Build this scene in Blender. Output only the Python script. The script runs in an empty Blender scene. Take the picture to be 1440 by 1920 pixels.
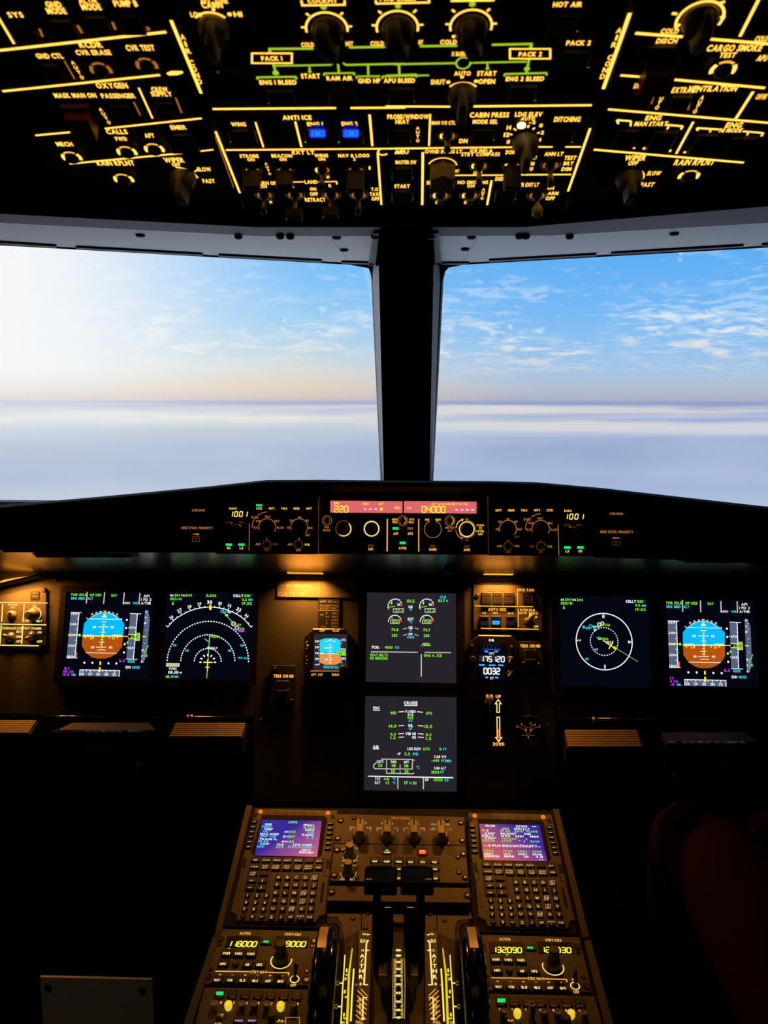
import bpy, math, random
from math import sin, cos, pi, radians, atan2, hypot, sqrt
from mathutils import Vector, Matrix
random.seed(7)
S = bpy.context.scene
COL = S.collection
# ------------------------------------------------------------------ camera
FPX = 1444.0
PITCH, YAW, ROLL = radians(8.2), radians(1.4), radians(0.3)
CAM = Vector((0.012, 0.0, 1.35))
Fv = Vector((-sin(YAW) * cos(PITCH), cos(YAW) * cos(PITCH), -sin(PITCH)))
R0 = Vector((cos(YAW), sin(YAW), 0.0))
U0 = R0.cross(Fv)
Rv = R0 * cos(ROLL) + U0 * sin(ROLL)
Uv = U0 * cos(ROLL) - R0 * sin(ROLL)
cam_data = bpy.data.cameras.new('camera')
cam = bpy.data.objects.new('camera', cam_data)
COL.objects.link(cam)
cam.matrix_world = Matrix(((Rv.x, Uv.x, -Fv.x, CAM.x), (Rv.y, Uv.y, -Fv.y, CAM.y), (Rv.z, Uv.z, -Fv.z, CAM.z), (0, 0, 0, 1)))
cam_data.sensor_fit = 'VERTICAL'
cam_data.sensor_height = 36.0
cam_data.lens = FPX * 36.0 / 1920.0
cam_data.clip_start = 0.02
cam_data.dof.use_dof = True
cam_data.dof.focus_distance = 1.33
cam_data.dof.aperture_fstop = 10.5
S.camera = cam
S.view_settings.view_transform = 'Standard'
S.view_settings.look = 'None'
S.view_settings.gamma = 1.0
S.view_settings.exposure = 0.0
S.view_settings.use_curve_mapping = False


def lin(h, k=1.0):
    h = h.lstrip('#')
    o = []
    for i in (0, 2, 4):
        c = int(h[i:i + 2], 16) / 255.0
        o.append(k * (c / 12.92 if c <= 0.04045 else ((c + 0.055) / 1.055) ** 2.4))
    return (o[0], o[1], o[2], 1.0)


# ------------------------------------------------------------------ sky (outside the windscreen)
def make_world():
    w = bpy.data.worlds.new('sky')
    S.world = w
    w.use_nodes = True
    nt = w.node_tree
    N, L = nt.nodes, nt.links
    N.clear()

    def mth(op, a, b=None, c=None, clamp=False):
        n = N.new('ShaderNodeMath')
        n.operation = op
        n.use_clamp = clamp
        for i, v in enumerate((a, b, c)):
            if v is None:
                continue
            if isinstance(v, (int, float)):
                n.inputs[i].default_value = v
            else:
                L.new(v, n.inputs[i])
        return n.outputs[0]

    def rng(v, a, b, c=0.0, d=1.0):
        n = N.new('ShaderNodeMapRange')
        n.interpolation_type = 'SMOOTHSTEP'
        L.new(v, n.inputs[0])
        for i, q in enumerate((a, b, c, d)):
            n.inputs[i + 1].default_value = q
        return n.outputs[0]

    def ramp(v, stops, interp='LINEAR'):
        n = N.new('ShaderNodeValToRGB')
        n.color_ramp.interpolation = interp
        e = n.color_ramp.elements
        while len(e) < len(stops):
            e.new(0.5)
        for q, (p, c) in zip(e, stops):
            q.position = p
            q.color = lin(c)
        L.new(v, n.inputs[0])
        return n.outputs[0]

    def mix(f, a, b):
        n = N.new('ShaderNodeMix')
        n.data_type = 'RGBA'
        if isinstance(f, (int, float)):
            n.inputs[0].default_value = f
        else:
            L.new(f, n.inputs[0])
        for i, v in ((6, a), (7, b)):
            if isinstance(v, str):
                n.inputs[i].default_value = lin(v)
            else:
                L.new(v, n.inputs[i])
        return n.outputs[2]

    def comb(x, y, z=0.0):
        n = N.new('ShaderNodeCombineXYZ')
        for i, v in enumerate((x, y, z)):
            if isinstance(v, (int, float)):
                n.inputs[i].default_value = v
            else:
                L.new(v, n.inputs[i])
        return n.outputs[0]

    def noise(vec, scale, detail=4.0, rough=0.55, dist=0.0):
        n = N.new('ShaderNodeTexNoise')
        n.inputs['Scale'].default_value = scale
        n.inputs['Detail'].default_value = detail
        n.inputs['Roughness'].default_value = rough
        n.inputs['Distortion'].default_value = dist
        L.new(vec, n.inputs['Vector'])
        return n.outputs[0]

    tc = N.new('ShaderNodeTexCoord')
    sp = N.new('ShaderNodeSeparateXYZ')
    L.new(tc.outputs['Generated'], sp.inputs[0])
    x, y, z = sp.outputs
    yy = mth('MAXIMUM', y, 0.15)
    u = mth('DIVIDE', x, yy)
    v = mth('DIVIDE', z, yy)
    v = mth('ADD', v, mth('ADD', mth('MULTIPLY', u, -0.005), 0.0035))      # the horizon is very slightly off level
    # ramp position: v from -0.16 to +0.22
    wob = mth('MULTIPLY', mth('SUBTRACT', noise(comb(mth('MULTIPLY', u, 2.2), mth('MULTIPLY', v, 26.0)), 1.6, 3.0), 0.5), 0.034)
    wob = mth('MULTIPLY', wob, mth('MULTIPLY', rng(v, -0.045, -0.008), rng(v, -0.006, 0.0, 1.0, 0.0)))
    t = mth('DIVIDE', mth('ADD', mth('ADD', v, wob), 0.16), 0.38, clamp=True)

    def P(py):
        return min(1, max(0, ((752 - py) / 1444.0 + 0.16) / 0.38))
    right = ramp(t, [(P(960), '#b8c8e2'), (P(900), '#a9bbdc'), (P(850), '#9db1d6'), (P(815), '#99aed6'), (P(800), '#d2d7e0'), (P(788), '#dad9dd'),
                     (P(778), '#9fb0dc'), (P(768), '#a3b4de'), (P(758), '#c8cbd8'), (P(752), '#8e9fcf'), (P(744), '#b2b6cc'), (P(725), '#b9c4d6'),
                     (P(690), '#a9caec'), (P(640), '#90c6f6'), (P(580), '#78bdfb'), (P(470), '#5cb0fa')])
    left = ramp(t, [(P(960), '#ccd8e6'), (P(890), '#b4c3dc'), (P(830), '#b2c2dc'), (P(800), '#c2cfde'), (P(785), '#dfe3e4'), (P(777), '#efeee6'),
                    (P(768), '#ccd6e2'), (P(758), '#b7c6de'), (P(750), '#a9b6d6'), (P(742), '#dccdc8'), (P(722), '#ead9c4'), (P(690), '#e0e2dc'),
                    (P(650), '#c0def0'), (P(600), '#a4d4f8'), (P(540), '#8ccbfd'), (P(470), '#78c0fc')])
    fr = rng(u, -0.16, 0.20)
    base = mix(fr, left, right)
    # haze glare around the low sun on the left
    gu = rng(u, -0.52, -0.10, 1.0, 0.0)
    gv = rng(v, -0.10, 0.02, 0.14, 1.0)
    gh = rng(v, 0.0, 0.055, 0.45, 1.0)
    g = mth('MULTIPLY', mth('MULTIPLY', mth('POWER', gu, 0.9), gv), gh)
    g = mth('ADD', g, 0.0, clamp=True)
    # scattered fair-weather clouds above the horizon, flattening with distance
    vp = mth('ADD', mth('MAXIMUM', v, 0.0), 0.055)
    cc = comb(mth('DIVIDE', u, vp), mth('DIVIDE', 1.0, vp))
    big = noise(cc, 0.55, 3.0, 0.5)
    small = noise(cc, 5.2, 5.0, 0.6, 0.3)
    fine = mth('ADD', small, mth('MULTIPLY', mth('SUBTRACT', big, 0.5), 0.75))
    m1 = rng(fine, 0.53, 0.67)
    m1 = mth('MULTIPLY', m1, rng(v, 0.022, 0.05))
    m1 = mth('MULTIPLY', m1, rng(v, 0.10, 0.19, 1.0, 0.62))
    puff = noise(comb(mth('MULTIPLY', u, 0.9), mth('MULTIPLY', v, 4.0)), 22.0, 4.0, 0.6, 0.4)
    band = mth('MULTIPLY', rng(v, 0.035, 0.065), rng(v, 0.10, 0.155, 1.0, 0.0))
    band2 = mth('MULTIPLY', band, rng(noise(comb(u, mth('MULTIPLY', v, 2.5)), 5.5, 2.0), 0.36, 0.55))
    m2 = mth('MULTIPLY', rng(puff, 0.46, 0.64), band2)
    dots = rng(noise(comb(u, mth('MULTIPLY', v, 1.7)), 42.0, 3.0, 0.5, 0.3), 0.60, 0.72)
    dots = mth('MULTIPLY', mth('MULTIPLY', dots, rng(v, 0.06, 0.09)), mth('MULTIPLY', rng(noise(comb(u, v), 7.0, 2.0), 0.42, 0.58), 0.6))
    m = mth('MAXIMUM', mth('MULTIPLY', m1, 0.42), mth('MULTIPLY', m2, 0.95))
    m = mth('MAXIMUM', m, dots)
    base = mix(m, base, mix(rng(v, 0.03, 0.13), '#efe8dd', '#e3f2fb'))
    # streaky cloud deck below the horizon
    st = noise(comb(mth('MULTIPLY', u, 1.1), mth('MULTIPLY', v, 46.0)), 1.5, 3.0, 0.5, 0.3)
    near = rng(v, -0.06, -0.004, 0.0, 1.0)
    below = rng(v, 0.001, 0.0, 0.0, 1.0)
    ms = mth('MULTIPLY', mth('MULTIPLY', rng(st, 0.42, 0.66), near), mth('MULTIPLY', below, 0.75))
    base = mix(ms, base, '#e9e6e2')
    soft = noise(comb(mth('MULTIPLY', u, 2.0), mth('MULTIPLY', v, 9.0)), 1.6, 2.0, 0.5)
    md = mth('MULTIPLY', rng(soft, 0.40, 0.65), mth('MULTIPLY', rng(v, -0.015, -0.05, 0.0, 1.0), 0.30))
    base = mix(md, base, '#cfdbee')
    base = mix(g, base, '#fdfeff')
    # sky boosted out of view, far below and far left, to light the header
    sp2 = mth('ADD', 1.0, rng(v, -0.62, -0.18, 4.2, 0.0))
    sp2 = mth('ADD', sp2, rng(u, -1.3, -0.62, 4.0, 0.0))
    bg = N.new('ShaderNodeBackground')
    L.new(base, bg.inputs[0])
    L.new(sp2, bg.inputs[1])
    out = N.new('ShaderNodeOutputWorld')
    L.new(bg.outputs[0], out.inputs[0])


make_world()


# ------------------------------------------------------------------ panels: real planes in the cockpit, and photo pixel -> point on plane
class Panel:
    def __init__(s, px, py, Z, tilt=None, ux=Vector((1, 0, 0)), up=None):
        s.x = ux.normalized()
        s.y = (up if up is not None else Vector((0, sin(radians(tilt)), cos(radians(tilt))))).normalized()
        s.n = s.x.cross(s.y).normalized()
        s.o = CAM + (Fv + Rv * ((px - 720) / FPX) + Uv * ((960 - py) / FPX)) * Z

    def raised(s, h):
        q = Panel.__new__(Panel)
        q.x, q.y, q.n, q.o = s.x, s.y, s.n, s.o + s.n * h
        return q

    def w(s, px, py):
        d = Fv + Rv * ((px - 720) / FPX) + Uv * ((960 - py) / FPX)
        return CAM + d * ((s.o - CAM).dot(s.n) / d.dot(s.n))

    def loc(s, px, py):
        p = s.w(px, py) - s.o
        return (p.dot(s.x), p.dot(s.y))

    def sx(s, px, py):
        a, b = s.loc(px - 2, py), s.loc(px + 2, py)
        return hypot(a[0] - b[0], a[1] - b[1]) / 4

    def sy(s, px, py):
        a, b = s.loc(px, py - 2), s.loc(px, py + 2)
        return abs(a[1] - b[1]) / 4


MP = Panel(755, 960, 1.385, 17.5)          # main instrument panel
GS = Panel(755, 985, 1.12, 8.0)            # glareshield face
PA = Panel(755, 1515, 1.275, 75.0)         # forward pedestal slope
PB = Panel(755, 1755, 1.062, 86.0)          # aft pedestal
OH = Panel(755, 245, 0.65, -71.5)          # overhead panel
SO = Panel(755, 497, 1.45, -90.0)          # windscreen header underside

# ------------------------------------------------------------------ materials
MATS = {}


def principled(name, col, rough=0.5, metal=0.0, bump=0.0, bscale=400.0, var=0.0, aniso=0.0, spec=0.5):
    m = bpy.data.materials.new(name)
    m.use_nodes = True
    nt = m.node_tree
    b = nt.nodes['Principled BSDF']
    c = lin(col)
    b.inputs['Base Color'].default_value = c
    b.inputs['Roughness'].default_value = rough
    b.inputs['Metallic'].default_value = metal
    b.inputs['Specular IOR Level'].default_value = spec
    tc = nt.nodes.new('ShaderNodeTexCoord')
    no = nt.nodes.new('ShaderNodeTexNoise')
    no.inputs['Scale'].default_value = bscale
    no.inputs['Detail'].default_value = 3.0
    nt.links.new(tc.outputs['Object'], no.inputs['Vector'])
    if var > 0:
        n2 = nt.nodes.new('ShaderNodeTexNoise')
        n2.inputs['Scale'].default_value = 9.0
        n2.inputs['Detail'].default_value = 4.0
        nt.links.new(tc.outputs['Object'], n2.inputs['Vector'])
        mx = nt.nodes.new('ShaderNodeMix')
        mx.data_type = 'RGBA'
        nt.links.new(n2.outputs[0], mx.inputs[0])
        mx.inputs[6].default_value = (c[0] * (1 - var), c[1] * (1 - var), c[2] * (1 - var), 1)
        mx.inputs[7].default_value = (min(1, c[0] * (1 + var)), min(1, c[1] * (1 + var)), min(1, c[2] * (1 + var)), 1)
        nt.links.new(mx.outputs[2], b.inputs['Base Color'])
    if bump > 0:
        bp = nt.nodes.new('ShaderNodeBump')
        bp.inputs['Strength'].default_value = bump
        bp.inputs['Distance'].default_value = 0.001
        nt.links.new(no.outputs[0], bp.inputs['Height'])
        nt.links.new(bp.outputs[0], b.inputs['Normal'])
    else:
        mr = nt.nodes.new('ShaderNodeMapRange')
        mr.inputs[3].default_value = max(0.02, rough - 0.05)
        mr.inputs[4].default_value = min(1, rough + 0.05)
        nt.links.new(no.outputs[0], mr.inputs[0])
        nt.links.new(mr.outputs[0], b.inputs['Roughness'])
    if aniso:
        b.inputs['Anisotropic'].default_value = aniso
    MATS[name] = m
    return m


def emis(name, col, k=1.0, sample=False):
    m = bpy.data.materials.new(name)
    m.use_nodes = True
    nt = m.node_tree
    nt.nodes.clear()
    e = nt.nodes.new('ShaderNodeEmission')
    e.inputs[0].default_value = lin(col)
    e.inputs[1].default_value = k
    o = nt.nodes.new('ShaderNodeOutputMaterial')
    nt.links.new(e.outputs[0], o.inputs[0])
    m.cycles.emission_sampling = 'FRONT' if sample else 'NONE'
    MATS[name] = m
    return m


principled('black_matte', '#0d0d10', 0.75, bump=0.15, spec=0.2)
principled('shield', '#08080c', 0.85, bump=0.25, bscale=700, spec=0.15)
principled('black_plastic', '#101012', 0.4, spec=0.35)
principled('black_gloss', '#060607', 0.12, spec=0.6)
principled('panel_dark', '#1c1e22', 0.6, bump=0.12, spec=0.25)
principled('panel_grain', '#5a5650', 0.6, bump=0.7, bscale=420, var=0.08, spec=0.3)
principled('void_matte', '#050506', 1.0, spec=0.0)
principled('tread', '#6e5f4e', 0.6, var=0.05)
principled('panel_mid', '#3a352f', 0.6, bump=0.5, bscale=420, var=0.08, spec=0.3)
principled('panel_main', '#34332f', 0.62, bump=0.5, bscale=420, var=0.1, spec=0.25)
principled('pedestal', '#49413b', 0.55, bump=0.2, bscale=500, var=0.08, spec=0.3)
principled('pedestal_rim', '#2b211c', 0.6, var=0.2)
principled('key_black', '#0b0b0c', 0.5, spec=0.3)
principled('knob_grey', '#7f7b78', 0.5, var=0.06)
principled('knob_beige', '#8d8676', 0.45, var=0.06)
principled('knob_dark', '#2a2928', 0.45)
principled('liner', '#e2e4e8', 0.6, bump=0.15, bscale=600, var=0.03)
principled('liner_dark', '#45454e', 0.65, var=0.03)
principled('post_grey', '#54565f', 0.5)
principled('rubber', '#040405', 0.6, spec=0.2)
principled('steel', '#8f8a80', 0.35, metal=0.9, var=0.05)
principled('screw_metal', '#4a443c', 0.35, metal=1.0)
principled('chrome', '#c9c4bb', 0.18, metal=1.0)
principled('brushed', '#8d8f92', 0.28, metal=1.0, aniso=0.8)
principled('guard_red', '#7a0b0b', 0.45)
principled('ivory', '#c9b79a', 0.35)
principled('trouser', '#2a100a', 0.9, bump=0.3, bscale=900, spec=0.05)
principled('shirt', '#1c1f2a', 0.9, spec=0.05)
principled('skin', '#9a6a50', 0.55)
principled('hair', '#1d130d', 0.7)
principled('carpet', '#15161a', 0.95, bump=0.5, spec=0.05)
principled('wallgrey', '#26282e', 0.8, var=0.05)
principled('silver_box', '#77736a', 0.45, metal=0.4, var=0.05)
principled('print_white', '#8f8b80', 0.6)
principled('print_dim', '#6a6258', 0.6)
principled('logo_print', '#cdbfa8', 0.5)
principled('screen_black', '#030306', 0.5, spec=0.12)
emis('amber', '#ffb944', 2.2)            # overhead legends
emis('amber_dim', '#b06a20', 1.0)
emis('amber_hot', '#ffd070', 6.0)
emis('amber2', '#ffb444', 1.15)          # glareshield and main panel legends
emis('amber3', '#e08a38', 0.62)          # weaker legends
emis('amber4', '#8a4a18', 0.7)
emis('white_leg', '#ffe07c', 1.2)
emis('yellow_bar', '#f0d000', 1.0)
emis('pale_bar', '#ffe668', 1.2)
emis('og', '#a8d020', 1.0)               # green flow lines of the overhead
emis('og_dim', '#4f8a20', 0.8)
emis('blue_on', '#1038ff', 1.6)
emis('blue_dim', '#0a1c90', 0.7)
emis('blue_cy', '#2a9cff', 1.5)
emis('green_on', '#0cd86a', 1.3)
emis('green_key', '#20c060', 1.2)
emis('seg', '#f0e040', 1.5)
emis('seg2', '#ffe070', 1.4)
emis('fcu_glass', '#e46a6c', 0.95)
emis('fcu_dig', '#ffe23a', 1.2)
emis('scr_navy', '#040611', 1.0)
emis('scr_grey', '#27232a', 1.0)
emis('scr_mid', '#2a2833', 1.0)
emis('w', '#ffffff', 1.0)
emis('wd', '#d8cfc0', 0.9)
emis('g', '#7fe62a', 1.05)
emis('gl', '#9be63a', 1.1)
emis('c', '#38dff0', 1.0)
emis('y', '#fff03a', 1.1)
emis('o', '#ff7a3a', 1.0)
emis('red', '#e83018', 1.1)
emis('m', '#c040e8', 1.1)
emis('tape', '#56647f', 1.0)
emis('sky', '#06b8f6', 1.05)
emis('gnd', '#b4540c', 1.0)
emis('sky2', '#2ad0f0', 1.05)
emis('gnd2', '#e8924a', 1.0)
emis('lamp_glow', '#ff9a20', 1.6)
emis('fill_disc', '#ffcf90', 0.6)
_k = principled('knob_lit', '#c8b040', 0.4).node_tree.nodes['Principled BSDF']
_k.inputs['Emission Color'].default_value = lin('#ffd838')
_k.inputs['Emission Strength'].default_value = 0.8
emis('lens_orange', '#f08a20', 0.9)
emis('warn_red', '#ff3018', 1.1)
emis('key_leg', '#d8a870', 0.85)
emis('pinkv', '#e8a0e0', 0.9)


def screen_grad(name, c1, c2, ang):
    """two-tone LCD glow as the backlight shows it"""
    m = bpy.data.materials.new(name)
    m.use_nodes = True
    nt = m.node_tree
    nt.nodes.clear()
    tc = nt.nodes.new('ShaderNodeTexCoord')
    mp = nt.nodes.new('ShaderNodeMapping')
    mp.inputs['Rotation'].default_value = (0, 0, ang)
    mp.inputs['Location'].default_value = (-0.5, -0.5, 0)
    gr = nt.nodes.new('ShaderNodeSeparateXYZ')
    cr = nt.nodes.new('ShaderNodeValToRGB')
    cr.color_ramp.elements[0].color = lin(c1)
    cr.color_ramp.elements[1].color = lin(c2)
    ma = nt.nodes.new('ShaderNodeMath')
    ma.operation = 'ADD'
    ma.inputs[1].default_value = 0.5
    e = nt.nodes.new('ShaderNodeEmission')
    o = nt.nodes.new('ShaderNodeOutputMaterial')
    nt.links.new(tc.outputs['Generated'], mp.inputs[0])
    nt.links.new(mp.outputs[0], gr.inputs[0])
    nt.links.new(gr.outputs[0], ma.inputs[0])
    nt.links.new(ma.outputs[0], cr.inputs[0])
    nt.links.new(cr.outputs[0], e.inputs[0])
    nt.links.new(e.outputs[0], o.inputs[0])
    m.cycles.emission_sampling = 'NONE'
    MATS[name] = m


screen_grad('mcdu_l', '#3c2a9a', '#e0707a', radians(35))
screen_grad('mcdu_r', '#e0664a', '#3c2a9a', radians(-35))


def glass_mat():
    m = bpy.data.materials.new('windscreen_glass')
    m.use_nodes = True
    nt = m.node_tree
    nt.nodes.clear()
    t = nt.nodes.new('ShaderNodeBsdfTransparent')
    t.inputs[0].default_value = (0.98, 0.985, 0.99, 1)
    g = nt.nodes.new('ShaderNodeBsdfGlossy')
    g.inputs['Roughness'].default_value = 0.015
    f = nt.nodes.new('ShaderNodeFresnel')
    f.inputs[0].default_value = 1.5
    mx = nt.nodes.new('ShaderNodeMixShader')
    o = nt.nodes.new('ShaderNodeOutputMaterial')
    nt.links.new(f.outputs[0], mx.inputs[0])
    nt.links.new(t.outputs[0], mx.inputs[1])
    nt.links.new(g.outputs[0], mx.inputs[2])
    nt.links.new(mx.outputs[0], o.inputs[0])
    MATS['glass'] = m


glass_mat()

# ------------------------------------------------------------------ glyph cache (built-in typeface, turned into mesh)
GL = {}


def glyph(ch, bold):
    k = (ch, bold)
    if k in GL:
        return GL[k]
    cu = bpy.data.curves.new('glyph', 'FONT')
    cu.body = ch
    cu.size = 1.0
    cu.resolution_u = 2
    cu.offset = bold
    ob = bpy.data.objects.new('glyph', cu)
    COL.objects.link(ob)
    dg = bpy.context.evaluated_depsgraph_get()
    ev = ob.evaluated_get(dg)
    me = ev.to_mesh()
    vs = [(v.co.x, v.co.y) for v in me.vertices]
    fs = [tuple(p.vertices) for p in me.polygons]
    ev.to_mesh_clear()
    bpy.data.objects.remove(ob)
    bpy.data.curves.remove(cu)
    if vs:
        x0 = min(v[0] for v in vs)
        x1 = max(v[0] for v in vs)
        vs = [(a - x0, b) for a, b in vs]
        r = (vs, fs, x1 - x0)
    else:
        r = ([], [], 0.0)
    GL[k] = r
    return r


CAPH = 0.729


def text_geo(s, bold=0.018, mono=False):
    """verts, faces, width with cap height 1"""
    V, Fc, x = [], [], 0.0
    for ch in s:
        if ch == ' ':
            x += 0.60 if mono else 0.34
            continue
        vs, fs, w = glyph(ch, bold)
        adv = 0.60 if mono else w + 0.10
        off = (0.5 - w) / 2 if mono else 0.0
        if ch in '.:' and mono:
            adv, off = 0.34, 0.08
        b = len(V)
        V += [((a + x + off) / CAPH, c / CAPH) for a, c in vs]
        Fc += [tuple(i + b for i in f) for f in fs]
        x += adv
    return V, Fc, (x - (0.10 if not mono else 0.1)) / CAPH


# ------------------------------------------------------------------ mesh builder working in a thing's local frame, drawn in photo pixels
class MB:
    def __init__(s, th):
        s.th = th
        s.V, s.F, s.M, s.ms = [], [], [], []
        s.cx, s.cy, s.cs = 0.0, 0.0, 1.0
        s.hh = 0.0     # height of the drawing plane
        s.sm = set()

    def crop(s, x0, y0, k):
        s.cx, s.cy, s.cs = x0, y0, k
        return s

    def P(s, x, y):
        return s.th.l(s.cx + x / s.cs, s.cy + y / s.cs, s.hh)

    def px(s, x, y):
        return s.cx + x / s.cs, s.cy + y / s.cs

    def SX(s, x, y):
        return s.th.pan(s.hh).sx(*s.px(x, y)) / s.cs

    def SY(s, x, y):
        return s.th.pan(s.hh).sy(*s.px(x, y)) / s.cs

    def mi(s, m):
        if m not in s.ms:
            s.ms.append(m)
        return s.ms.index(m)

    def raw(s, vs, fs, m, smooth=False):
        b = len(s.V)
        s.V += [tuple(v) for v in vs]
        i = s.mi(m)
        for f in fs:
            if smooth:
                s.sm.add(len(s.F))
            s.F.append(tuple(q + b for q in f))
            s.M.append(i)
        return s

    # flat graphics -------------------------------------------------
    def t(s, txt, x, y, h, m, w=None, rot=0.0, al='c', bold=0.02, mono=False, z=0.0004, sl=0.0):
        V, Fc, W = text_geo(txt, bold, mono)
        if not V:
            return s
        c = s.P(x, y)
        kx = s.SY(x, y) * h
        ky = kx
        if w is not None:
            kx = w * s.SX(x, y) / W
        ox = {'c': -W / 2, 'l': 0.0, 'r': -W}[al]
        a = radians(rot)
        ca, sa = cos(a), sin(a)
        if abs(rot) > 45:
            ky = s.SX(x, y) * h
            kx = ky if w is None else w * s.SY(x, y) / W
        out = []
        for vx, vy in V:
            X = (vx + ox) * kx + (vy - 0.5) * ky * sl
            Y = (vy - 0.5) * ky
            out.append((c[0] + X * ca - Y * sa, c[1] + X * sa + Y * ca, s.hh + z))
        return s.raw(out, Fc, m)

    def quad(s, pts, m, z=0.0003):
        return s.raw([(p[0], p[1], s.hh + z) for p in pts], [tuple(range(len(pts)))], m)

    def poly(s, pts, m, z=0.0003):
        q = [s.P(*p) for p in pts]
        ar = sum(q[i][0] * q[(i + 1) % len(q)][1] - q[(i + 1) % len(q)][0] * q[i][1] for i in range(len(q)))
        if ar < 0:
            q.reverse()
        return s.quad(q, m, z)

    def ln(s, pts, w, m, z=0.0003, closed=False):
        q = [s.P(*p) for p in pts]
        ww = w * s.SX(*pts[0]) / 2
        return s.stroke(q, ww, m, z, closed)

    def stroke(s, q, ww, m, z=0.0003, closed=False):
        n = len(q)
        L, Rr = [], []
        for i in range(n):
            a = q[(i - 1) % n] if (closed or i > 0) else q[i]
            b = q[(i + 1) % n] if (closed or i < n - 1) else q[i]
            d1 = Vector((q[i][0] - a[0], q[i][1] - a[1]))
            d2 = Vector((b[0] - q[i][0], b[1] - q[i][1]))
            if d1.length < 1e-9:
                d1 = d2
            if d2.length < 1e-9:
                d2 = d1
            d1.normalize()
            d2.normalize()
            tt = d1 + d2
            if tt.length < 1e-6:
                tt = d1
            tt.normalize()
            nn = Vector((-tt.y, tt.x))
            k = ww / max(0.35, nn.dot(Vector((-d1.y, d1.x))))
            e = tt * 0
            L.append((q[i][0] + nn.x * k, q[i][1] + nn.y * k, s.hh + z))
            Rr.append((q[i][0] - nn.x * k, q[i][1] - nn.y * k, s.hh + z))
        V = L + Rr
        Fc = []
        for i in range(n if closed else n - 1):
            j = (i + 1) % n
            Fc.append((n + i, n + j, j, i))
        return s.raw(V, Fc, m)

    def seglist(s, segs, w, m, z=0.0003):
        for a in segs:
            s.ln([a[0:2], a[2:4]], w, m, z)
        return s

    def arc(s, x, y, r, a0, a1, w, m, z=0.0003, dash=0, yr=None):
        c = s.P(x, y)
        R = r * s.SX(x, y)
        Ry = R if yr is None else yr * s.SY(x, y)
        ww = w * s.SX(x, y) / 2
        if not dash:
            n = max(4, int(abs(a1 - a0) / 8))
            q = [(c[0] + R * cos(radians(a0 + (a1 - a0) * i / n)), c[1] + Ry * sin(radians(a0 + (a1 - a0) * i / n))) for i in range(n + 1)]
            return s.stroke(q, ww, m, z)
        for k in range(dash):
            b0 = a0 + (a1 - a0) * (k + 0.2) / dash
            b1 = a0 + (a1 - a0) * (k + 0.75) / dash
            q = [(c[0] + R * cos(radians(b)), c[1] + Ry * sin(radians(b))) for b in (b0, (b0 + b1) / 2, b1)]
            s.stroke(q, ww, m, z)
        return s

    def disc(s, x, y, r, m, z=0.0003, n=16):
        c = s.P(x, y)
        R = r * s.SX(x, y)
        return s.quad([(c[0] + R * cos(2 * pi * i / n), c[1] + R * sin(2 * pi * i / n)) for i in range(n)], m, z)

    def rect(s, x0, y0, x1, y1, m, z=0.0003):
        a, b, c_, d = s.P(x0, y0), s.P(x1, y0), s.P(x1, y1), s.P(x0, y1)
        X0, X1 = (a[0] + d[0]) / 2, (b[0] + c_[0]) / 2
        Y1, Y0 = (a[1] + b[1]) / 2, (c_[1] + d[1]) / 2
        return s.quad([(X0, Y0), (X1, Y0), (X1, Y1), (X0, Y1)], m, z)

    def frame(s, x0, y0, x1, y1, w, m, z=0.0003):
        return s.ln([(x0, y0), (x1, y0), (x1, y1), (x0, y1)], w, m, z, closed=True)

    SEGS = {'0': 'abcdef', '1': 'bc', '2': 'abged', '3': 'abgcd', '4': 'fgbc', '5': 'afgcd', '6': 'afgedc', '7': 'abc', '8': 'abcdefg', '9': 'abcdfg', '-': 'g', ' ': ''}

    def seg7(s, txt, x0, y0, x1, y1, m, sl=0.0, th=0.16, off=None, z=0.0005, gap=0.3):
        """seven-segment digits filling the pixel box"""
        n = sum(1 for c in txt if c != '.')
        a, b = s.P(x0, (y0 + y1) / 2), s.P(x1, (y0 + y1) / 2)
        W = (b[0] - a[0]) / (n + (n - 1) * gap)
        H = abs(s.P(x0, y0)[1] - s.P(x0, y1)[1])
        tb = H * th / 2
        i = -1
        cy = a[1]
        for ch in txt:
            if ch == '.':
                X = a[0] + i * W * (1 + gap) + W * 1.13
                s.quad([(X - tb * .8, cy - H / 2), (X + tb * .8, cy - H / 2), (X + tb * .8, cy - H / 2 + tb * 1.7), (X - tb * .8, cy - H / 2 + tb * 1.7)], m, z)
                continue
            i += 1
            X0 = a[0] + i * W * (1 + gap)
            X1 = X0 + W
            g = tb * 0.35
            T = {'a': ((X0 + g, cy + H / 2), (X1 - g, cy + H / 2)), 'g': ((X0 + g, cy), (X1 - g, cy)), 'd': ((X0 + g, cy - H / 2), (X1 - g, cy - H / 2)),
                 'f': ((X0, cy + g), (X0, cy + H / 2 - g)), 'b': ((X1, cy + g), (X1, cy + H / 2 - g)),
                 'e': ((X0, cy - H / 2 + g), (X0, cy - g)), 'c': ((X1, cy - H / 2 + g), (X1, cy - g))}
            for k, (p, q) in T.items():
                on = k in s.SEGS[ch]
                if not on and off is None:
                    continue
                pp = [(p[0] + (p[1] - cy) * sl, p[1]), (q[0] + (q[1] - cy) * sl, q[1])]
                s.stroke(pp, tb, m if on else off, z if on else z * 0.6)
        return s

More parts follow.
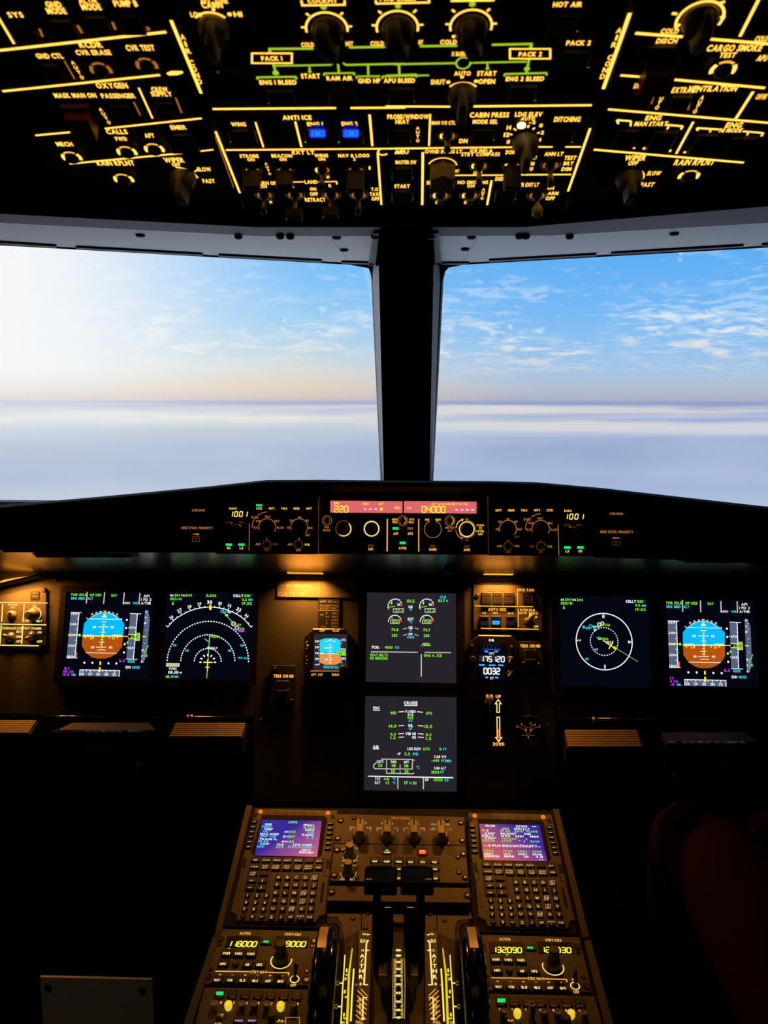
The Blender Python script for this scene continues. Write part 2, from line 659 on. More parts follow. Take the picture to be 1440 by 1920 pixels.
    # solids ----------------------------------------------------------
    def prism(s, out, h0, h1, m, b=0.0, smooth=False):
        """outline (local, ccw) from height h0 to h1 with chamfer b"""
        ar = sum(out[i][0] * out[(i + 1) % len(out)][1] - out[(i + 1) % len(out)][0] * out[i][1] for i in range(len(out)))
        if ar < 0:
            out = list(reversed(out))
        n = len(out)
        rings = [(out, h0)]
        if b > 0:
            ins = []
            for i in range(n):
                a, c, d = out[i - 1], out[i], out[(i + 1) % n]
                d1 = Vector((c[0] - a[0], c[1] - a[1]))
                d2 = Vector((d[0] - c[0], d[1] - c[1]))
                if d1.length < 1e-9 or d2.length < 1e-9:
                    ins.append(c)
                    continue
                d1.normalize()
                d2.normalize()
                n1, n2 = Vector((-d1.y, d1.x)), Vector((-d2.y, d2.x))
                nn = n1 + n2
                if nn.length < 1e-6:
                    nn = n1
                nn.normalize()
                k = b / max(0.4, nn.dot(n1))
                ins.append((c[0] + nn.x * k, c[1] + nn.y * k))
            rings += [(out, h1 - b * (1 if h1 > h0 else -1)), (ins, h1)]
        else:
            rings += [(out, h1)]
        V, Fc = [], []
        for o, h in rings:
            V += [(p[0], p[1], h) for p in o]
        for r in range(len(rings) - 1):
            for i in range(n):
                j = (i + 1) % n
                Fc.append((r * n + i, r * n + j, (r + 1) * n + j, (r + 1) * n + i))
        Fc.append(tuple(range((len(rings) - 1) * n, len(rings) * n)))
        Fc.append(tuple(reversed(range(n))))
        return s.raw(V, Fc, m)

    def lrect(s, x0, y0, x1, y1):
        a, b, c_, d = s.P(x0, y0), s.P(x1, y0), s.P(x1, y1), s.P(x0, y1)
        X0, X1 = (a[0] + d[0]) / 2, (b[0] + c_[0]) / 2
        Y1, Y0 = (a[1] + b[1]) / 2, (c_[1] + d[1]) / 2
        return X0, Y0, X1, Y1

    def rr(s, X0, Y0, X1, Y1, r, n=4):
        if r <= 0:
            return [(X0, Y0), (X1, Y0), (X1, Y1), (X0, Y1)]
        o = []
        for cx, cy, a in ((X1 - r, Y0 + r, -90), (X1 - r, Y1 - r, 0), (X0 + r, Y1 - r, 90), (X0 + r, Y0 + r, 180)):
            for i in range(n + 1):
                t = radians(a + 90 * i / n)
                o.append((cx + r * cos(t), cy + r * sin(t)))
        return o

    def bx(s, x0, y0, x1, y1, h0, h1, m, b=0.0005, r=0.0):
        return s.prism(s.rr(*s.lrect(x0, y0, x1, y1), r), s.hh + h0, s.hh + h1, m, b)

    def pr(s, pts, h0, h1, m, b=0.0005):
        return s.prism([s.P(*p)[:2] for p in pts], s.hh + h0, s.hh + h1, m, b)

    def hole_plate(s, outer, inner, h0, h1, m):
        """ring between two outlines with the same vertex count"""
        n = len(outer)
        V = [(p[0], p[1], h0) for p in outer] + [(p[0], p[1], h1) for p in outer] + [(p[0], p[1], h1) for p in inner] + [(p[0], p[1], h0) for p in inner]
        Fc = []
        for i in range(n):
            j = (i + 1) % n
            for r in range(3):
                Fc.append((r * n + i, r * n + j, (r + 1) * n + j, (r + 1) * n + i))
            Fc.append((3 * n + i, 3 * n + j, j, i))
        return s.raw(V, Fc, m)

    def lathe(s, x, y, prof, m, n=24, smooth=True, flutes=0, fd=0.0):
        """prof: list of (radius m, height m) revolved about the panel normal at pixel x,y"""
        c = s.P(x, y)
        return s.llathe(c[0], c[1], prof, m, n, smooth, flutes, fd)

    def llathe(s, X, Y, prof, m, n=24, smooth=True, flutes=0, fd=0.0):
        V, Fc = [], []
        for r, h in prof:
            for i in range(n):
                a = 2 * pi * i / n
                k = r - (fd if flutes and (i % 2) and r > fd * 3 else 0)
                V.append((X + k * cos(a), Y + k * sin(a), s.hh + h))
        q = len(prof)
        for r in range(q - 1):
            for i in range(n):
                j = (i + 1) % n
                Fc.append((r * n + i, r * n + j, (r + 1) * n + j, (r + 1) * n + i))
        s.raw(V, Fc, m, smooth)
        cap = [(q - 1) * n + i for i in range(n)]
        s.F.append(tuple(len(s.V) - q * n + i for i in cap))
        s.M.append(s.mi(m))
        return s

    def tube(s, pts, rad, m, n=10):
        """round bar through local 3D points"""
        V, Fc = [], []
        pts = [Vector(p) for p in pts]
        for i, p in enumerate(pts):
            d = (pts[min(i + 1, len(pts) - 1)] - pts[max(i - 1, 0)]).normalized()
            a = d.orthogonal().normalized() if i == 0 else (a - d * a.dot(d)).normalized()
            b = d.cross(a)
            r = rad[i] if isinstance(rad, (list, tuple)) else rad
            V += [p + a * r * cos(2 * pi * k / n) + b * r * sin(2 * pi * k / n) for k in range(n)]
        for i in range(len(pts) - 1):
            for k in range(n):
                j = (k + 1) % n
                Fc.append((i * n + k, i * n + j, (i + 1) * n + j, (i + 1) * n + k))
        Fc.append(tuple(reversed(range(n))))
        Fc.append(tuple(range((len(pts) - 1) * n, len(pts) * n)))
        return s.raw(V, Fc, m, True)

    def mesh(s, name):
        me = bpy.data.meshes.new(name)
        me.from_pydata([tuple(v) for v in s.V], [], s.F)
        for k in s.ms:
            me.materials.append(MATS[k])
        for p, i in zip(me.polygons, s.M):
            p.material_index = i
        if s.sm:
            for i in s.sm:
                me.polygons[i].use_smooth = True
        me.update()
        return me


def tag(o, label=None, cat=None, group=None, kind=None):
    for k, v in (('label', label), ('category', cat), ('group', group), ('kind', kind)):
        if v:
            o[k] = v
    return o


class T:
    """a thing: an Empty standing on a panel plane, axes along the plane"""

    def __init__(s, name, label, cat, pan, px, py, group=None, kind=None):
        s.panel = pan
        s.O = pan.w(px, py)
        s.e = bpy.data.objects.new(name, None)
        s.e.empty_display_size = 0.02
        COL.objects.link(s.e)
        x, y, n = pan.x, pan.y, pan.n
        s.e.matrix_world = Matrix(((x.x, y.x, n.x, s.O.x), (x.y, y.y, n.y, s.O.y), (x.z, y.z, n.z, s.O.z), (0, 0, 0, 1)))
        tag(s.e, label, cat, group, kind)
        s.pc = {}

    def pan(s, h):
        if h not in s.pc:
            s.pc[h] = s.panel.raised(h)
        return s.pc[h]

    def l(s, px, py, h=0.0):
        p = s.pan(h).w(px, py) - s.O
        return (p.dot(s.panel.x), p.dot(s.panel.y), h)

    def mb(s, crop=None):
        m = MB(s)
        if crop:
            m.crop(*crop)
        return m

    def add(s, name, mb, parent=None, label=None, kind=None):
        o = bpy.data.objects.new(name, mb.mesh(name))
        COL.objects.link(o)
        o.parent = parent or s.e
        if label:
            o['label'] = label
        if kind:
            o['kind'] = kind
        return o


class WF:
    """world frame thing for free-standing solids"""

    def __init__(s, name, label, cat, loc, group=None, kind=None):
        s.O = Vector(loc)
        s.e = bpy.data.objects.new(name, None)
        s.e.location = s.O
        s.e.empty_display_size = 0.05
        COL.objects.link(s.e)
        tag(s.e, label, cat, group, kind)

    def add(s, name, vs, fs, m, label=None, parent=None, smooth=False):
        me = bpy.data.meshes.new(name)
        me.from_pydata([tuple(Vector(v) - s.O) for v in vs], [], fs)
        me.materials.append(MATS[m])
        if smooth:
            for p in me.polygons:
                p.use_smooth = True
        o = bpy.data.objects.new(name, me)
        COL.objects.link(o)
        o.parent = parent or s.e
        if label:
            o['label'] = label
        return o


def solo(name, vs, fs, m, label=None, cat=None, group=None, kind=None, smooth=False):
    c = Vector((0, 0, 0))
    for v in vs:
        c += Vector(v)
    c /= len(vs)
    me = bpy.data.meshes.new(name)
    me.from_pydata([tuple(Vector(v) - c) for v in vs], [], fs)
    for k in (m if isinstance(m, list) else [m]):
        me.materials.append(MATS[k])
    if smooth:
        for p in me.polygons:
            p.use_smooth = True
    o = bpy.data.objects.new(name, me)
    o.location = c
    COL.objects.link(o)
    return tag(o, label, cat, group, kind)


def boxv(x0, y0, z0, x1, y1, z1):
    v = [(x0, y0, z0), (x1, y0, z0), (x1, y1, z0), (x0, y1, z0), (x0, y0, z1), (x1, y0, z1), (x1, y1, z1), (x0, y1, z1)]
    f = [(3, 2, 1, 0), (4, 5, 6, 7), (0, 1, 5, 4), (1, 2, 6, 5), (2, 3, 7, 6), (3, 0, 4, 7)]
    return v, f


def slab(quad, thick, n):
    """a plate: four or more world corners and a thickness along n"""
    n = Vector(n) * thick
    q = [Vector(p) for p in quad]
    k = len(q)
    v = q + [p + n for p in q]
    f = [tuple(range(k)), tuple(reversed(range(k, 2 * k)))]
    f += [((i + 1) % k, i, k + i, k + (i + 1) % k) for i in range(k)]
    return v, f

# ================================================================== the cockpit shell
ZC = CAM.z
XW = 1.55


def plate(name, pts, n, th, m, kind='structure', label=None, cat=None):
    v, f = slab(pts, th, n)
    return solo(name, v, f, m, label, cat, None, kind)


plate('floor', [(-XW, -1.3, 0), (XW, -1.3, 0), (XW, 2.3, 0), (-XW, 2.3, 0)], (0, 0, -1), 0.04, 'carpet')
plate('ceiling', [(-XW, -1.3, 2.0), (XW, -1.3, 2.0), (XW, 1.3, 2.0), (-XW, 1.3, 2.0)], (0, 0, 1), 0.04, 'wallgrey')
plate('wall_left', [(-XW, -1.3, 0), (-XW, 2.3, 0), (-XW, 2.3, 2.0), (-XW, -1.3, 2.0)], (-1, 0, 0), 0.04, 'wallgrey')
plate('wall_right', [(XW, -1.3, 0), (XW, 2.3, 0), (XW, 2.3, 2.0), (XW, -1.3, 2.0)], (1, 0, 0), 0.04, 'wallgrey')
plate('wall_back', [(-XW, -1.3, 0), (XW, -1.3, 0), (XW, -1.3, 2.0), (-XW, -1.3, 2.0)], (0, -1, 0), 0.04, 'wallgrey')
plate('wall_front', [(-XW, 2.0, 0), (XW, 2.0, 0), (XW, 2.0, 1.08), (-XW, 2.0, 1.08)], (0, 1, 0), 0.04, 'wallgrey')

# windscreen: two raked, swept panes
zt = SO.w(755, 497).z
tl0, tl1 = SO.w(0, 458), SO.w(690, 496)
tr0, tr1 = SO.w(835, 496), SO.w(1440, 462)
dl = (tl1 - tl0).normalized()
dr = (tr1 - tr0).normalized()
rake = Vector((0, -0.34, 0.44)).normalized()


def perp(d):
    return (rake - d * rake.dot(d)).normalized()


WLp = Panel(755, 497, 1.45, ux=dl, up=perp(dl))
WLp.o = tl1.copy()
WRp = Panel(755, 497, 1.45, ux=dr, up=perp(dr))
WRp.o = tr0.copy()


def window(name, pan, side):
    th = T(name, None, None, pan, 700 if side < 0 else 830, 497, kind='structure')
    def L_(x, y):
        return th.l(x, y)[:2]
    if side < 0:
        tc, bc = L_(697.5, 497), L_(721, 1030)
        inner = [L_(-700, 417), L_(-330, 439), L_(0, 458), L_(330, 476.5)]
        out_ = [L_(-740, 375), L_(-330, 400), L_(0, 425), L_(330, 445)]
    else:
        tc, bc = L_(829.5, 497), L_(804, 1030)
        inner = [L_(2100, 424), L_(1770, 443), L_(1440, 462), L_(1140, 479)]
        out_ = [L_(2140, 380), L_(1770, 405), L_(1440, 430), L_(1140, 448)]
    inner.append(L_(655, 494.5) if side < 0 else L_(870, 494.5))
    out_.append(L_(655, 465) if side < 0 else L_(870, 465))
    # rounded upper inner corner
    pts = [(690, 501), (695, 511), (698.5, 530)] if side < 0 else [(842, 500), (834, 509), (829, 530)]
    dxy = 24 * side * -1
    for k, (x, y) in enumerate(pts):
        inner.append(L_(x, y))
        out_.append(L_(x + (26 if side < 0 else -26), y - 22 + 8 * k))
    inner.append((bc[0], bc[1]))
    out_.append((bc[0] + (0.03 if side < 0 else -0.03), bc[1] - 0.03))
    xo = inner[0][0]
    inner.append((xo, bc[1]))
    out_.append((out_[0][0], bc[1] - 0.03))
    f = MB(th)
    f.hole_plate(out_, inner, -0.012, 0.004, 'rubber')
    th.add('window_frame', f)
    X0, X1 = (xo - 0.01, bc[0] + 0.005) if side < 0 else (bc[0] - 0.005, xo + 0.01)
    H = -bc[1]
    g = MB(th)
    g.raw([(X0, -H - 0.01, -0.004), (X1, -H - 0.01, -0.004), (X1, 0.03, -0.004), (X0, 0.03, -0.004)], [(0, 1, 2, 3)], 'glass')
    th.add('window_pane', g)
    return th


w1 = window('window_1', WLp, -1)
w2 = window('window_2', WRp, 1)

# centre post between the panes, wider at its back so its flanks show
def post():
    pan = Panel(755, 497, 1.45, ux=Vector((1, 0, 0)), up=rake)
    th = T('trim_1', None, None, pan, 755, 497, kind='structure')
    m = MB(th)
    fr = [th.l(710, 492, 0.03), th.l(813, 492, 0.03), th.l(804, 960, 0.03), th.l(721, 960, 0.03)]
    ou = [th.l(697.5, 492, 0.008), th.l(827, 492, 0.008), th.l(808, 960, 0.008), th.l(717.5, 960, 0.008)]
    bk = [(p[0], p[1], -0.04) for p in ou]
    m.raw(fr, [(0, 3, 2, 1)], 'void_matte')
    m.raw(fr + ou, [(0, 4, 7, 3), (2, 6, 5, 1)], 'post_grey')
    m.raw(fr + ou, [(0, 1, 5, 4), (3, 7, 6, 2)], 'shield')
    m.raw(ou + bk, [(0, 4, 7, 3), (2, 6, 5, 1), (4, 5, 6, 7)], 'shield')
    th.add('post_cover', m)


post()

# header soffit between the overhead housing and the windscreen
def soffit(name, pts, side):
    th = T(name, None, None, SO, 400 if side < 0 else 1100, 460, kind='structure')
    m = MB(th)
    m.pr(pts, -0.02, 0.0, 'liner', b=0.001)
    o = th.add('header_liner', m)
    return th


sl = soffit('trim_2', [(-900, 408), (0, 459), (690, 498), (757, 500), (757, 440), (700, 440), (485, 440), (0, 415), (-900, 369)], -1)
sr = soffit('trim_3', [(757, 500), (835, 498), (1440, 463), (2300, 414), (2300, 367), (1440, 415), (1035, 439), (757, 440)], 1)
for th, slots in ((sl, [(-60, 449, 106, 460), (142, 462, 380, 475.5), (410, 477, 603, 487.5), (640, 490, 700, 492)]),
                  (sr, [(805, 492, 880, 492), (917, 487, 1118, 475.5), (1146, 473.5, 1394, 459), (1428, 457.5, 1500, 453)])):
    m = th.mb()
    for x0, y0, x1, y1 in slots:
        m.pr([(x0, y0 - 1.3), (x1, y1 - 1.3), (x1, y1 + 1.6), (x0, y0 + 1.6)], 0.0002, 0.003, 'rubber', b=0.0004)
    th.add('drain_strip', m)
for th, ps in ((sl, [(263, 440), (631, 444.5), (645, 467.5)]), (sr, [(884, 444), (872, 466), (1264, 437)])):
    for x, y in ps:
        m = th.mb()
        m.lathe(x, y, [(0.0072, 0), (0.0072, 0.002), (0.0055, 0.0035), (0.003, 0.004)], 'rubber', 14)
        th.add('screw', m)
# seam lines of the header
m = sl.mb()
m.ln([(619, 447), (640, 470), (655, 493)], 0.8, 'liner_dark', z=0.0003)
sl.add('panel_seam', m)
m = sr.mb()
m.ln([(895, 447), (880, 470), (868, 491)], 0.8, 'liner_dark', z=0.0003)
sr.add('panel_seam', m)

# dark fascia above the soffit, closing the roof
e = [SO.w(-900, 369), SO.w(0, 415), SO.w(485, 440), SO.w(757, 440), SO.w(1035, 439), SO.w(1440, 415), SO.w(2300, 367)]
vs, fs = [], []
for p in e:
    vs += [(p.x, p.y + 0.005, zt - 0.001), (p.x, p.y - 0.13, zt + 0.008), (p.x, p.y - 0.13, 2.0)]
for i in range(len(e) - 1):
    for k in range(2):
        fs.append((i * 3 + k, (i + 1) * 3 + k, (i + 1) * 3 + k + 1, i * 3 + k + 1))
fa = solo('trim_4', vs, fs, 'liner_dark', kind='structure')
# centre cover of the header over the post; shade painted as black, greyer edges
th = T('trim_5', None, None, SO, 755, 470, kind='structure')
m = th.mb()
m.pr([(704, 500), (815, 500), (812, 428), (712, 428)], 0.0005, 0.006, 'void_matte', b=0.001)
m.pr([(690, 496), (704, 500), (712, 434), (700, 434)], 0.0003, 0.003, 'liner_dark', b=0.001)
m.pr([(815, 500), (829, 496), (822, 434), (812, 434)], 0.0003, 0.003, 'liner_dark', b=0.001)
th.add('header_cover', m)
for x, y in ((447, 432.5), (525, 434.5), (544, 442), (703, 434), (809, 434), (974, 441), (986, 434.5), (1068, 431)):
    p = SO.w(x, 437)
    v = T('screw_head', 'black round screw head on the header band, ' + {447: 'leftmost of the row', 525: 'second from left', 544: 'third from left', 703: 'just left of the centre post', 809: 'just right of the centre post', 974: 'third from right', 986: 'second from right', 1068: 'rightmost of the row'}[x], 'screw', SO.raised(0.001), x, max(y, 441.5), 'screws along the header band')
    m = v.mb()
    m.lathe(x, max(y, 441.5), [(0.0065, -0.003), (0.0065, 0.003), (0.005, 0.005), (0.002, 0.006)], 'rubber', 12)
    v.add('head', m)

# ================================================================== glareshield
st = [(-900, 1056, 1080), (-420, 996, 1018), (-200, 970, 996), (0, 948, 972), (200, 930, 955), (390, 912, 938), (500, 900, 929), (600, 899.5, 928), (760, 901, 929), (920, 902, 930), (1005, 904, 932), (1130, 915, 943), (1280, 932, 958), (1440, 950, 976), (1640, 974, 1000), (1860, 1000, 1022), (2400, 1065, 1090)]
vs, fs = [], []
for x, yt, yf in st:
    yb = 1036 + (x - 600) * 0.0085
    a = GS.w(x, yb)
    b = GS.w(x, yf)
    c = GS.raised(0.045).w(x, yt + 11)
    c2 = GS.raised(0.045).w(x, yt + 4)
    d = GS.raised(0.03).w(x, yt)
    e2 = Vector((d.x * 1.35, 1.98, d.z - 0.10))
    f0 = Vector((a.x, a.y + 0.03, a.z))
    vs += [f0, a, b, c, c2, d, e2]
n = 7
for i in range(len(st) - 1):
    for k in range(n - 1):
        fs.append((i * n + k, (i + 1) * n + k, (i + 1) * n + k + 1, i * n + k + 1))
gsh = WF('glareshield', 'matte black glareshield spanning the cockpit below the windscreen, brushed metal underneath', 'glareshield', (0, 1.3, 1.15))
gsh.add('hood', vs, fs, 'shield')
# brushed metal underside back to the instrument panel
vs, fs = [], []
xs = [-900, -200, 0, 300, 475, 760, 1040, 1240, 1440, 1700, 2400]
for x in xs:
    yb = 1036 + (x - 600) * 0.0085
    vs += [GS.w(x, yb) + Vector((0, 0.012, -0.001)), MP.w(x, 1078 + (x - 750) * 0.004)]
for i in range(len(xs) - 1):
    fs.append((2 * i, 2 * i + 1, 2 * i + 3, 2 * i + 2))
b = MATS['brushed'].node_tree
so = gsh.add('underside', vs, fs, 'brushed', label='brushed metal underside')
nt = MATS['brushed'].node_tree
bs = nt.nodes['Principled BSDF']
bs.inputs['Base Color'].default_value = (0.5, 0.5, 0.52, 1)
for q in list(nt.nodes):
    if q.type == 'MAP_RANGE':
        nt.nodes.remove(q)
bs.inputs['Roughness'].default_value = 0.22
bs.inputs['Anisotropic'].default_value = 0.0
tc = nt.nodes.new('ShaderNodeTexCoord')
mpn = nt.nodes.new('ShaderNodeMapping')
mpn.inputs['Scale'].default_value = (160, 0.5, 0.5)
nz = nt.nodes.new('ShaderNodeTexNoise')
nz.inputs['Scale'].default_value = 1.0
bp = nt.nodes.new('ShaderNodeBump')
bp.inputs['Strength'].default_value = 0.25
bp.inputs['Distance'].default_value = 0.002
nt.links.new(tc.outputs['Object'], mpn.inputs[0])
nt.links.new(mpn.outputs[0], nz.inputs['Vector'])
nt.links.new(nz.outputs[0], bp.inputs['Height'])
nt.links.new(bp.outputs[0], bs.inputs['Normal'])
for x, y, lb in ((405, 1055, 'left of the left flood lamp, upper'), (451, 1058, 'left of the left flood lamp, lower'), (473, 1049, 'left of the left flood lamp, nearest it'), (757, 1051, 'below the autopilot buttons'), (1070, 1062, 'right of the right flood lamp'), (1048, 1054, 'right of the right flood lamp, nearest it')):
    pass

# ================================================================== main instrument panel body
th = T('instrument_panel', 'dark grey textured instrument panel holding the screens below the glareshield', 'instrument panel', MP.raised(-0.002), 755, 1200)
m = th.mb()
m.pr([(-900, 1074), (476, 1078), (476, 1342), (-900, 1334)], -0.03, 0, 'panel_main', b=0.001)
th.add('left_section', m)
m = th.mb()
m.pr([(480, 1078), (1040, 1080), (1043, 1506), (474, 1504)], -0.03, 0, 'panel_main', b=0.001)
th.add('centre_section', m)
m = th.mb()
m.pr([(1044, 1080), (2400, 1088), (2400, 1356), (1046, 1345)], -0.03, 0, 'panel_main', b=0.001)
th.add('right_section', m)
# light catching seams and edges
for a in [(130, 1276, 276, 1275), (310, 1288, 445, 1287), (686, 1285, 865, 1289), (685, 1492, 855, 1492), (1060, 1289.5, 1200, 1291.5), (1082, 1299, 1215, 1302), (1265, 1295, 1420, 1297), (575, 1394, 640, 1394.5)]:
    m = th.mb()
    m.pr([(a[0], a[1] - 1), (a[2], a[3] - 1), (a[2], a[3] + 1.2), (a[0], a[1] + 1.2)], 0.0002, 0.004, 'black_plastic', b=0.0008)
    th.add('screen_ledge', m)
# rail under the outer sections
for x0, x1, y, lb in ((-200, 470, 1344, 'left'), (1052, 1700, 1349, 'right')):
    r = T('panel_rail', 'thin dark metal rail along the bottom of the %s instrument panel' % lb, 'rail', MP, (x0 + x1) / 2, y)
    m = r.mb()
    a, c = r.l(x0, y, 0.012), r.l(x1, y + 2, 0.012)
    m.tube([a, c], 0.004, 'black_gloss', 8)
    r.add('rod', m)
    for xx in (x0 + 60 if lb == 'right' else x1 - 110, ):
        m = r.mb()
        q = r.l(xx, y, 0)
        m.tube([(q[0], q[1], 0.0), (q[0], q[1], 0.016)], 0.006, 'steel', 8)
        r.add('bracket', m)

# footrests and pull-out tables under the panel
def footrest(lb, pan, x0, x1, y0, y1, yb, skew, col='knob_beige'):
    """top from y0 (back) to y1 (front), front face down to yb"""
    H = Panel(755, 1370, 1.26, 90.0)
    A, B_ = H.w(x0, y1), H.w(x1, y1)
    C_, D = H.w(x1 + skew[1], y0), H.w(x0 + skew[0], y0)
    f = WF('footrest', lb, 'footrest', (A + B_) / 2, 'ribbed footrests below the instrument panel')
    dz = 0.032
    q = [A, B_, C_, D]
    v, fa = slab([Vector(p) for p in q], dz, (0, 0, -1))
    f.add('step_body', v, fa, 'black_plastic')
    # ribbed tread
    vs, fs = [], []
    k = 7
    for i in range(k):
        t0, t1 = (i + 0.12) / k, (i + 0.85) / k
        for (s, t, z) in ((0.02, t0, 0), (0.98, t0, 0), (0.98, t1, 0), (0.02, t1, 0), (0.02, t0, 1), (0.98, t0, 1), (0.98, t1, 1), (0.02, t1, 1)):
            p = (A * (1 - s) + B_ * s) * (1 - t) + (D * (1 - s) + C_ * s) * t
            vs.append((p.x, p.y, p.z + z * 0.003))
        o = i * 8
        fs += [(o + 4, o + 5, o + 6, o + 7), (o, o + 1, o + 5, o + 4), (o + 1, o + 2, o + 6, o + 5), (o + 2, o + 3, o + 7, o + 6), (o + 3, o, o + 4, o + 7)]
    f.add('ribbed_tread', vs, fs, 'tread')


footrest('ribbed beige footrest at the far left edge below the left panel', None, -80, 56, 1353, 1377, 1400, (6, 16))
footrest('ribbed beige footrest left of the centre panel, nearest the pedestal', None, 315, 455, 1358, 1384, 1412, (12, 8))
footrest('ribbed beige footrest right of the centre panel, brightest of them', None, 1062, 1206, 1371, 1403, 1434, (-6, -10))


def pull_table(lb, x0, x1, y0, y1, yb, sk, logo):
    H = Panel(755, 1370, 1.235, 90.0)
    A, B_ = H.w(x0, y1), H.w(x1, y1)
    C_, D = H.w(x1 + sk[1], y0), H.w(x0 + sk[0], y0)
    f = WF('pull_out_table', lb, 'table', (A + B_) / 2, 'stowed tables below the instrument panel')
    v, fa = slab([A, B_, C_, D], 0.012, (0, 0, -1))
    f.add('table_top', v, fa, 'pedestal_rim')
    V = Panel(755, y1, (A - CAM).dot(Fv), 0.0)
    V.o = A.copy()
    G, K = V.w(x1 + 2, yb), V.w(x0 - 2, yb)
    v, fa = slab([Vector((A.x - .001, A.y - 0.001, A.z + .001)), Vector((B_.x + .001, B_.y - 0.001, B_.z + .001)), G, K], 0.008, (0, 1, 0))
    f.add('front_flap', v, fa, 'black_gloss')
    cx, w = logo
    th = T.__new__(T)
    th.panel, th.O, th.pc = V, f.O, {}
    th.e = f.e
    m = MB(th)
    yl = (y1 + yb) / 2
    m.t('CPflight', cx, yl, 10, 'logo_print', w=w, bold=-0.004, sl=0.18)
    lo = bpy.data.objects.new('maker_logo', m.mesh('maker_logo'))
    for p in lo.data.vertices:
        p.co.z += 0.0
    V_ = V
    lo.matrix_world = Matrix(((1, 0, 0, 0), (0, V.y.y, V.n.y, -0.0045), (0, V.y.z, V.n.z, 0), (0, 0, 0, 1)))
    COL.objects.link(lo)
    lo.parent = f.e
    # finger lip under the flap
    a, b2 = V.w((x0 + x1) / 2 - 75, yb + 4), V.w((x0 + x1) / 2 + 55, yb + 4)
    v, fa = boxv(a.x, a.y + 0.004, a.z - 0.014, b2.x, a.y + 0.05, a.z + 0.006)
    f.add('pull_lip', v, fa, 'knob_dark')


pull_table('stowed black table with a faint logo below the left screens', 98, 298, 1355, 1373, 1427, (38, -20), (188, 58))
pull_table('stowed black table with a readable logo, in front of the knees', 1253, 1432, 1373, 1394, 1450, (-12, -38), (1340, 60))

# flood lamps under the glareshield
def lamp(lb, x, y, w, power, xa=0, sp=2.1):
    th = T('flood_lamp', lb, 'lamp', MP, x, y, 'amber flood lamps above the instrument panel')
    m = th.mb()
    m.hh = 0.02
    m.prism(m.rr(-w / 2 - 0.006, 0.001, w / 2 + 0.006, 0.008, 0.002), 0.006, 0.032, 'black_plastic', 0.001)
    th.add('lamp_housing', m)
    m = th.mb()
    m.prism([(-w / 2, -0.0002), (w / 2, -0.0002), (w / 2, 0.0012), (-w / 2, 0.0012)], 0.010, 0.028, 'lamp_glow', 0.0)
    th.add('diffuser', m, label='glowing amber diffuser strip')
    ld = bpy.data.lights.new('lamp_light', 'AREA')
    ld.shape = 'RECTANGLE'
    ld.size, ld.size_y = w, 0.012
    ld.energy = power
    ld.color = (1.0, 0.34, 0.04)
    ld.spread = sp
    lo = bpy.data.objects.new('lamp_light', ld)
    COL.objects.link(lo)
    lo.parent = th.e
    lo.location = (0, -0.002, 0.02)
    # aims down along the panel (local -Y)
    lo.rotation_euler = (radians(-90 + xa), 0, 0)
    return th


lamp('amber flood lamp above the placards left of the upper centre screen', 575, 1077, 0.062, 0.64)
lamp('amber flood lamp above the landing gear indicator panel', 932, 1079, 0.05, 0.64)

# ================================================================== centre pedestal body
RA = [(462, 1514), (1047, 1520)]
th = T('centre_pedestal', 'dark bronze centre pedestal between the seats carrying the keypads and levers', 'pedestal', PA, 755, 1515)
m = th.mb()
fl = -0.66


def world_prism(th, name, top, z0, mat):
    """vertical-sided block: world top outline down to floor level z0"""
    k = len(top)
    I = th.e.matrix_world.inverted()
    v = [I @ p for p in top] + [I @ Vector((p.x, p.y, z0)) for p in top]
    f = [tuple(range(k)), tuple(reversed(range(k, 2 * k)))] + [((i + 1) % k, i, k + i, k + (i + 1) % k) for i in range(k)]
    me = bpy.data.meshes.new(name)
    me.from_pydata([tuple(p) for p in v], [], f)
    me.materials.append(MATS[mat])
    o = bpy.data.objects.new(name, me)
    COL.objects.link(o)
    o.parent = th.e
    return o


PAl, PBl = PA.raised(-0.010), PB.raised(-0.010)
tA = [PAl.w(464, 1514), PAl.w(402, 1762), PAl.w(1103, 1762), PAl.w(1046, 1519)]
world_prism(th, 'forward_body', tA, 0.0, 'black_matte')
j0, j1 = PBl.w(402, 1760), PBl.w(1103, 1760)
tB = [j0, PBl.w(318, 1995), PBl.w(1168, 1995), j1]
world_prism(th, 'aft_body', tB, 0.0, 'black_matte')
m = th.mb()
m.pr([(462, 1512), (474, 1513), (412, 1762), (400, 1762)], -0.012, 0.004, 'pedestal_rim', b=0.001)
th.add('side_rim', m)
m = th.mb()
m.pr([(1036, 1519), (1048, 1520), (1106, 1762), (1092, 1762)], -0.012, 0.004, 'pedestal_rim', b=0.001)
th.add('side_rim', m)
th2 = T('pedestal_side_rail', 'brown edge rail along the left aft side of the pedestal', 'rail', PB, 370, 1850)
m = th2.mb()
m.pr([(400, 1757), (413, 1757), (349, 1960), (331, 1960)], -0.012, 0.004, 'pedestal_rim', b=0.001)
th2.add('rail_strip', m)
th2 = T('pedestal_side_rail', 'brown edge rail along the right aft side of the pedestal', 'rail', PB, 1120, 1850)
m = th2.mb()
m.pr([(1092, 1757), (1106, 1757), (1160, 1960), (1142, 1960)], -0.012, 0.004, 'pedestal_rim', b=0.001)
th2.add('rail_strip', m)

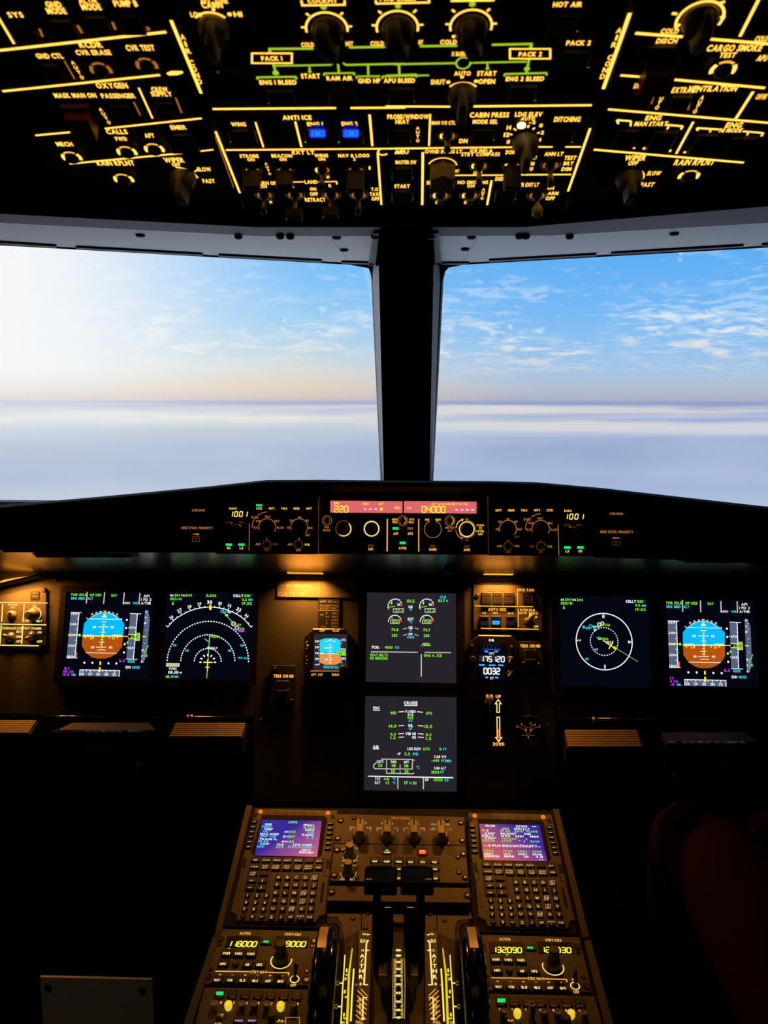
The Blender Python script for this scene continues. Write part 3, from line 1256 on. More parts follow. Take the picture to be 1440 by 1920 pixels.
# ================================================================== screens on the main panel
CA, CB, CC, CD, CE = (0, 1020, 4.8), (280, 1080, 6.545), (480, 1060, 5.333), (660, 1080, 6.545), (660, 1290, 6.545)
CF, CG, CH = (860, 1060, 5.333), (1040, 1090, 7.2), (1230, 1090, 6.857)
CI, CJ, CK, CL_, CM, CN = (400, 1500, 5.538), (600, 1500, 4.8), (860, 1500, 6.0), (360, 1720, 5.143), (590, 1680, 4.8), (860, 1730, 5.143)
CO_, CP, CQ = (300, 900, 4.5), (590, 900, 4.5), (900, 900, 4.235)
C1, C2, C3, C4, C5, C6 = (0, 0, 3), (360, 0, 3.6), (740, 0, 3.6), (380, 190, 3.79), (740, 190, 3.6), (1040, 0, 3.6)


def display(name, label, cat, x0, y0, x1, y1, back='scr_navy', grp='flat screens of the instrument panel', bz=14):
    th = T(name, label, cat, MP, (x0 + x1) / 2, (y0 + y1) / 2, grp)
    m = th.mb()
    X0, Y0, X1, Y1 = m.lrect(x0, y0, x1, y1)
    e = bz * m.SX((x0 + x1) / 2, (y0 + y1) / 2)
    m.hole_plate(m.rr(X0 - e, Y0 - e, X1 + e, Y1 + e, 0.006), m.rr(X0, Y0, X1, Y1, 0.0015), 0.0, 0.007, 'black_plastic')
    th.add('bezel', m)
    s = th.mb()
    s.hh = 0.001
    s.prism([(X0 - .001, Y0 - .001), (X1 + .001, Y0 - .001), (X1 + .001, Y1 + .001), (X0 - .001, Y1 + .001)], 0.0002, 0.001, back, 0.0)
    return th, s


def hexpoly(pts, dx, s):
    return [(x + dx, y) for x, y in pts]


def pfd(th, s, dx=0.0):
    """primary flight picture, laid out in the coordinates of the right-hand copy"""
    P0 = s.P

    s.crop(*CH)
    if dx:
        # same picture shifted sideways on the panel to the left-hand screen
        s.P = lambda x, y: (lambda p: (p[0] + dx, p[1] + 0.0, p[2]))(P0(x, y))
    z0, z1, z2, z3 = 0.0003, 0.0005, 0.0007, 0.0009
    for t_, x, y, c in (('THR IDLE', 226, 277, 'g'), ('OP DES', 452, 281, 'g'), ('NAV', 700, 286, 'g'), ('BRK MED', 224, 325, 'c'), ('ALT', 388, 327, 'c')):
        s.t(t_, x, y, 34, c, w=len(t_) * 27 - 6, z=z1, bold=0.03)
    for x in (338, 570, 832, 1042):
        s.ln([(x, 242 + (x - 338) * .02), (x + 4, 392 + (x - 338) * .02)], 14, 'wd', z1)
    s.t('AP1', 1132, 294, 34, 'w', w=78, z=z1)
    s.t('1 FD 2', 1137, 341, 34, 'w', w=134, z=z1)
    s.t('A/THR', 1138, 388, 34, 'w', w=134, z=z1)
    s.t('BARO', 880, 386, 30, 'w', w=92, z=z1)
    s.t('240', 997, 387, 30, 'c', w=64, z=z1)
    # speed tape
    s.poly([(150, 512), (262, 512), (275, 1108), (170, 1108)], 'tape', z0)
    s.ln([(150, 508), (295, 512)], 8, 'w', z1)
    s.ln([(170, 1108), (316, 1108)], 8, 'w', z1)
    s.ln([(262, 512), (280, 1108)], 10, 'w', z1)
    for k, y in ((0, 525), (1, 663), (2, 804), (3, 946), (4, 1088)):
        s.t(str(260 - 20 * k), 196 + k * 4, y, 32, 'w', w=84, z=z1)
        s.ln([(238 + k * 4, y), (266 + k * 4, y)], 7, 'w', z1)
        if k < 4:
            s.ln([(240 + k * 4, y + 70), (266 + k * 4, y + 70)], 6, 'w', z1)
    s.poly([(246, 722), (268, 735), (246, 750)], 'o', z2)
    s.ln([(148, 806), (330, 810)], 7, 'y', z2)
    s.poly([(276, 808), (314, 786), (314, 828)], 'y', z2)
    s.disc(296, 806, 12, 'c', z3)
    s.disc(274, 918, 14, 'g', z2)
    s.frame(286, 1040, 300, 1098, 8, 'o', z2)
    # attitude ball
    cx = 615
    top = [(cx + 272 * cos(radians(a)), 660 - 145 * sin(radians(a)) * 1.0) for a in range(0, 181, 15)]
    s.poly([(345, 822), (345, 655), (400, 590), (480, 535), (560, 516), (650, 516), (740, 540), (820, 590), (884, 660), (884, 822)], 'sky', z0)
    s.poly([(345, 820), (884, 822), (888, 960), (838, 1040), (760, 1092), (680, 1117), (580, 1117), (500, 1095), (418, 1040), (352, 945)], 'gnd', z0)
    s.ln([(395, 594), (845, 602)], 7, 'w', z1)
    s.ln([(370, 578), (392, 600)], 8, 'w', z1)
    s.ln([(846, 590), (826, 606)], 8, 'w', z1)
    s.arc(615, 780, 268, 48, 132, 6, 'w', z1)
    for x, y, r in ((440, 536, 28), (494, 518, 18), (548, 506, 8), (660, 510, -8), (712, 522, -18), (768, 540, -28)):
        a = s.P(x, y)
        k = s.SX(x, y)
        q = []
        for u_, v_ in ((-9, -10), (-9, 10), (9, 10), (9, -10)):
            rr_ = radians(r)
            q.append((a[0] + k * (u_ * cos(rr_) - v_ * sin(rr_)), a[1] + k * (u_ * sin(rr_) + v_ * cos(rr_))))
        s.stroke(q, k * 3.2, 'w', z1)
    s.poly([(582, 488), (628, 488), (605, 518)], 'y', z2)
    s.poly([(594, 494), (616, 494), (605, 508)], 'scr_navy', z3)
    s.poly([(606, 524), (642, 574), (570, 574)], 'w', z2)
    s.ln([(580, 558), (636, 558)], 5, 'y', z3)
    for y, w_ in ((634, 72), (667, 38), (700, 138), (733, 40), (768, 72), (866, 36), (900, 72), (934, 36), (966, 138)):
        s.ln([(610 - w_ / 2, y), (610 + w_ / 2, y)], 8, 'w', z1)
    s.ln([(610, 680), (618, 955)], 9, 'y', z2)
    for x, y in ((490, 702), (730, 704), (500, 966), (740, 968)):
        s.t('10', x, y, 32, 'w', w=42, z=z1)
    s.ln([(345, 822), (956, 824)], 8, 'y', z2)
    s.ln([(345, 816), (884, 818)], 5, 'w', z1)
    for x in (388, 494, 708, 815):
        s.ln([(x, 820), (x, 852)], 9, 'w', z1)
    for sg, x0, x1 in ((1, 362, 482), (-1, 870, 748)):
        s.ln([(x0, 806), (x1, 806), (x1, 858), (x1 - sg * 26, 858), (x1 - sg * 26, 828), (x0, 828), (x0, 806)], 7, 'y', z3)
    s.frame(600, 806, 628, 834, 7, 'y', z3)
    s.ln([(566, 1006), (590, 1006), (600, 1000), (640, 1000), (650, 1006), (680, 1006)], 10, 'y', z2)
    s.ln([(420, 1038), (828, 1046)], 7, 'w', z1)
    s.poly([(424, 1044), (826, 1050), (760, 1092), (680, 1117), (580, 1117), (500, 1095)], 'gnd', z1 * .9)
    for x, y in ((910, 609), (914, 715), (922, 928), (927, 1035), (415, 1170), (522, 1172), (736, 1178), (843, 1180)):
        s.disc(x, y, 14, 'w', z1, 10)
    s.ln([(627, 1152), (628, 1198)], 20, 'y', z1)
    s.ln([(629, 1228), (631, 1290)], 20, 'y', z3)
    # altitude tape
    s.poly([(945, 528), (1045, 528), (1062, 1122), (966, 1120)], 'tape', z0)
    s.ln([(942, 524), (1092, 530)], 8, 'w', z1)
    s.ln([(965, 1122), (1116, 1128)], 8, 'w', z1)
    s.ln([(1042, 528), (1062, 1122)], 9, 'w', z1)
    for y in (548, 602, 655, 762, 815, 868, 921, 1030, 1085):
        s.ln([(1030 + (y - 548) * .03, y), (1050 + (y - 548) * .03, y)], 6, 'w', z1)
    s.t('070', 998, 710, 34, 'w', w=72, z=z1)
    s.t('065', 1008, 976, 34, 'w', w=72, z=z1)
    for x, y in ((944, 708), (954, 974)):
        s.disc(x, y, 6, 'w', z1, 8)
    s.ln([(1030, 712), (1054, 712)], 7, 'w', z1)
    s.ln([(1038, 976), (1062, 976)], 7, 'w', z1)
    s.ln([(956, 798), (1052, 800), (1052, 782), (1104, 784), (1110, 878), (1058, 876), (1056, 856), (960, 852)], 8, 'y', z2)
    s.poly([(958, 804), (1048, 806), (1052, 850), (962, 848)], 'scr_navy', z1)
    s.t('67', 1020, 829, 38, 'g', w=54, z=z3)
    s.poly([(1056, 792), (1098, 794), (1102, 870), (1062, 868)], 'g', z2)
    s.t('95', 1079, 830, 40, 'scr_navy', w=34, z=z3)
    s.disc(958, 906, 15, 'gl', z2, 10)
    s.t('ILS', 913, 1143, 36, 'm', w=76, z=z1)
    s.t('4000', 1035, 1153, 36, 'c', w=96, z=z1)
    s.t('QNH', 1005, 1228, 36, 'w', w=76, z=z1)
    s.t('1001', 1110, 1230, 36, 'c', w=94, z=z1)
    # vertical speed
    s.poly([(1138, 480), (1176, 482), (1215, 590), (1233, 1060), (1200, 1176), (1166, 1176)], 'tape', z0)
    for y, t_ in ((502, '6'), (576, '2'), (649, '1'), (1006, '1'), (1080, '2'), (1154, '6')):
        xx = 1152 + (y - 500) * .034
        s.t(t_, xx, y, 28, 'w', w=17, z=z1)
        s.ln([(xx + 12, y), (xx + 26, y)], 7, 'w', z1)
    for y in (540, 612, 740, 915, 1043, 1116):
        xx = 1172 + (y - 500) * .034
        s.ln([(xx, y), (xx + 16, y)], 6, 'w', z1)
    s.ln([(1146, 828), (1192, 829)], 11, 'y', z1)
    s.ln([(1198, 1042), (1242, 940)], 9, 'g', z2)
    s.t('15', 1226, 1078, 32, 'g', w=40, z=z2)
    # heading strip
    s.poly([(366, 1262), (900, 1274), (900, 1352), (370, 1340)], 'tape', z0)
    s.ln([(370, 1340), (368, 1262), (898, 1274), (900, 1354)], 9, 'w', z1)
    for k, t_ in enumerate(('28', '29', '30', '31', '32')):
        x = 403 + k * 107
        s.t(t_, x, 1318 + k * 1.5, 34, 'w', w=50, z=z2)
        s.ln([(x, 1268 + k * 2), (x, 1294 + k * 2)], 9, 'w', z1)
        if k < 4:
            s.ln([(x + 53, 1268 + k * 2), (x + 53, 1284 + k * 2)], 7, 'w', z1)
    s.t('IRY', 196, 1246, 34, 'm', w=72, z=z1)
    s.t('111.15', 218, 1285, 30, 'm', w=134, z=z1)
    s.t('18.8', 190, 1325, 30, 'm', w=100 - 12, z=z1)
    s.t('NM', 290, 1327, 30, 'c', w=50, z=z1)
    s.P = P0
    th.add('screen', s)


R_ = (1250.4, 1124.3, 1413, 1288)
thr, sr_ = display('flight_display', 'flight display with blue and orange horizon at the far right of the panel', 'screen', 1250.5, 1125, 1418, 1288, bz=11)
pfd(thr, sr_)
thl, sl_ = display('flight_display', 'flight display with blue and orange horizon, right of the cabin light knobs', 'screen', 121, 1110.5, 287, 1273, bz=11)
# shift in panel metres between the two pictures: instrument centres
aL, aR = MP.loc(192.5, 1193), MP.loc(1318.8, 1206)
aL, aR = (MP.loc(192.8, 1190)[0], MP.loc(192.8, 1190)[1]), MP.loc(1318.9, 1206.8)
cL = thl.l(192.8, 1192.5)
cR = thl.l(1318.9, 1209.5)
P0 = sl_.P
_dx, _dy = cL[0] - cR[0], cL[1] - cR[1]


class SH(MB):
    def P(s, x, y):
        p = s.th.l(s.cx + x / s.cs, s.cy + y / s.cs, s.hh)
        return (p[0] + _dx, p[1] + _dy, p[2])


s2 = SH(thl)
s2.V, s2.F, s2.M, s2.ms = sl_.V, sl_.F, sl_.M, sl_.ms
s2.hh = 0.001
pfd(thl, s2)

# ---- left navigation display (arc)
th, s = display('navigation_display', 'left navigation display with a curved heading arc', 'screen', 309, 1111, 474, 1274, bz=10)
s.crop(*CB)
z1, z2, z3 = 0.0005, 0.0007, 0.0009


def tx(s, lst, z=0.0006):
    for a in lst:
        s.t(a[0], a[1], a[2], a[3], a[4], w=a[5] if len(a) > 5 else None, rot=a[6] if len(a) > 6 else 0, z=z, bold=0.03)


tx(s, [('GS', 275, 238, 24, 'w', 40), ('204', 343, 236, 30, 'g', 72), ('TAS', 417, 238, 24, 'w', 54), ('244', 488, 236, 30, 'g', 74), ('302/41', 326, 281, 30, 'g', 142),
       ('ILS26', 762, 239, 30, 'g', 120), ('KELLY', 1095, 241, 32, 'w', 122), ('301', 1202, 241, 32, 'g', 72), ('*', 1259, 232, 14, 'c', 14), ('5.5', 1169, 290, 28, 'g', 58), ('NM', 1240, 290, 26, 'c', 48),
       ('17:52', 1199, 337, 30, 'g', 120), ('WX ALL', 1149, 1005, 26, 'c', 126), ('VOR1', 286, 1136, 28, 'w', 94), ('111.15g', 318, 1181, 32, 'w', 168), ('18.9', 248, 1234, 30, 'g', 90), ('NM', 328, 1234, 26, 'c', 52),
       ('15', 314, 849, 26, 'c', 42), ('15', 1142, 851, 26, 'c', 42), ('10', 463, 913, 26, 'c', 42), ('10', 988, 915, 26, 'c', 40)])
s.ln([(291, 306), (291, 340)], 7, 'g', z1)
s.disc(289, 344, 13, 'g', z1, 8)
# compass arc, centre of the rose at the aircraft symbol
cx, cy, Rr = 745, 1058, 674
q = [(228, 626), (300, 545), (400, 478), (505, 427), (622, 393), (745, 382), (858, 392), (968, 420), (1072, 468), (1165, 533), (1248, 628)]
pp = []
for i in range(len(q) - 1):
    for k in range(4):
        t_ = k / 4.0
        a = q[max(i - 1, 0)]
        b_, c_, d_ = q[i], q[i + 1], q[min(i + 2, len(q) - 1)]
        f = lambda j: 0.5 * ((2 * b_[j]) + (-a[j] + c_[j]) * t_ + (2 * a[j] - 5 * b_[j] + 4 * c_[j] - d_[j]) * t_ ** 2 + (-a[j] + 3 * b_[j] - 3 * c_[j] + d_[j]) * t_ ** 3)
        pp.append((f(0), f(1)))
pp.append(q[-1])
s.ln(pp, 9, 'w', z1)
for i in range(0, len(pp), 2):
    a = pp[i]
    d = Vector((a[0] - cx, a[1] - cy)).normalized()
    k = 30 if (i % 4 == 0) else 16
    s.ln([a, (a[0] + d.x * k, a[1] + d.y * k)], 9, 'w', z1)
tx(s, [('26', 270, 506, 34, 'w', 46, 38), ('27', 373, 424, 44, 'w', 58, 30), ('28', 493, 374, 34, 'w', 46, 20), ('29', 615, 341, 34, 'w', 46, 10), ('30', 742, 320, 42, 'w', 62), ('31', 867, 335, 34, 'w', 42, -10),
       ('32', 986, 363, 34, 'w', 46, -18), ('33', 1099, 411, 44, 'w', 58, -28), ('34', 1196, 487, 34, 'w', 46, -38)])
for (x, y, r, a0, a1, n) in ((717, 1058, 500, 0, 180, 46), (717, 1056, 333, 2, 180, 34), (717, 1056, 166, 0, 180, 17)):
    s.arc(x, y, r, a0, a1, 13, 'w', z1, dash=n, yr=r * 1.012)
for a in (0, 30, 60, 90, 120, 150, 180):
    x, y = 717 + 88 * cos(radians(a)), 1058 - 88 * sin(radians(a))
    dx_, dy_ = cos(radians(a)), -sin(radians(a))
    s.ln([(x - dx_ * 12, y - dy_ * 12), (x + dx_ * 14, y + dy_ * 14)], 16, 'w', z1)
s.ln([(749, 350), (750, 405)], 22, 'y', z2)
s.disc(750, 402, 16, 'y', z2, 8)
s.ln([(740, 735), (722, 1020), (705, 1255)], 9, 'g', z1)
s.ln([(664, 1058), (776, 1060)], 12, 'y', z2)
s.ln([(717, 1025), (713, 1165)], 11, 'y', z2)
s.ln([(686, 1119), (740, 1119)], 11, 'y', z2)
s.arc(748, 738, 11, 0, 360, 6, 'g', z2)
tx(s, [('PBD01', 812, 744, 28, 'g', 92), ('KELLY', 790, 884, 26, 'w', 98), ('CF26', 950, 440, 26, 'c', 66), ('26', 950, 478, 26, 'w', 36), ('CF26', 1100, 598, 26, 'g', 56), ('CF26', 1140, 645, 24, 'g', 56)])
s.arc(724, 884, 11, 0, 360, 7, 'w', z2)
s.ln([(684, 770), (712, 798), (742, 800)], 11, 'c', z2)
s.arc(896, 433, 17, 0, 360, 9, 'c', z2)
s.ln([(968, 436), (1000, 456)], 14, 'w', z2)
s.ln([(905, 440), (1020, 566)], 8, 'g', z1)
s.arc(1034, 587, 24, 0, 360, 7, 'w', z2)
s.arc(1034, 587, 13, 0, 360, 6, 'gl', z3)
s.arc(1076, 637, 24, 0, 360, 7, 'w', z2)
s.arc(1076, 637, 12, 0, 360, 6, 'm', z3)
s.rect(1094, 662, 1166, 688, 'm', z2)
s.rect(206, 1068, 372, 1112, 'wd', z1)
s.t('18.01', 268, 1091, 30, 'g', w=112, z=z2, bold=0.03)
th.add('screen', s)

# ---- right navigation display (plan)
th, s = display('navigation_display', 'right navigation display with a full white compass circle', 'screen', 1048, 1118.5, 1218, 1287)
s.crop(*CG)
tx(s, [('GS', 102, 247, 24, 'w', 42), ('204', 175, 245, 34, 'g', 78), ('TAS', 257, 248, 26, 'w', 58), ('244', 338, 249, 34, 'g', 80), ('303/41', 158, 295, 34, 'g', 156),
       ('KELLY', 1030, 271, 36, 'w', 138), ('301', 1152, 272, 36, 'g', 80), ('*', 1216, 264, 16, 'c', 16), ('5.5', 1118, 323, 32, 'g', 64), ('NM', 1200, 328, 30, 'c', 54), ('17:52', 1158, 381, 34, 'g', 138),
       ('N', 656, 478, 34, 'w', 30), ('W', 340, 797, 32, 'wd', 34), ('E', 1002, 818, 34, 'w', 26), ('S', 677, 1143, 36, 'w', 26), ('10', 561, 918, 32, 'c', 44), ('20', 433, 1046, 32, 'c', 46),
       ('PBD01', 672, 777, 30, 'g', 96), ('KELLY', 738, 820, 30, 'w', 108), ('CF26', 712, 590, 32, 'g', 70), ('IEGNS', 450, 631, 30, 'c', 66), ('26', 541, 655, 26, 'w', 36)])
s.ln([(124, 320), (124, 352)], 7, 'g', z1)
s.disc(124, 360, 15, 'g', z1, 8)
s.arc(667, 812, 378, 0, 360, 13, 'w', z1)
s.arc(667, 812, 186, 0, 360, 11, 'w', z1, dash=34)
for p in ([(656, 445), (672, 462), (640, 462)], [(292, 797), (318, 787), (318, 807)], [(1042, 820), (1018, 808), (1018, 830)], [(678, 1180), (664, 1165), (692, 1165)]):
    s.poly(p, 'w', z2)
s.ln([(655, 800), (1122, 1084)], 6, 'g', z1)
s.ln([(700, 832), (830, 914)], 12, 'y', z2)
s.ln([(786, 818), (730, 912)], 14, 'y', z2)
s.ln([(818, 880), (796, 916)], 14, 'y', z2)
s.poly([(558, 750), (600, 764), (628, 792), (590, 782)], 'c', z2)
s.arc(602, 770, 18, 0, 360, 7, 'g', z3)
s.disc(662, 806, 12, 'wd', z3, 8)
s.arc(600, 584, 26, 0, 360, 7, 'w', z2)
s.arc(640, 572, 26, 0, 360, 7, 'w', z2)
s.arc(602, 584, 14, 0, 360, 6, 'gl', z3)
s.arc(644, 574, 14, 0, 360, 6, 'gl', z3)
s.arc(486, 606, 20, 0, 360, 9, 'c', z2)
s.poly([(370, 618), (392, 594), (414, 618), (392, 642)], 'c', z2)
s.poly([(384, 618), (392, 608), (400, 618), (392, 628)], 'scr_navy', z3)
s.poly([(512, 596), (560, 600), (548, 640), (520, 632)], 'c', z2)
s.ln([(548, 610), (596, 620)], 14, 'wd', z3)
th.add('screen', s)

# ---- upper centre engine display
th, s = display('engine_display', 'upper centre engine display with four round gauges', 'screen', 687, 1111.8, 855, 1279.5, 'scr_grey', bz=16)
s.crop(*CD)
tx(s, [('IDLE', 721, 306, 36, 'g', 92), ('N1', 718, 379, 34, 'w', 46), ('%', 720, 412, 24, 'c', 26), ('EGT', 720, 528, 34, 'w', 72), ('°C', 719, 566, 26, 'c', 36), ('N2', 720, 633, 34, 'w', 50), ('%', 720, 668, 24, 'c', 26),
       ('FF', 719, 714, 32, 'w', 46), ('KG/H', 720, 750, 30, 'c', 80), ('CLB', 1116, 258, 32, 'c', 74), ('83.7', 1100, 302, 34, 'g', 86), ('%', 1168, 304, 26, 'c', 26),
       ('70.8', 527, 658, 34, 'g', 86), ('70.7', 917, 661, 34, 'g', 86), ('280', 521, 727, 34, 'g', 70), ('280', 915, 731, 34, 'g', 70), ('FOB:', 291, 874, 36, 'w', 92), ('4000', 451, 875, 34, 'g', 94), ('KG', 554, 876, 30, 'c', 46),
       ('SEAT BELTS', 331, 968, 34, 'g', 216), ('NO SMOKING', 329, 1009, 34, 'g', 216), ('ENG A. ICE', 992, 974, 34, 'g', 216)])
for x0, v, eg in ((0, '27.1', '356'), (388, '27.2', '358')):
    s.arc(530 + x0, 372, 87, 62, 205, 9, 'w', z1, yr=90)
    s.arc(530 + x0, 372, 87, 40, 62, 9, 'c', z1, yr=90)
    s.arc(530 + x0, 372, 87, 22, 40, 9, 'w', z1, yr=90)
    s.arc(528 + x0, 372, 82, 0, 26, 18, 'red', z1, yr=86)
    s.poly([(574 + x0, 278), (594 + x0, 292), (576 + x0, 300)], 'c', z2)
    for a in (90, 118, 62):
        s.ln([(530 + x0 + 76 * cos(radians(a)), 372 - 78 * sin(radians(a))), (530 + x0 + 88 * cos(radians(a)), 372 - 90 * sin(radians(a)))], 7, 'w', z1)
    tx(s, [('5', 487 + x0, 331, 30, 'w', 20), ('10', 575 + x0, 350, 30, 'w', 36), (v, 574 + x0 + (4 if x0 else 0), 424, 36, 'g', 86), (eg, 528 + x0, 563, 38, 'g', 76)])
    s.ln([(432 + x0, 386), (530 + x0, 372)], 9, 'g', z2)
    s.frame(508 + x0, 400, 632 + x0, 446, 8, 'wd', z1)
    s.arc(528 + x0, 562, 80, 15, 185, 9, 'w', z1)
    s.arc(526 + x0, 562, 76, -2, 28, 18, 'red', z1)
    s.disc(600 + x0, 526, 9, 'o', z2, 8)
    s.ln([(470 + x0, 486), (500 + x0, 522)], 9, 'g', z2)
    s.frame(475 + x0, 538, 580 + x0, 582, 8, 'wd', z1)
for a in ((624, 653, 678, 638), (768, 638, 820, 654), (624, 730, 676, 714), (768, 716, 818, 731)):
    s.ln([a[:2], a[2:]], 8, 'wd', z1)
s.ln([(852, 858), (868, 832), (892, 838), (880, 852), (960, 856), (948, 830), (922, 838)], 8, 'g', z1)
s.frame(882, 826, 930, 848, 8, 'wd', z1)
s.ln([(232, 930), (806, 936)], 12, 'wd', z1)
s.ln([(892, 936), (1214, 940)], 12, 'wd', z1)
s.ln([(850, 960), (850, 1236)], 12, 'wd', z1)
th.add('screen', s)

# ---- lower centre system display
th, s = display('system_display', 'lower centre system display headed CRUISE', 'screen', 683.5, 1305.5, 856, 1482.5, 'scr_grey', bz=16)
s.crop(*CE)
tx(s, [('CRUISE', 720, 182, 38, 'w', 168), ('ENG', 299, 242, 34, 'w', 76), ('F.USED', 718, 287, 32, 'w', 126), ('1+2', 719, 325, 28, 'w', 66), ('950', 717, 363, 34, 'g', 74), ('KG', 719, 401, 28, 'c', 44),
       ('480', 506, 304, 36, 'g', 74), ('470', 943, 309, 36, 'g', 76), ('OIL', 718, 459, 32, 'w', 60), ('QT', 719, 497, 30, 'c', 44), ('14.0', 499, 466, 36, 'g', 92), ('13.5', 937, 471, 36, 'g', 92),
       ('VIB N1', 718, 560, 34, 'w', 126), ('N2', 762, 604, 32, 'w', 46), ('0.3', 504, 566, 34, 'g', 66), ('1.2', 504, 609, 34, 'g', 66), ('0.3', 939, 571, 34, 'g', 68), ('1.2', 939, 616, 34, 'g', 66),
       ('AIR', 294, 720, 34, 'w', 76), ('LDG ELEV', 763, 745, 34, 'w', 164), ('AUTO', 912, 746, 34, 'g', 88), ('0', 1084, 748, 36, 'g', 26), ('FT', 1138, 749, 32, 'c', 44),
       ('▵P', 575, 806, 30, 'w', 44), ('2.5', 678, 807, 34, 'g', 68), ('PSI', 778, 809, 32, 'c', 62), ('CAB V/S', 1081, 842, 32, 'w', 146), ('-440', 1022, 889, 34, 'g', 94), ('FT/MIN', 1157, 893, 32, 'c', 120),
       ('CAB ALT', 1080, 982, 32, 'w', 146), ('1830', 1022, 1031, 36, 'g', 94), ('FT', 1105, 1032, 32, 'c', 42), ('°C', 808, 973, 32, 'c', 38),
       ('CKPT', 346, 903, 32, 'w', 84), ('FWD', 511, 905, 32, 'w', 68), ('AFT', 667, 907, 32, 'w', 64), ('20', 346, 949, 36, 'g', 50), ('18', 513, 951, 36, 'g', 48), ('18', 667, 953, 36, 'g', 48), ('15', 506, 1020, 36, 'g', 46), ('15', 671, 1023, 36, 'g', 46),
       ('TAT', 315, 1111, 32, 'w', 66), ('SAT', 313, 1159, 34, 'w', 66), ('+11', 420, 1116, 34, 'g', 66), ('+3', 432, 1162, 34, 'g', 48), ('°C', 515, 1115, 30, 'c', 38), ('°C', 515, 1163, 30, 'c', 38),
       ('17', 666, 1161, 36, 'g', 46), ('H', 719, 1164, 30, 'c', 24), ('51', 768, 1165, 36, 'g', 42), ('GW', 918, 1124, 34, 'w', 46), ('59500', 1056, 1126, 36, 'g', 112), ('KG', 1160, 1129, 32, 'c', 44)])
for a in ((640, 214, 802, 216), (260, 271, 344, 272), (256, 746, 332, 747), (570, 294, 640, 290), (800, 291, 870, 298), (572, 463, 640, 459), (808, 461, 878, 467), (570, 563, 640, 557), (808, 560, 878, 566), (572, 605, 640, 600), (808, 602, 880, 607)):
    s.ln([a[:2], a[2:]], 9, 'w', z1)
s.ln([(300, 912), (270, 940), (262, 965), (280, 990), (740, 994), (742, 880)], 11, 'wd', z1)
s.ln([(358, 872), (740, 876), (766, 888)], 11, 'wd', z1)
s.ln([(425, 876), (424, 1046), (740, 1052), (764, 1042)], 10, 'wd', z1)
s.ln([(590, 936), (590, 990)], 10, 'wd', z1)
s.ln([(590, 1012), (590, 1048)], 10, 'wd', z1)
s.ln([(196, 1082), (1242, 1100)], 12, 'w', z1)
s.ln([(563, 1092), (563, 1236)], 12, 'wd', z1)
s.ln([(876, 1098), (876, 1240)], 12, 'wd', z1)
th.add('screen', s)

# ================================================================== standby instrument, placards and small panels
th = T('standby_display', 'small standby screen with blue and orange horizon left of the centre screens', 'screen', MP, 618, 1224)
m = th.mb(CC)
m.pr([(575, 632), (885, 630), (985, 740), (985, 1010), (900, 1125), (540, 1125), (470, 1010), (492, 710)], 0.0, 0.010, 'black_plastic', b=0.002)
th.add('instrument_case', m)
m = th.mb(CC)
m.hh = 0.010
m.bx(578, 686, 912, 1052, 0.0, 0.0008, 'scr_mid', 0)
m.hh = 0.0108
m.poly([(640, 882), (640, 748), (690, 730), (800, 730), (845, 748), (845, 882)], 'sky2')
m.poly([(638, 880), (846, 882), (846, 970), (800, 994), (690, 994), (638, 972)], 'gnd2')
m.ln([(640, 882), (850, 884)], 7, 'w', 0.0005)
for y, w_ in ((790, 20), (808, 14), (825, 44), (842, 14), (858, 20), (904, 18), (922, 26), (942, 44), (960, 18), (975, 22)):
    m.ln([(742 - w_ / 2, y), (742 + w_ / 2, y)], 6, 'w', 0.0005)
m.ln([(682, 876), (712, 876)], 7, 'screen_black', 0.0006)
m.ln([(780, 876), (806, 876)], 7, 'screen_black', 0.0006)
m.arc(742, 880, 120, 62, 118, 8, 'w', 0.0005, dash=7, yr=128)
m.poly([(732, 738), (756, 738), (744, 756)], 'w', 0.0007)
for k, y in enumerate((758, 817, 876, 934)):
    m.t(str(260 - 20 * k), 612, y, 24, 'w', w=44, z=0.0005, bold=0.03)
m.t('con.', 612, 990, 16, 'w', w=46, z=0.0005)
for y, t_ in ((746, '075'), (840, '070'), (930, '065')):
    m.t(t_, 874, y, 24, 'w', w=46, z=0.0005, bold=0.03)
for y in (790, 846, 905, 960, 985):
    m.ln([(628, y), (640, y)], 6, 'w', 0.0005)
    m.ln([(846, y - 12), (860, y - 12)], 6, 'w', 0.0005)
m.poly([(812, 862), (894, 852), (898, 905), (858, 900), (812, 890)], 'g', 0.0006)
m.t('67', 846, 880, 24, 'screen_black', w=34, z=0.0009)
m.poly([(640, 880), (656, 868), (656, 892)], 'y', 0.0007)
m.t('1001/29.56', 750, 1017, 26, 'c', w=146, z=0.0005, bold=0.03)
m.t('10', 704, 826, 20, 'w', w=28, z=0.0005)
m.t('10', 702, 941, 24, 'w', w=28, z=0.0005)
th.add('screen', m)
m = th.mb(CC)
m.hh = 0.0102
tx(m, [('ATT', 577, 1092, 24, 'amber2', 50), ('RST', 646, 1092, 22, 'amber2', 46), ('BARO', 795, 1092, 24, 'amber2', 70), ('APP', 660, 655, 18, 'amber2', 52), ('BUGS', 800, 655, 18, 'amber2', 58), ('+', 516, 798, 22, 'white_leg', 20), ('-', 510, 944, 10, 'white_leg', 20)])
for a in ((620, 640, 640, 640), (682, 640, 702, 640), (758, 640, 775, 640), (820, 640, 840, 640)):
    m.ln([a[:2], a[2:]], 10, 'amber2')
for a in ((503, 778, 503, 762), (503, 762, 520, 760), (500, 832, 512, 826), (500, 915, 504, 902), (498, 980, 510, 978)):
    m.ln([a[:2], a[2:]], 8, 'amber3')
m.ln([(545, 1056), (830, 1056)], 12, 'amber3')
th.add('legend', m)
m = th.mb(CC)
m.hh = 0.010
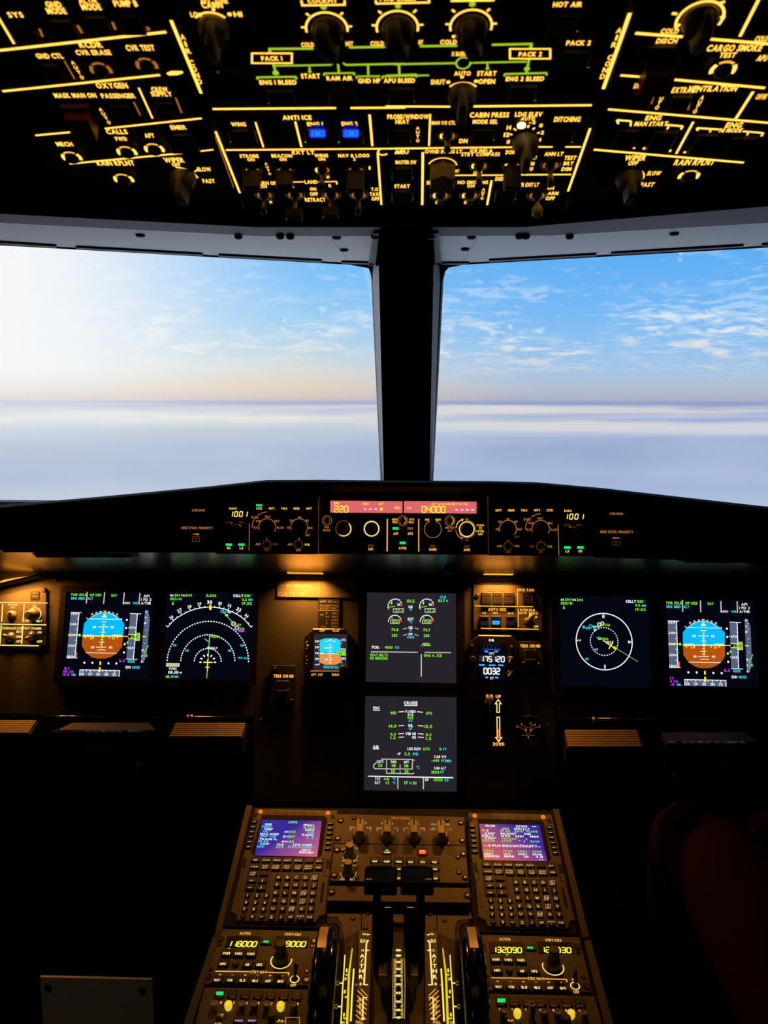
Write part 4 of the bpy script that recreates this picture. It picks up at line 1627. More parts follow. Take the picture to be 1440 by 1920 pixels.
m.lathe(880, 1040, [(0.0085, 0), (0.0085, 0.004), (0.0072, 0.006), (0.0072, 0.016), (0.006, 0.018)], 'knob_dark', 24)
th.add('baro_knob', m)

th = T('placard', 'registration placard strip reading GATE-20 under the left flood lamp', 'placard', MP, 590, 1112, 'placards left of the centre screens')
m = th.mb(CC)
m.bx(212, 155, 1010, 322, 0, 0.001, 'panel_grain', 0.0003)
th.add('strip', m)
m = th.mb(CC)
m.hh = 0.001
m.t('GATE-20', 357, 288, 44, 'print_white', w=266, bold=0.0)
m.t('A/C REG (MSN 3865)', 390, 202, 30, 'print_white', w=320, bold=0.0)
m.t('SELCAL', 860, 204, 24, 'print_dim', w=100, bold=0.0)
m.t('GA-TE', 905, 297, 40, 'print_dim', w=176, bold=0.0)
m.ln([(630, 172), (624, 308)], 9, 'print_dim')
th.add('lettering', m)
th = T('placard', 'small speed limit placard with rows of figures above the standby screen', 'placard', MP, 617, 1151, 'placards left of the centre screens')
m = th.mb(CC)
m.bx(622, 336, 838, 628, 0, 0.001, 'black_matte', 0.0003)
th.add('plate', m)
m = th.mb(CC)
m.hh = 0.001
for t_, x, y, w_ in (('LIMIT SPD IAS', 731, 362, 182), ('VLE 280KT/M.67', 732, 402, 192), ('VLO EXT 250KT', 730, 430, 188), ('VFE', 658, 494, 40), ('1', 704, 478, 10), ('230KT', 788, 478, 66), ('1+F', 716, 514, 34), ('215KT', 788, 514, 66), ('2', 704, 548, 12), ('200KT', 788, 548, 66), ('3', 704, 580, 12), ('185KT', 788, 580, 66), ('FULL', 678, 612, 52), ('177KT', 788, 612, 70)):
    m.t(t_, x, y, 20, 'print_white', w=w_, bold=0.0)
m.ln([(624, 450), (832, 452)], 6, 'print_white')
th.add('lettering', m)


def tiny_panel(label, C, x0, y0, x1, y1, tx_, ty, bxr, name='terrain_button_panel'):
    th = T(name, label, 'button panel', MP, C[0] + (x0 + x1) / 2 / C[2], C[1] + (y0 + y1) / 2 / C[2], 'terrain display buttons')
    m = th.mb(C)
    m.bx(x0, y0, x1, y1, 0, 0.0025, 'panel_dark', 0.0006, r=0.003)
    th.add('panel_plate', m)
    m = th.mb(C)
    m.hh = 0.0025
    m.t('TERR ON ND', tx_, ty, 30, 'amber2', w=202, bold=0.045)
    x, y = bxr
    m.seglist([(x - 54, y - 50, x - 40, y - 54), (x + 40, y - 54, x + 54, y - 50), (x - 54, y - 50, x - 54, y - 30), (x - 54, y + 52, x + 54, y + 52), (x + 54, y - 50, x + 54, y - 30), (x + 52, y + 30, x + 52, y + 52)], 5, 'amber4')
    th.add('legend', m)
    m = th.mb(C)
    m.hh = 0.0025
    m.bx(x - 50, y - 46, x + 50, y + 48, 0, 0.0045, 'key_black', 0.0008)
    th.add('push_button', m)
    return th


th = tiny_panel('small terrain button panel at the left edge of the centre section', CC, 130, 1000, 392, 1400, 276, 1106, (270, 1198))
m = th.mb(CC)
m.hh = 0.0025
m.lathe(355, 1362, [(0.0048, 0), (0.0048, 0.004), (0.0035, 0.006)], 'screw_metal', 16)
th.add('lower_stud', m)
m = th.mb(CC)
m.hh = 0.0025
m.lathe(188, 1042, [(0.0045, 0), (0.0045, 0.003), (0.0035, 0.005)], 'screw_metal', 16)
th.add('upper_stud', m)
th = tiny_panel('small terrain button panel below the anti-skid switch', CF, 600, 760, 838, 1035, 716, 805, (712, 890))
for x, y in ((655, 985), (805, 995)):
    m = th.mb(CF)
    m.hh = 0.0025
    m.lathe(x, y, [(0.0042, 0), (0.0042, 0.003), (0.003, 0.0045)], 'screw_metal', 16)
    th.add('stud', m)

# landing gear / auto brake panel
th = T('landing_gear_panel', 'landing gear and auto brake panel under the right flood lamp', 'control panel', MP, 952, 1144)
m = th.mb(CF)
m.bx(146, 196, 832, 658, 0, 0.002, 'panel_mid', 0.0006)
th.add('panel_plate', m)
m = th.mb(CF)
m.hh = 0.002
tx(m, [('LDG GEAR', 387, 243, 26, 'amber2', 182), ('BRK FAN', 675, 246, 28, 'amber2', 154), ('AUTO BRK', 386, 442, 30, 'amber2', 186), ('LO', 254, 476, 22, 'amber2', 36), ('MED', 370, 477, 20, 'amber2', 54), ('MAX', 521, 480, 22, 'amber2', 58),
       ('A/SKID&', 688, 446, 26, 'amber2', 156), ('N/W STRG', 697, 478, 26, 'amber2', 186), ('ON', 768, 516, 24, 'amber2', 38), ('OFF', 774, 612, 24, 'amber2', 48)])
for a in ((165, 406, 742, 414), (220, 630, 800, 640)):
    m.ln([a[:2], a[2:]], 9, 'amber2')
for a in ((588, 228, 590, 395), (594, 432, 596, 618)):
    m.ln([a[:2], a[2:]], 8, 'amber2')
m.ln([(195, 190), (740, 190)], 10, 'black_matte')
th.add('legend', m)
for x0, x1, on in ((228, 322, 0), (340, 434, 1), (452, 548, 1)):
    m = th.mb(CF)
    m.hh = 0.002
    m.bx(x0, 272, x1, 392, 0, 0.005, 'key_black', 0.0008)
    m.hh = 0.0071
    xx = (x0 + x1) / 2
    m.ln([(xx - 30, 306), (xx + 30, 306)], 5, 'amber4')
    m.poly([(xx - 14, 332), (xx + 14, 332), (xx, 350)], 'amber4')
    m.poly([(xx - 8, 335), (xx + 8, 335), (xx, 345)], 'key_black', 0.0005)
    m.ln([(x0 + 8, 360), (x1 - 8, 360)], 5, 'amber3' if on else 'amber4')
    th.add('indicator', m, label='unlit gear indicator light')
m = th.mb(CF)
m.hh = 0.002
m.bx(636, 276, 728, 378, 0, 0.005, 'key_black', 0.0008)
m.hh = 0.0071
m.ln([(655, 306), (705, 306)], 5, 'amber4')
m.ln([(736, 300), (736, 372)], 4, 'amber3', z=-0.004)
th.add('brake_fan_button', m)
for x0, x1, k in ((208, 300, 0), (326, 420, 1), (472, 566, 0)):
    m = th.mb(CF)
    m.hh = 0.002
    m.bx(x0, 506, x1, 604, 0, 0.005, 'key_black', 0.0008)
    m.hh = 0.0071
    xx = (x0 + x1) / 2
    m.rect(xx - 34, 520, xx + 34, 542, 'blue_dim' if k else 'scr_navy')
    if k:
        m.pr([(xx - 38, 562), (xx - 30, 554), (xx + 30, 554), (xx + 38, 562), (xx + 38, 584), (xx + 30, 592), (xx - 30, 592), (xx - 38, 584)], 0.0001, 0.0004, 'blue_cy', b=0)
        m.hh = 0.0075
        m.t('ON', xx, 573, 16, 'blue_on', w=34)
    else:
        m.ln([(xx - 34, 584), (xx + 34, 560)], 3, 'blue_dim')
        m.ln([(xx - 34, 590), (xx + 34, 590)], 3, 'blue_dim')
    th.add('auto_brake_button', m, label='lit blue auto brake button' if k else None)
m = th.mb(CF)
m.hh = 0.002
m.lathe(696, 562, [(0.0076, 0), (0.0076, 0.0015), (0.0062, 0.002), (0.0062, 0.0045), (0.005, 0.005)], 'knob_dark', 24)
a, b_ = m.P(696, 562), m.P(724, 494)
m.tube([(a[0], a[1], 0.004), ((a[0] * .5 + b_[0] * .5), (a[1] * .5 + b_[1] * .5), 0.012), (b_[0], b_[1] - 0.001, 0.016)], [0.003, 0.0042, 0.0052], 'knob_grey', 12)
th.add('anti_skid_switch', m)
for x, y in ((184, 306), (782, 408)):
    m = th.mb(CF)
    m.hh = 0.002
    m.lathe(x, y, [(0.0038, 0), (0.0038, 0.0015), (0.003, 0.0022)], 'screw_metal', 16)
    a = m.P(x, y)
    m.quad([(a[0] - .003, a[1] - .0007), (a[0] + .003, a[1] + .0002), (a[0] + .003, a[1] + .0009), (a[0] - .003, a[1])], 'black_matte', 0.0025)
    th.add('screw', m)
m = th.mb(CF)
m.ln([(842, 270), (842, 975), (790, 985), (780, 1030), (620, 1030)], 6, 'steel', z=0.0012)
th.add('panel_edge', m)

# chronometer clock
th = T('clock', 'black digital clock showing 17 51 20 below the auto brake buttons', 'clock', MP, 922, 1237)
m = th.mb(CF)
m.pr([(190, 695), (520, 700), (585, 770), (580, 1110), (490, 1190), (150, 1186), (90, 1110), (90, 780)], 0, 0.009, 'black_plastic', b=0.002)
th.add('clock_case', m)
m = th.mb(CF)
m.hh = 0.0092
m.bx(196, 780, 474, 1144, 0, 0.0004, 'scr_navy', 0)
m.hh = 0.0097
m.t('CHR', 328, 748, 24, 'w', w=56, bold=0.04, z=0)
m.t('UTC', 330, 880, 24, 'w', w=50, bold=0.03)
m.t('ET', 333, 1127, 24, 'w', w=34, bold=0.03)
m.seg7('0000', 252, 788, 404, 836, 'scr_mid', th=0.13)
m.rect(248, 838, 414, 846, 'blue_on')
m.rect(204, 902, 466, 964, 'scr_mid', 0.0002)
m.seg7('175120', 216, 910, 456, 962, 'w', th=0.2, gap=0.4, z=0.0006)
m.rect(244, 1022, 416, 1092, 'scr_mid', 0.0002)
m.seg7('0032', 252, 1028, 410, 1086, 'w', th=0.2, gap=0.35, z=0.0006)
for a in ((260, 862, 292, 862), (358, 862, 392, 862), (204, 996, 260, 998), (302, 999, 366, 1000), (396, 999, 446, 1000), (266, 1120, 292, 1120), (364, 1122, 396, 1122)):
    m.ln([a[:2], a[2:]], 15, 'blue_cy')
th.add('clock_face', m)
for x, y, r in ((130, 805, 0.003), (530, 818, 0.003)):
    m = th.mb(CF)
    m.hh = 0.009
    m.lathe(x, y, [(r, 0), (r, 0.002), (r * .7, 0.003)], 'knob_dark', 12)
    th.add('small_button', m)
m = th.mb(CF)
m.hh = 0.009
m.lathe(138, 938, [(0.0055, 0), (0.0055, 0.003), (0.0045, 0.0045)], 'knob_dark', 16)
th.add('push_knob', m)
for x, y, a in ((515, 945, 70), (512, 1085, 55)):
    m = th.mb(CF)
    m.hh = 0.009
    m.lathe(x, y, [(0.0062, 0), (0.0062, 0.003), (0.005, 0.004)], 'knob_dark', 16)
    c = m.P(x, y)
    ca, sa = cos(radians(a)), sin(radians(a))
    m.prism([(c[0] + u_ * ca - v_ * sa, c[1] + u_ * sa + v_ * ca) for u_, v_ in ((-.0055, -.0018), (.0055, -.0018), (.0062, 0), (.0055, .0018), (-.0055, .0018))], 0.013, 0.018, 'knob_grey', 0.0008)
    th.add('selector_knob', m)

# landing gear lever with lit arrows
th = T('gear_lever_panel', 'landing gear lever panel with lit up and down arrows', 'control panel', MP, 927, 1350)
m = th.mb(CF)
m.pr([(232, 1258), (490, 1262), (490, 1780), (440, 1822), (232, 1820)], 0, 0.002, 'panel_dark', b=0.0006)
th.add('panel_plate', m)
m = th.mb(CF)
m.hh = 0.002
m.t('UP', 396, 1310, 30, 'amber2', w=52, bold=0.05)
m.t('DOWN', 399, 1786, 34, 'amber2', w=110, bold=0.045)
m.ln([(382, 1470), (382, 1384), (366, 1384), (395, 1342), (424, 1384), (408, 1384), (408, 1470)], 9, 'white_leg', closed=True)
m.ln([(382, 1518), (410, 1518), (412, 1722), (430, 1722), (400, 1762), (370, 1722), (386, 1722)], 9, 'white_leg', closed=True)
m.poly([(390, 1640), (406, 1640), (408, 1722), (416, 1724), (400, 1752), (386, 1724), (392, 1722)], 'warn_red', 0.0005)
th.add('legend', m)
m = th.mb(CF)
m.hh = 0.002
a, b_ = m.P(288, 1560), m.P(288, 1320)
m.prism(m.rr(a[0] - .004, a[1], a[0] + .004, b_[1], .002), 0.001, 0.004, 'black_gloss', 0.0005)
m.tube([(b_[0], b_[1] - .003, 0.0), (b_[0], b_[1] - .003, 0.028)], 0.003, 'chrome', 10)
th.add('lever_slot', m)
m = th.mb(CF)
m.hh = 0.002
for dx_ in (-20, 20):
    c = m.P(288 + dx_, 1330)
    V_, n_ = [], 18
    for h in (-0.0028, -0.002, 0.002, 0.0028):
        r_ = 0.0085 if abs(h) < 0.0025 else 0.0065
        V_ += [(c[0] + h, c[1] + r_ * cos(2 * pi * i / n_), 0.030 + r_ * sin(2 * pi * i / n_)) for i in range(n_)]
    F_ = [(r_ * n_ + i, r_ * n_ + (i + 1) % n_, (r_ + 1) * n_ + (i + 1) % n_, (r_ + 1) * n_ + i) for r_ in range(3) for i in range(n_)] + [tuple(range(n_)), tuple(range(3 * n_, 4 * n_))]
    m.raw(V_, F_, 'knob_grey', True)
th.add('wheel_shaped_knob', m)

# brake pressure gauge
th = T('brake_gauge', 'round triple brake pressure gauge with dim orange markings', 'gauge', MP, 992, 1369)
m = th.mb(CF)
c = m.P(707, 1650)
R = 148 * m.SX(707, 1650)
m.lathe(707, 1650, [(R, 0), (R, 0.004), (R * .95, 0.006), (R * .92, 0.004)], 'black_plastic', 40)
th.add('gauge_case', m)
m = th.mb(CF)
m.hh = 0.0045
m.t('ACCU', 630, 1548, 20, 'print_dim', w=64)
m.t('PRESS', 760, 1548, 20, 'print_dim', w=66)
m.t('BRAKES', 697, 1751, 22, 'print_dim', w=84)
m.t('PSI x 1000', 697, 1770, 14, 'print_dim', w=72)
for t_, x, y in (('0', 628, 1586), ('4', 760, 1592), ('3', 584, 1610), ('3', 806, 1612), ('0', 696, 1718), ('1', 672, 1645), ('1', 722, 1645)):
    m.t(t_, x, y, 24, 'amber3', w=14)
m.arc(694, 1560, 62, 215, 325, 5, 'amber4')
m.arc(590, 1720, 100, 10, 88, 5, 'amber4')
m.arc(800, 1720, 100, 92, 170, 5, 'amber4')
m.poly([(705, 1570), (716, 1564), (736, 1596), (726, 1600)], 'amber4')
m.ln([(628, 1698), (688, 1702)], 6, 'amber4')
m.ln([(708, 1702), (760, 1698)], 6, 'amber4')
th.add('gauge_dial', m)
v = T('panel_stud', 'small round metal stud right of the brake pressure gauge', 'stud', MP, 1029, 1361)
m = v.mb()
m.lathe(1029, 1361, [(0.004, 0), (0.004, 0.004), (0.003, 0.006)], 'screw_metal', 16)
v.add('head', m)
v = T('panel_stud', 'small round metal stud at the left edge of the centre section', 'stud', MP, 489, 1351)
m = v.mb()
m.lathe(489, 1351, [(0.004, 0), (0.004, 0.004), (0.003, 0.006)], 'screw_metal', 16)
v.add('head', m)
v = T('blanking_panel', 'large blank black plate below the standby screen', 'panel', MP, 602, 1338)
m = v.mb(CC)
m.pr([(455, 1180), (885, 1180), (885, 1745), (840, 1786), (500, 1786), (455, 1740)], 0, 0.002, 'black_matte', b=0.001)
v.add('plate', m)

# far-left cabin light panel
AA = (0, 1030, 9.6)
th = T('cabin_light_panel', 'amber-lit knob and switch panel at the far left beside the flight display', 'control panel', MP, 40, 1165)
m = th.mb(AA)
m.pr([(-900, 1010), (0, 838), (740, 672), (815, 690), (848, 760), (848, 1725), (-900, 1725)], 0, 0.003, 'panel_mid', b=0.0008)
th.add('panel_plate', m)
m = th.mb(AA)
m.hh = 0.003
for a, w_ in (((0, 955, 860, 968), 16), ((0, 1345, 835, 1360), 18), ((0, 1725, 700, 1737), 16), ((50, 980, 30, 1305), 22), ((438, 985, 415, 1310), 22), ((24, 1368, 0, 1700), 22), ((412, 1375, 390, 1705), 22)):
    m.ln([a[:2], a[2:]], w_, 'white_leg')
tx(m, [('PFD/ND', 236, 1000, 40, 'white_leg', 176), ('XFR', 233, 1048, 36, 'white_leg', 96), ('ND', 625, 1015, 42, 'white_leg', 76), ('OFF', 487, 1287, 42, 'white_leg', 90), ('BRT', 710, 1290, 44, 'white_leg', 104),
       ('CONSOLE/FLOOR', 222, 1420, 44, 'white_leg', 360), ('FOOT WARMER', 590, 1422, 44, 'white_leg', 324), ('BRT', 345, 1483, 42, 'white_leg', 90), ('DIM', 335, 1571, 42, 'white_leg', 92), ('OFF', 335, 1658, 42, 'white_leg', 88), ('ON', 713, 1493, 42, 'white_leg', 74), ('OFF', 713, 1658, 42, 'white_leg', 98)])
m.arc(625, 1165, 112, -50, 150, 20, 'white_leg')
th.add('legend', m)
m = th.mb(AA)
m.hh = 0.003
m.bx(552, 758, 710, 905, 0, 0.001, 'key_black', 0)
m.ln([(545, 922), (710, 920)], 14, 'amber3')
m.hh = 0.0045
m.ln([(585, 790), (680, 795)], 24, 'knob_dark')
m.ln([(585, 850), (690, 850)], 40, 'knob_dark')
th.add('indicator_window', m)
m = th.mb(AA)
m.hh = 0.003
q = m.P(225, 1178)
m.lathe(225, 1178, [(0.0075, 0), (0.0075, 0.003), (0.0058, 0.004), (0.0058, 0.009), (0.0045, 0.010)], 'tread', 20)
m.lathe(225, 1178, [(0.0038, 0.0095), (0.0038, 0.0108)], 'rubber', 16)
th.add('transfer_button', m)
m = th.mb(AA)
m.hh = 0.003
m.lathe(625, 1180, [(0.0105, 0), (0.0105, 0.010), (0.009, 0.014), (0.007, 0.015), (0.0065, 0.026), (0.005, 0.028)], 'tread', 24)
th.add('brightness_knob', m)
for x, y, tp in ((190, 1575, (95, 1575)), (580, 1560, (500, 1635))):
    m = th.mb(AA)
    m.hh = 0.003
    m.lathe(x, y, [(0.0085, 0), (0.0085, 0.002), (0.006, 0.003), (0.006, 0.0045), (0.003, 0.006)], 'steel', 20)
    a, b_ = m.P(x, y), m.P(*tp)
    to = th.add('toggle_switch', m)
    m = th.mb(AA)
    m.tube([(a[0], a[1], 0.004), (b_[0] + .004, b_[1] + .002, 0.019)], [0.002, 0.0034], 'steel', 10)
    th.add('lever', m, parent=to)
m = th.mb(AA)
m.hh = 0.003
m.lathe(792, 740, [(0.0035, 0), (0.0035, 0.0015), (0.0028, 0.002)], 'screw_metal', 14)
th.add('screw', m)

# upholstered side trim and angled lamp over it
G2 = MP.raised(0.05)
v = T('side_trim', 'warm lit side trim above the far left knob panel', 'trim panel', MP.raised(0.004), 30, 1070)
m = v.mb()
m.pr([(-300, 1000), (0, 1034), (100, 1034), (105, 1090), (70, 1085), (0, 1100), (-300, 1160)], -0.004, 0.0, 'panel_grain', b=0.001)
v.add('trim_body', m)
m = v.mb()
m.ln([(-100, 1010), (0, 1041), (68, 1066), (100, 1067)], 1.6, 'rubber', z=0.0006)
v.add('trim_seam', m)
v = T('flood_lamp', 'slanted amber flood lamp at the far left edge', 'lamp', MP.raised(0.006), 35, 1087, 'amber flood lamps above the instrument panel')
m = v.mb()
m.pr([(-80, 1122), (0, 1096), (80, 1077), (80, 1081), (0, 1101), (-80, 1127)], 0, 0.016, 'black_plastic', b=0.001)
v.add('lamp_housing', m)
m = v.mb()
m.pr([(2, 1095), (10, 1089), (30, 1085), (62, 1081), (55, 1083.5)], 0.0, 0.012, 'lamp_glow', b=0)
v.add('diffuser', m)
ld = bpy.data.lights.new('lamp_light', 'AREA')
ld.shape = 'RECTANGLE'
ld.size, ld.size_y, ld.energy, ld.color, ld.spread = 0.06, 0.012, 0.6, (1.0, 0.34, 0.04), 2.6
lo = bpy.data.objects.new('lamp_light', ld)
COL.objects.link(lo)
lo.parent = v.e
lo.location = v.l(25, 1092, 0.026)
lo.rotation_euler = (radians(-78), 0, radians(14))

# ================================================================== glareshield control panels
G3 = GS.raised(0.0015)


def ring_knob(th, C, x, y, r, h, mat='black_plastic', ring=None, rr_=None, hh=0.002, flutes=True, name='rotary_knob', label=None, bar=None):
    m = th.mb(C)
    m.hh = hh
    R = r * m.SX(x, y)
    m.lathe(x, y, [(R, 0), (R, h * .25), (R * .86, h * .35), (R * .84, h * .92), (R * .72, h)], mat, 32, flutes=1 if flutes else 0, fd=0.0005)
    if bar is not None:
        c = m.P(x, y)
        ca, sa = cos(radians(bar)), sin(radians(bar))
        m.prism([(c[0] + u_ * ca - v_ * sa, c[1] + u_ * sa + v_ * ca) for u_, v_ in ((-R * .82, -R * .2), (R * .82, -R * .2), (R * .9, 0), (R * .82, R * .2), (-R * .82, R * .2))], hh + h * .9, hh + h * 1.35, 'knob_dark', 0.0006)
    o = th.add(name, m, label=label)
    return o


def efis(label, C, pts, key_x, key_y, baro, knobs, sws, leds, others, lines, flip):
    th = T('display_control_panel', label, 'control panel', G3, C[0] + sum(p[0] for p in pts) / len(pts) / C[2], C[1] + 320 / C[2], 'display control panels of the glareshield')
    m = th.mb(C)
    m.pr(pts, 0, 0.002, 'black_plastic', b=0.0004)
    th.add('panel_plate', m)
    m = th.mb(C)
    m.hh = 0.002
    for t_, x, y, h_, w_, c_ in others:
        m.t(t_, x, y, h_, c_, w=w_, bold=0.03 if c_ != 'amber4' else 0.01)
    for p in lines:
        m.ln(p[0], p[1], p[2])
    for (x, y, r, a0, a1, w_, c_) in knobs['arcs']:
        m.arc(x, y, r, a0, a1, w_, c_)
    th.add('legend', m)
    for i, (t_, x) in enumerate(key_x):
        on = (t_ == 'CSTR' and not flip)
        m = th.mb(C)
        m.hh = 0.002
        m.bx(x - 34, key_y - 40, x + 34, key_y + 24, 0, 0.003, 'key_black', 0.0005)
        m.hh = 0.0051
        m.rect(x - 26, key_y - 36, x + 26, key_y - 18, 'green_key' if on else 'black_gloss')
        if on:
            m.ln([(x - 26, key_y - 27), (x + 26, key_y - 27)], 2, 'green_on', 0.0005)
        m.t(t_, x, key_y, 18, 'amber2', w=50, bold=0.045)
        th.add('option_button', m, label='button with lit green bar' if on else None)
    for x, t_ in leds[0]:
        y = leds[1]
        m = th.mb(C)
        m.hh = 0.002
        m.bx(x - 32, y - 18, x + 32, y + 40, 0, 0.003, 'key_black', 0.0005)
        m.hh = 0.0051
        m.rect(x - 26, y - 10, x + 26, y + 10, 'green_on')
        m.t(t_, x, y + 29, 18, 'amber2', w=30, bold=0.045)
        th.add('mode_button', m, label='button with lit green bar')
    # pressure window
    m = th.mb(C)
    m.hh = 0.002
    x0, y0, x1, y1 = baro
    m.bx(x0 - 14, y0 - 8, x1 + 14, y1 + 8, 0, 0.0006, 'screen_black', 0)
    m.hh = 0.0027
    m.seg7('1001', x0, y0, x1, y1, 'seg2', sl=0.14, th=0.17, gap=0.75)
    th.add('pressure_window', m)
    bk = knobs['baro']
    ring_knob(th, C, bk[0], bk[1], bk[2], 0.014, 'knob_dark', name='baro_knob')
    for (x, y, r, bar) in knobs['rot']:
        ring_knob(th, C, x, y, r, 0.012, 'knob_dark', name='mode_knob', bar=bar)
    for (x, y, r, lft) in sws:
        m = th.mb(C)
        m.hh = 0.002
        R = r * m.SX(x, y)
        m.lathe(x, y, [(R, 0), (R, 0.0015), (R * .8, 0.0018), (R * .7, 0.0012), (R * .45, 0.0012), (R * .4, 0.004), (R * .2, 0.005)], 'knob_dark', 24)
        a = m.P(x, y)
        m.tube([(a[0], a[1], 0.005), (a[0] + lft * 0.004, a[1] - 0.001, 0.014)], [0.0014, 0.002], 'steel', 8)
        m.hh = 0.0021
        m.arc(x, y, r, 0, 360, 4, 'amber4', 0.0018)
        th.add('selector_switch', m)
    return th


efis('left display control panel with a lit green CSTR button and 1001 window', CO_,
     [(478, 138), (1338, 145), (1335, 625), (475, 622)],
     [('CSTR', 837), ('WPT', 942), ('VOR.D', 1048), ('NDB', 1152), ('ARPT', 1257)], 240, (590, 266, 736, 308),
     {'arcs': [(905, 398, 72, -30, 200, 5, 'amber3'), (905, 398, 128, 93, 130, 5, 'amber3'), (905, 398, 128, 145, 182, 5, 'amber3'), (1175, 398, 72, -40, 200, 5, 'amber3'), (650, 440, 66, 60, 110, 4, 'amber4')],
      'baro': (608, 425, 52), 'rot': [(905, 400, 64, 38), (1175, 402, 64, -42)]},
     [(902, 543, 34, -1), (1170, 543, 36, 1)], ([(581, 'FD'), (688, 'LS')], 546),
     [('BARO', 617, 240, 18, 62, 'amber2'), ('in Hg', 588, 357, 16, 56, 'amber4'), ('hPa', 688, 357, 16, 38, 'amber4'), ('ROSE', 802, 315, 18, 56, 'amber3'), ('NAV', 910, 308, 18, 46, 'amber3'), ('VOR', 830, 346, 18, 44, 'amber3'), ('ARC', 986, 346, 18, 44, 'amber3'),
      ('ILS', 808, 400, 18, 34, 'amber3'), ('PLAN', 1016, 402, 18, 56, 'amber3'), ('10', 1084, 402, 18, 22, 'amber3'), ('20', 1108, 342, 18, 26, 'amber3'), ('40', 1178, 316, 18, 26, 'amber3'), ('80', 1242, 342, 18, 26, 'amber3'), ('160', 1270, 404, 18, 34, 'amber3'),
      ('320', 1246, 464, 18, 36, 'amber3'), ('ADF', 827, 541, 18, 42, 'amber3'), ('VOR', 974, 541, 18, 44, 'amber4'), ('OFF', 900, 592, 16, 38, 'amber4'), ('1', 902, 494, 16, 8, 'amber4'), ('ADF', 1096, 543, 18, 40, 'amber3'), ('VOR', 1242, 545, 18, 46, 'amber2'), ('2', 1172, 494, 16, 12, 'amber3'), ('OFF', 1168, 593, 18, 40, 'amber3')],
     [([(755, 366), (752, 596)], 5, 'amber3'), ([(1342, 138), (1335, 620)], 3, 'amber4'), ([(600, 372), (616, 378)], 4, 'amber3'), ([(668, 378), (684, 396)], 4, 'amber3')], False)

efis('right display control panel with all five upper buttons unlit and 1001 window', CQ,
     [(65, 130), (918, 150), (905, 605), (68, 598)],
     [('ARPT', 146), ('NDB', 248), ('VOR.D', 350), ('WPT', 452), ('CSTR', 554)], 240, (670, 270, 820, 310),
     {'arcs': [(222, 388, 68, -40, 200, 6, 'amber3'), (482, 390, 70, -30, 200, 5, 'amber3'), (482, 390, 122, 90, 130, 5, 'amber3'), (482, 390, 122, 145, 182, 5, 'amber3'), (742, 435, 64, 60, 110, 4, 'amber4')],
      'baro': (770, 420, 50), 'rot': [(224, 392, 60, 90), (482, 392, 62, 0)]},
     [(222, 525, 34, 1), (482, 526, 34, 1)], ([(693, 'LS'), (797, 'FD')], 536),
     [('BARO', 698, 244, 18, 60, 'amber2'), ('in Hg', 694, 356, 16, 52, 'amber4'), ('hPa', 786, 356, 16, 38, 'amber4'), ('ROSE', 375, 312, 18, 54, 'amber3'), ('NAV', 478, 305, 18, 44, 'amber3'), ('VOR', 404, 342, 18, 42, 'amber3'), ('ARC', 556, 342, 18, 42, 'amber3'),
      ('ILS', 386, 392, 18, 34, 'amber3'), ('PLAN', 586, 394, 18, 54, 'amber3'), ('10', 138, 391, 18, 24, 'amber3'), ('20', 157, 331, 18, 26, 'amber3'), ('40', 221, 310, 18, 26, 'amber3'), ('80', 285, 331, 18, 26, 'amber3'), ('160', 315, 391, 18, 34, 'amber3'),
      ('320', 293, 450, 16, 34, 'amber4'), ('ADF', 154, 524, 18, 40, 'amber3'), ('VOR', 292, 524, 18, 42, 'amber3'), ('OFF', 222, 574, 16, 36, 'amber4'), ('1', 222, 478, 14, 8, 'amber4'), ('ADF', 412, 526, 18, 40, 'amber4'), ('VOR', 554, 528, 18, 42, 'amber3'), ('2', 483, 478, 14, 10, 'amber4'), ('OFF', 482, 574, 16, 36, 'amber4')],
     [([(620, 356), (626, 598)], 5, 'amber3'), ([(62, 132), (66, 598)], 3, 'amber4'), ([(706, 372), (722, 378)], 4, 'amber3')], True)

th = T('autopilot_panel', 'central autopilot panel with red-lit windows reading 220 and 04000', 'control panel', G3, 757, 985)
m = th.mb(CP)
m.pr([(36, 140), (1462, 160), (1470, 630), (30, 622)], 0, 0.002, 'black_plastic', b=0.0004)
th.add('panel_plate', m)
m = th.mb(CP)
m.hh = 0.002
tx(m, [('SPD', 102, 399, 17, 'amber3', 40), ('MACH', 102, 423, 17, 'amber3', 62), ('HDG', 676, 332, 18, 'amber2', 46), ('TRK', 676, 356, 18, 'amber2', 44), ('V/S', 818, 332, 18, 'amber2', 42), ('FPA', 816, 356, 18, 'amber2', 42),
       ('100', 949, 334, 18, 'amber2', 34), ('1000', 1042, 334, 18, 'amber2', 44), ('METRIC', 1142, 402, 18, 'amber3', 78), ('ALT', 1142, 428, 18, 'amber3', 42), ('UP', 1283, 331, 18, 'amber3', 28), ('DN', 1285, 507, 16, 'amber4', 30),
       ('PUSH', 1397, 382, 18, 'amber2', 58), ('TO', 1398, 406, 18, 'amber2', 26), ('LEVEL', 1398, 431, 18, 'amber2', 66), ('OFF', 1398, 456, 18, 'amber2', 40)])
m.ln([(613, 328), (611, 602)], 9, 'amber2')
m.ln([(878, 328), (878, 604)], 8, 'amber2')
m.ln([(30, 170), (34, 620)], 2, 'amber4')
m.arc(245, 411, 67, 0, 360, 6, 'amber4')
m.arc(245, 411, 60, -110, 45, 8, 'white_leg')
m.arc(245, 411, 60, 230, 262, 5, 'amber2')
m.arc(480, 411, 61, 0, 360, 9, 'white_leg')
m.arc(480, 411, 70, 0, 360, 3, 'amber4')
m.arc(997, 415, 72, -80, 70, 5, 'amber3')
m.arc(997, 415, 72, 110, 280, 5, 'amber3')
m.ln([(952, 345), (966, 358)], 6, 'amber3')
m.ln([(1040, 345), (1026, 358)], 6, 'amber3')
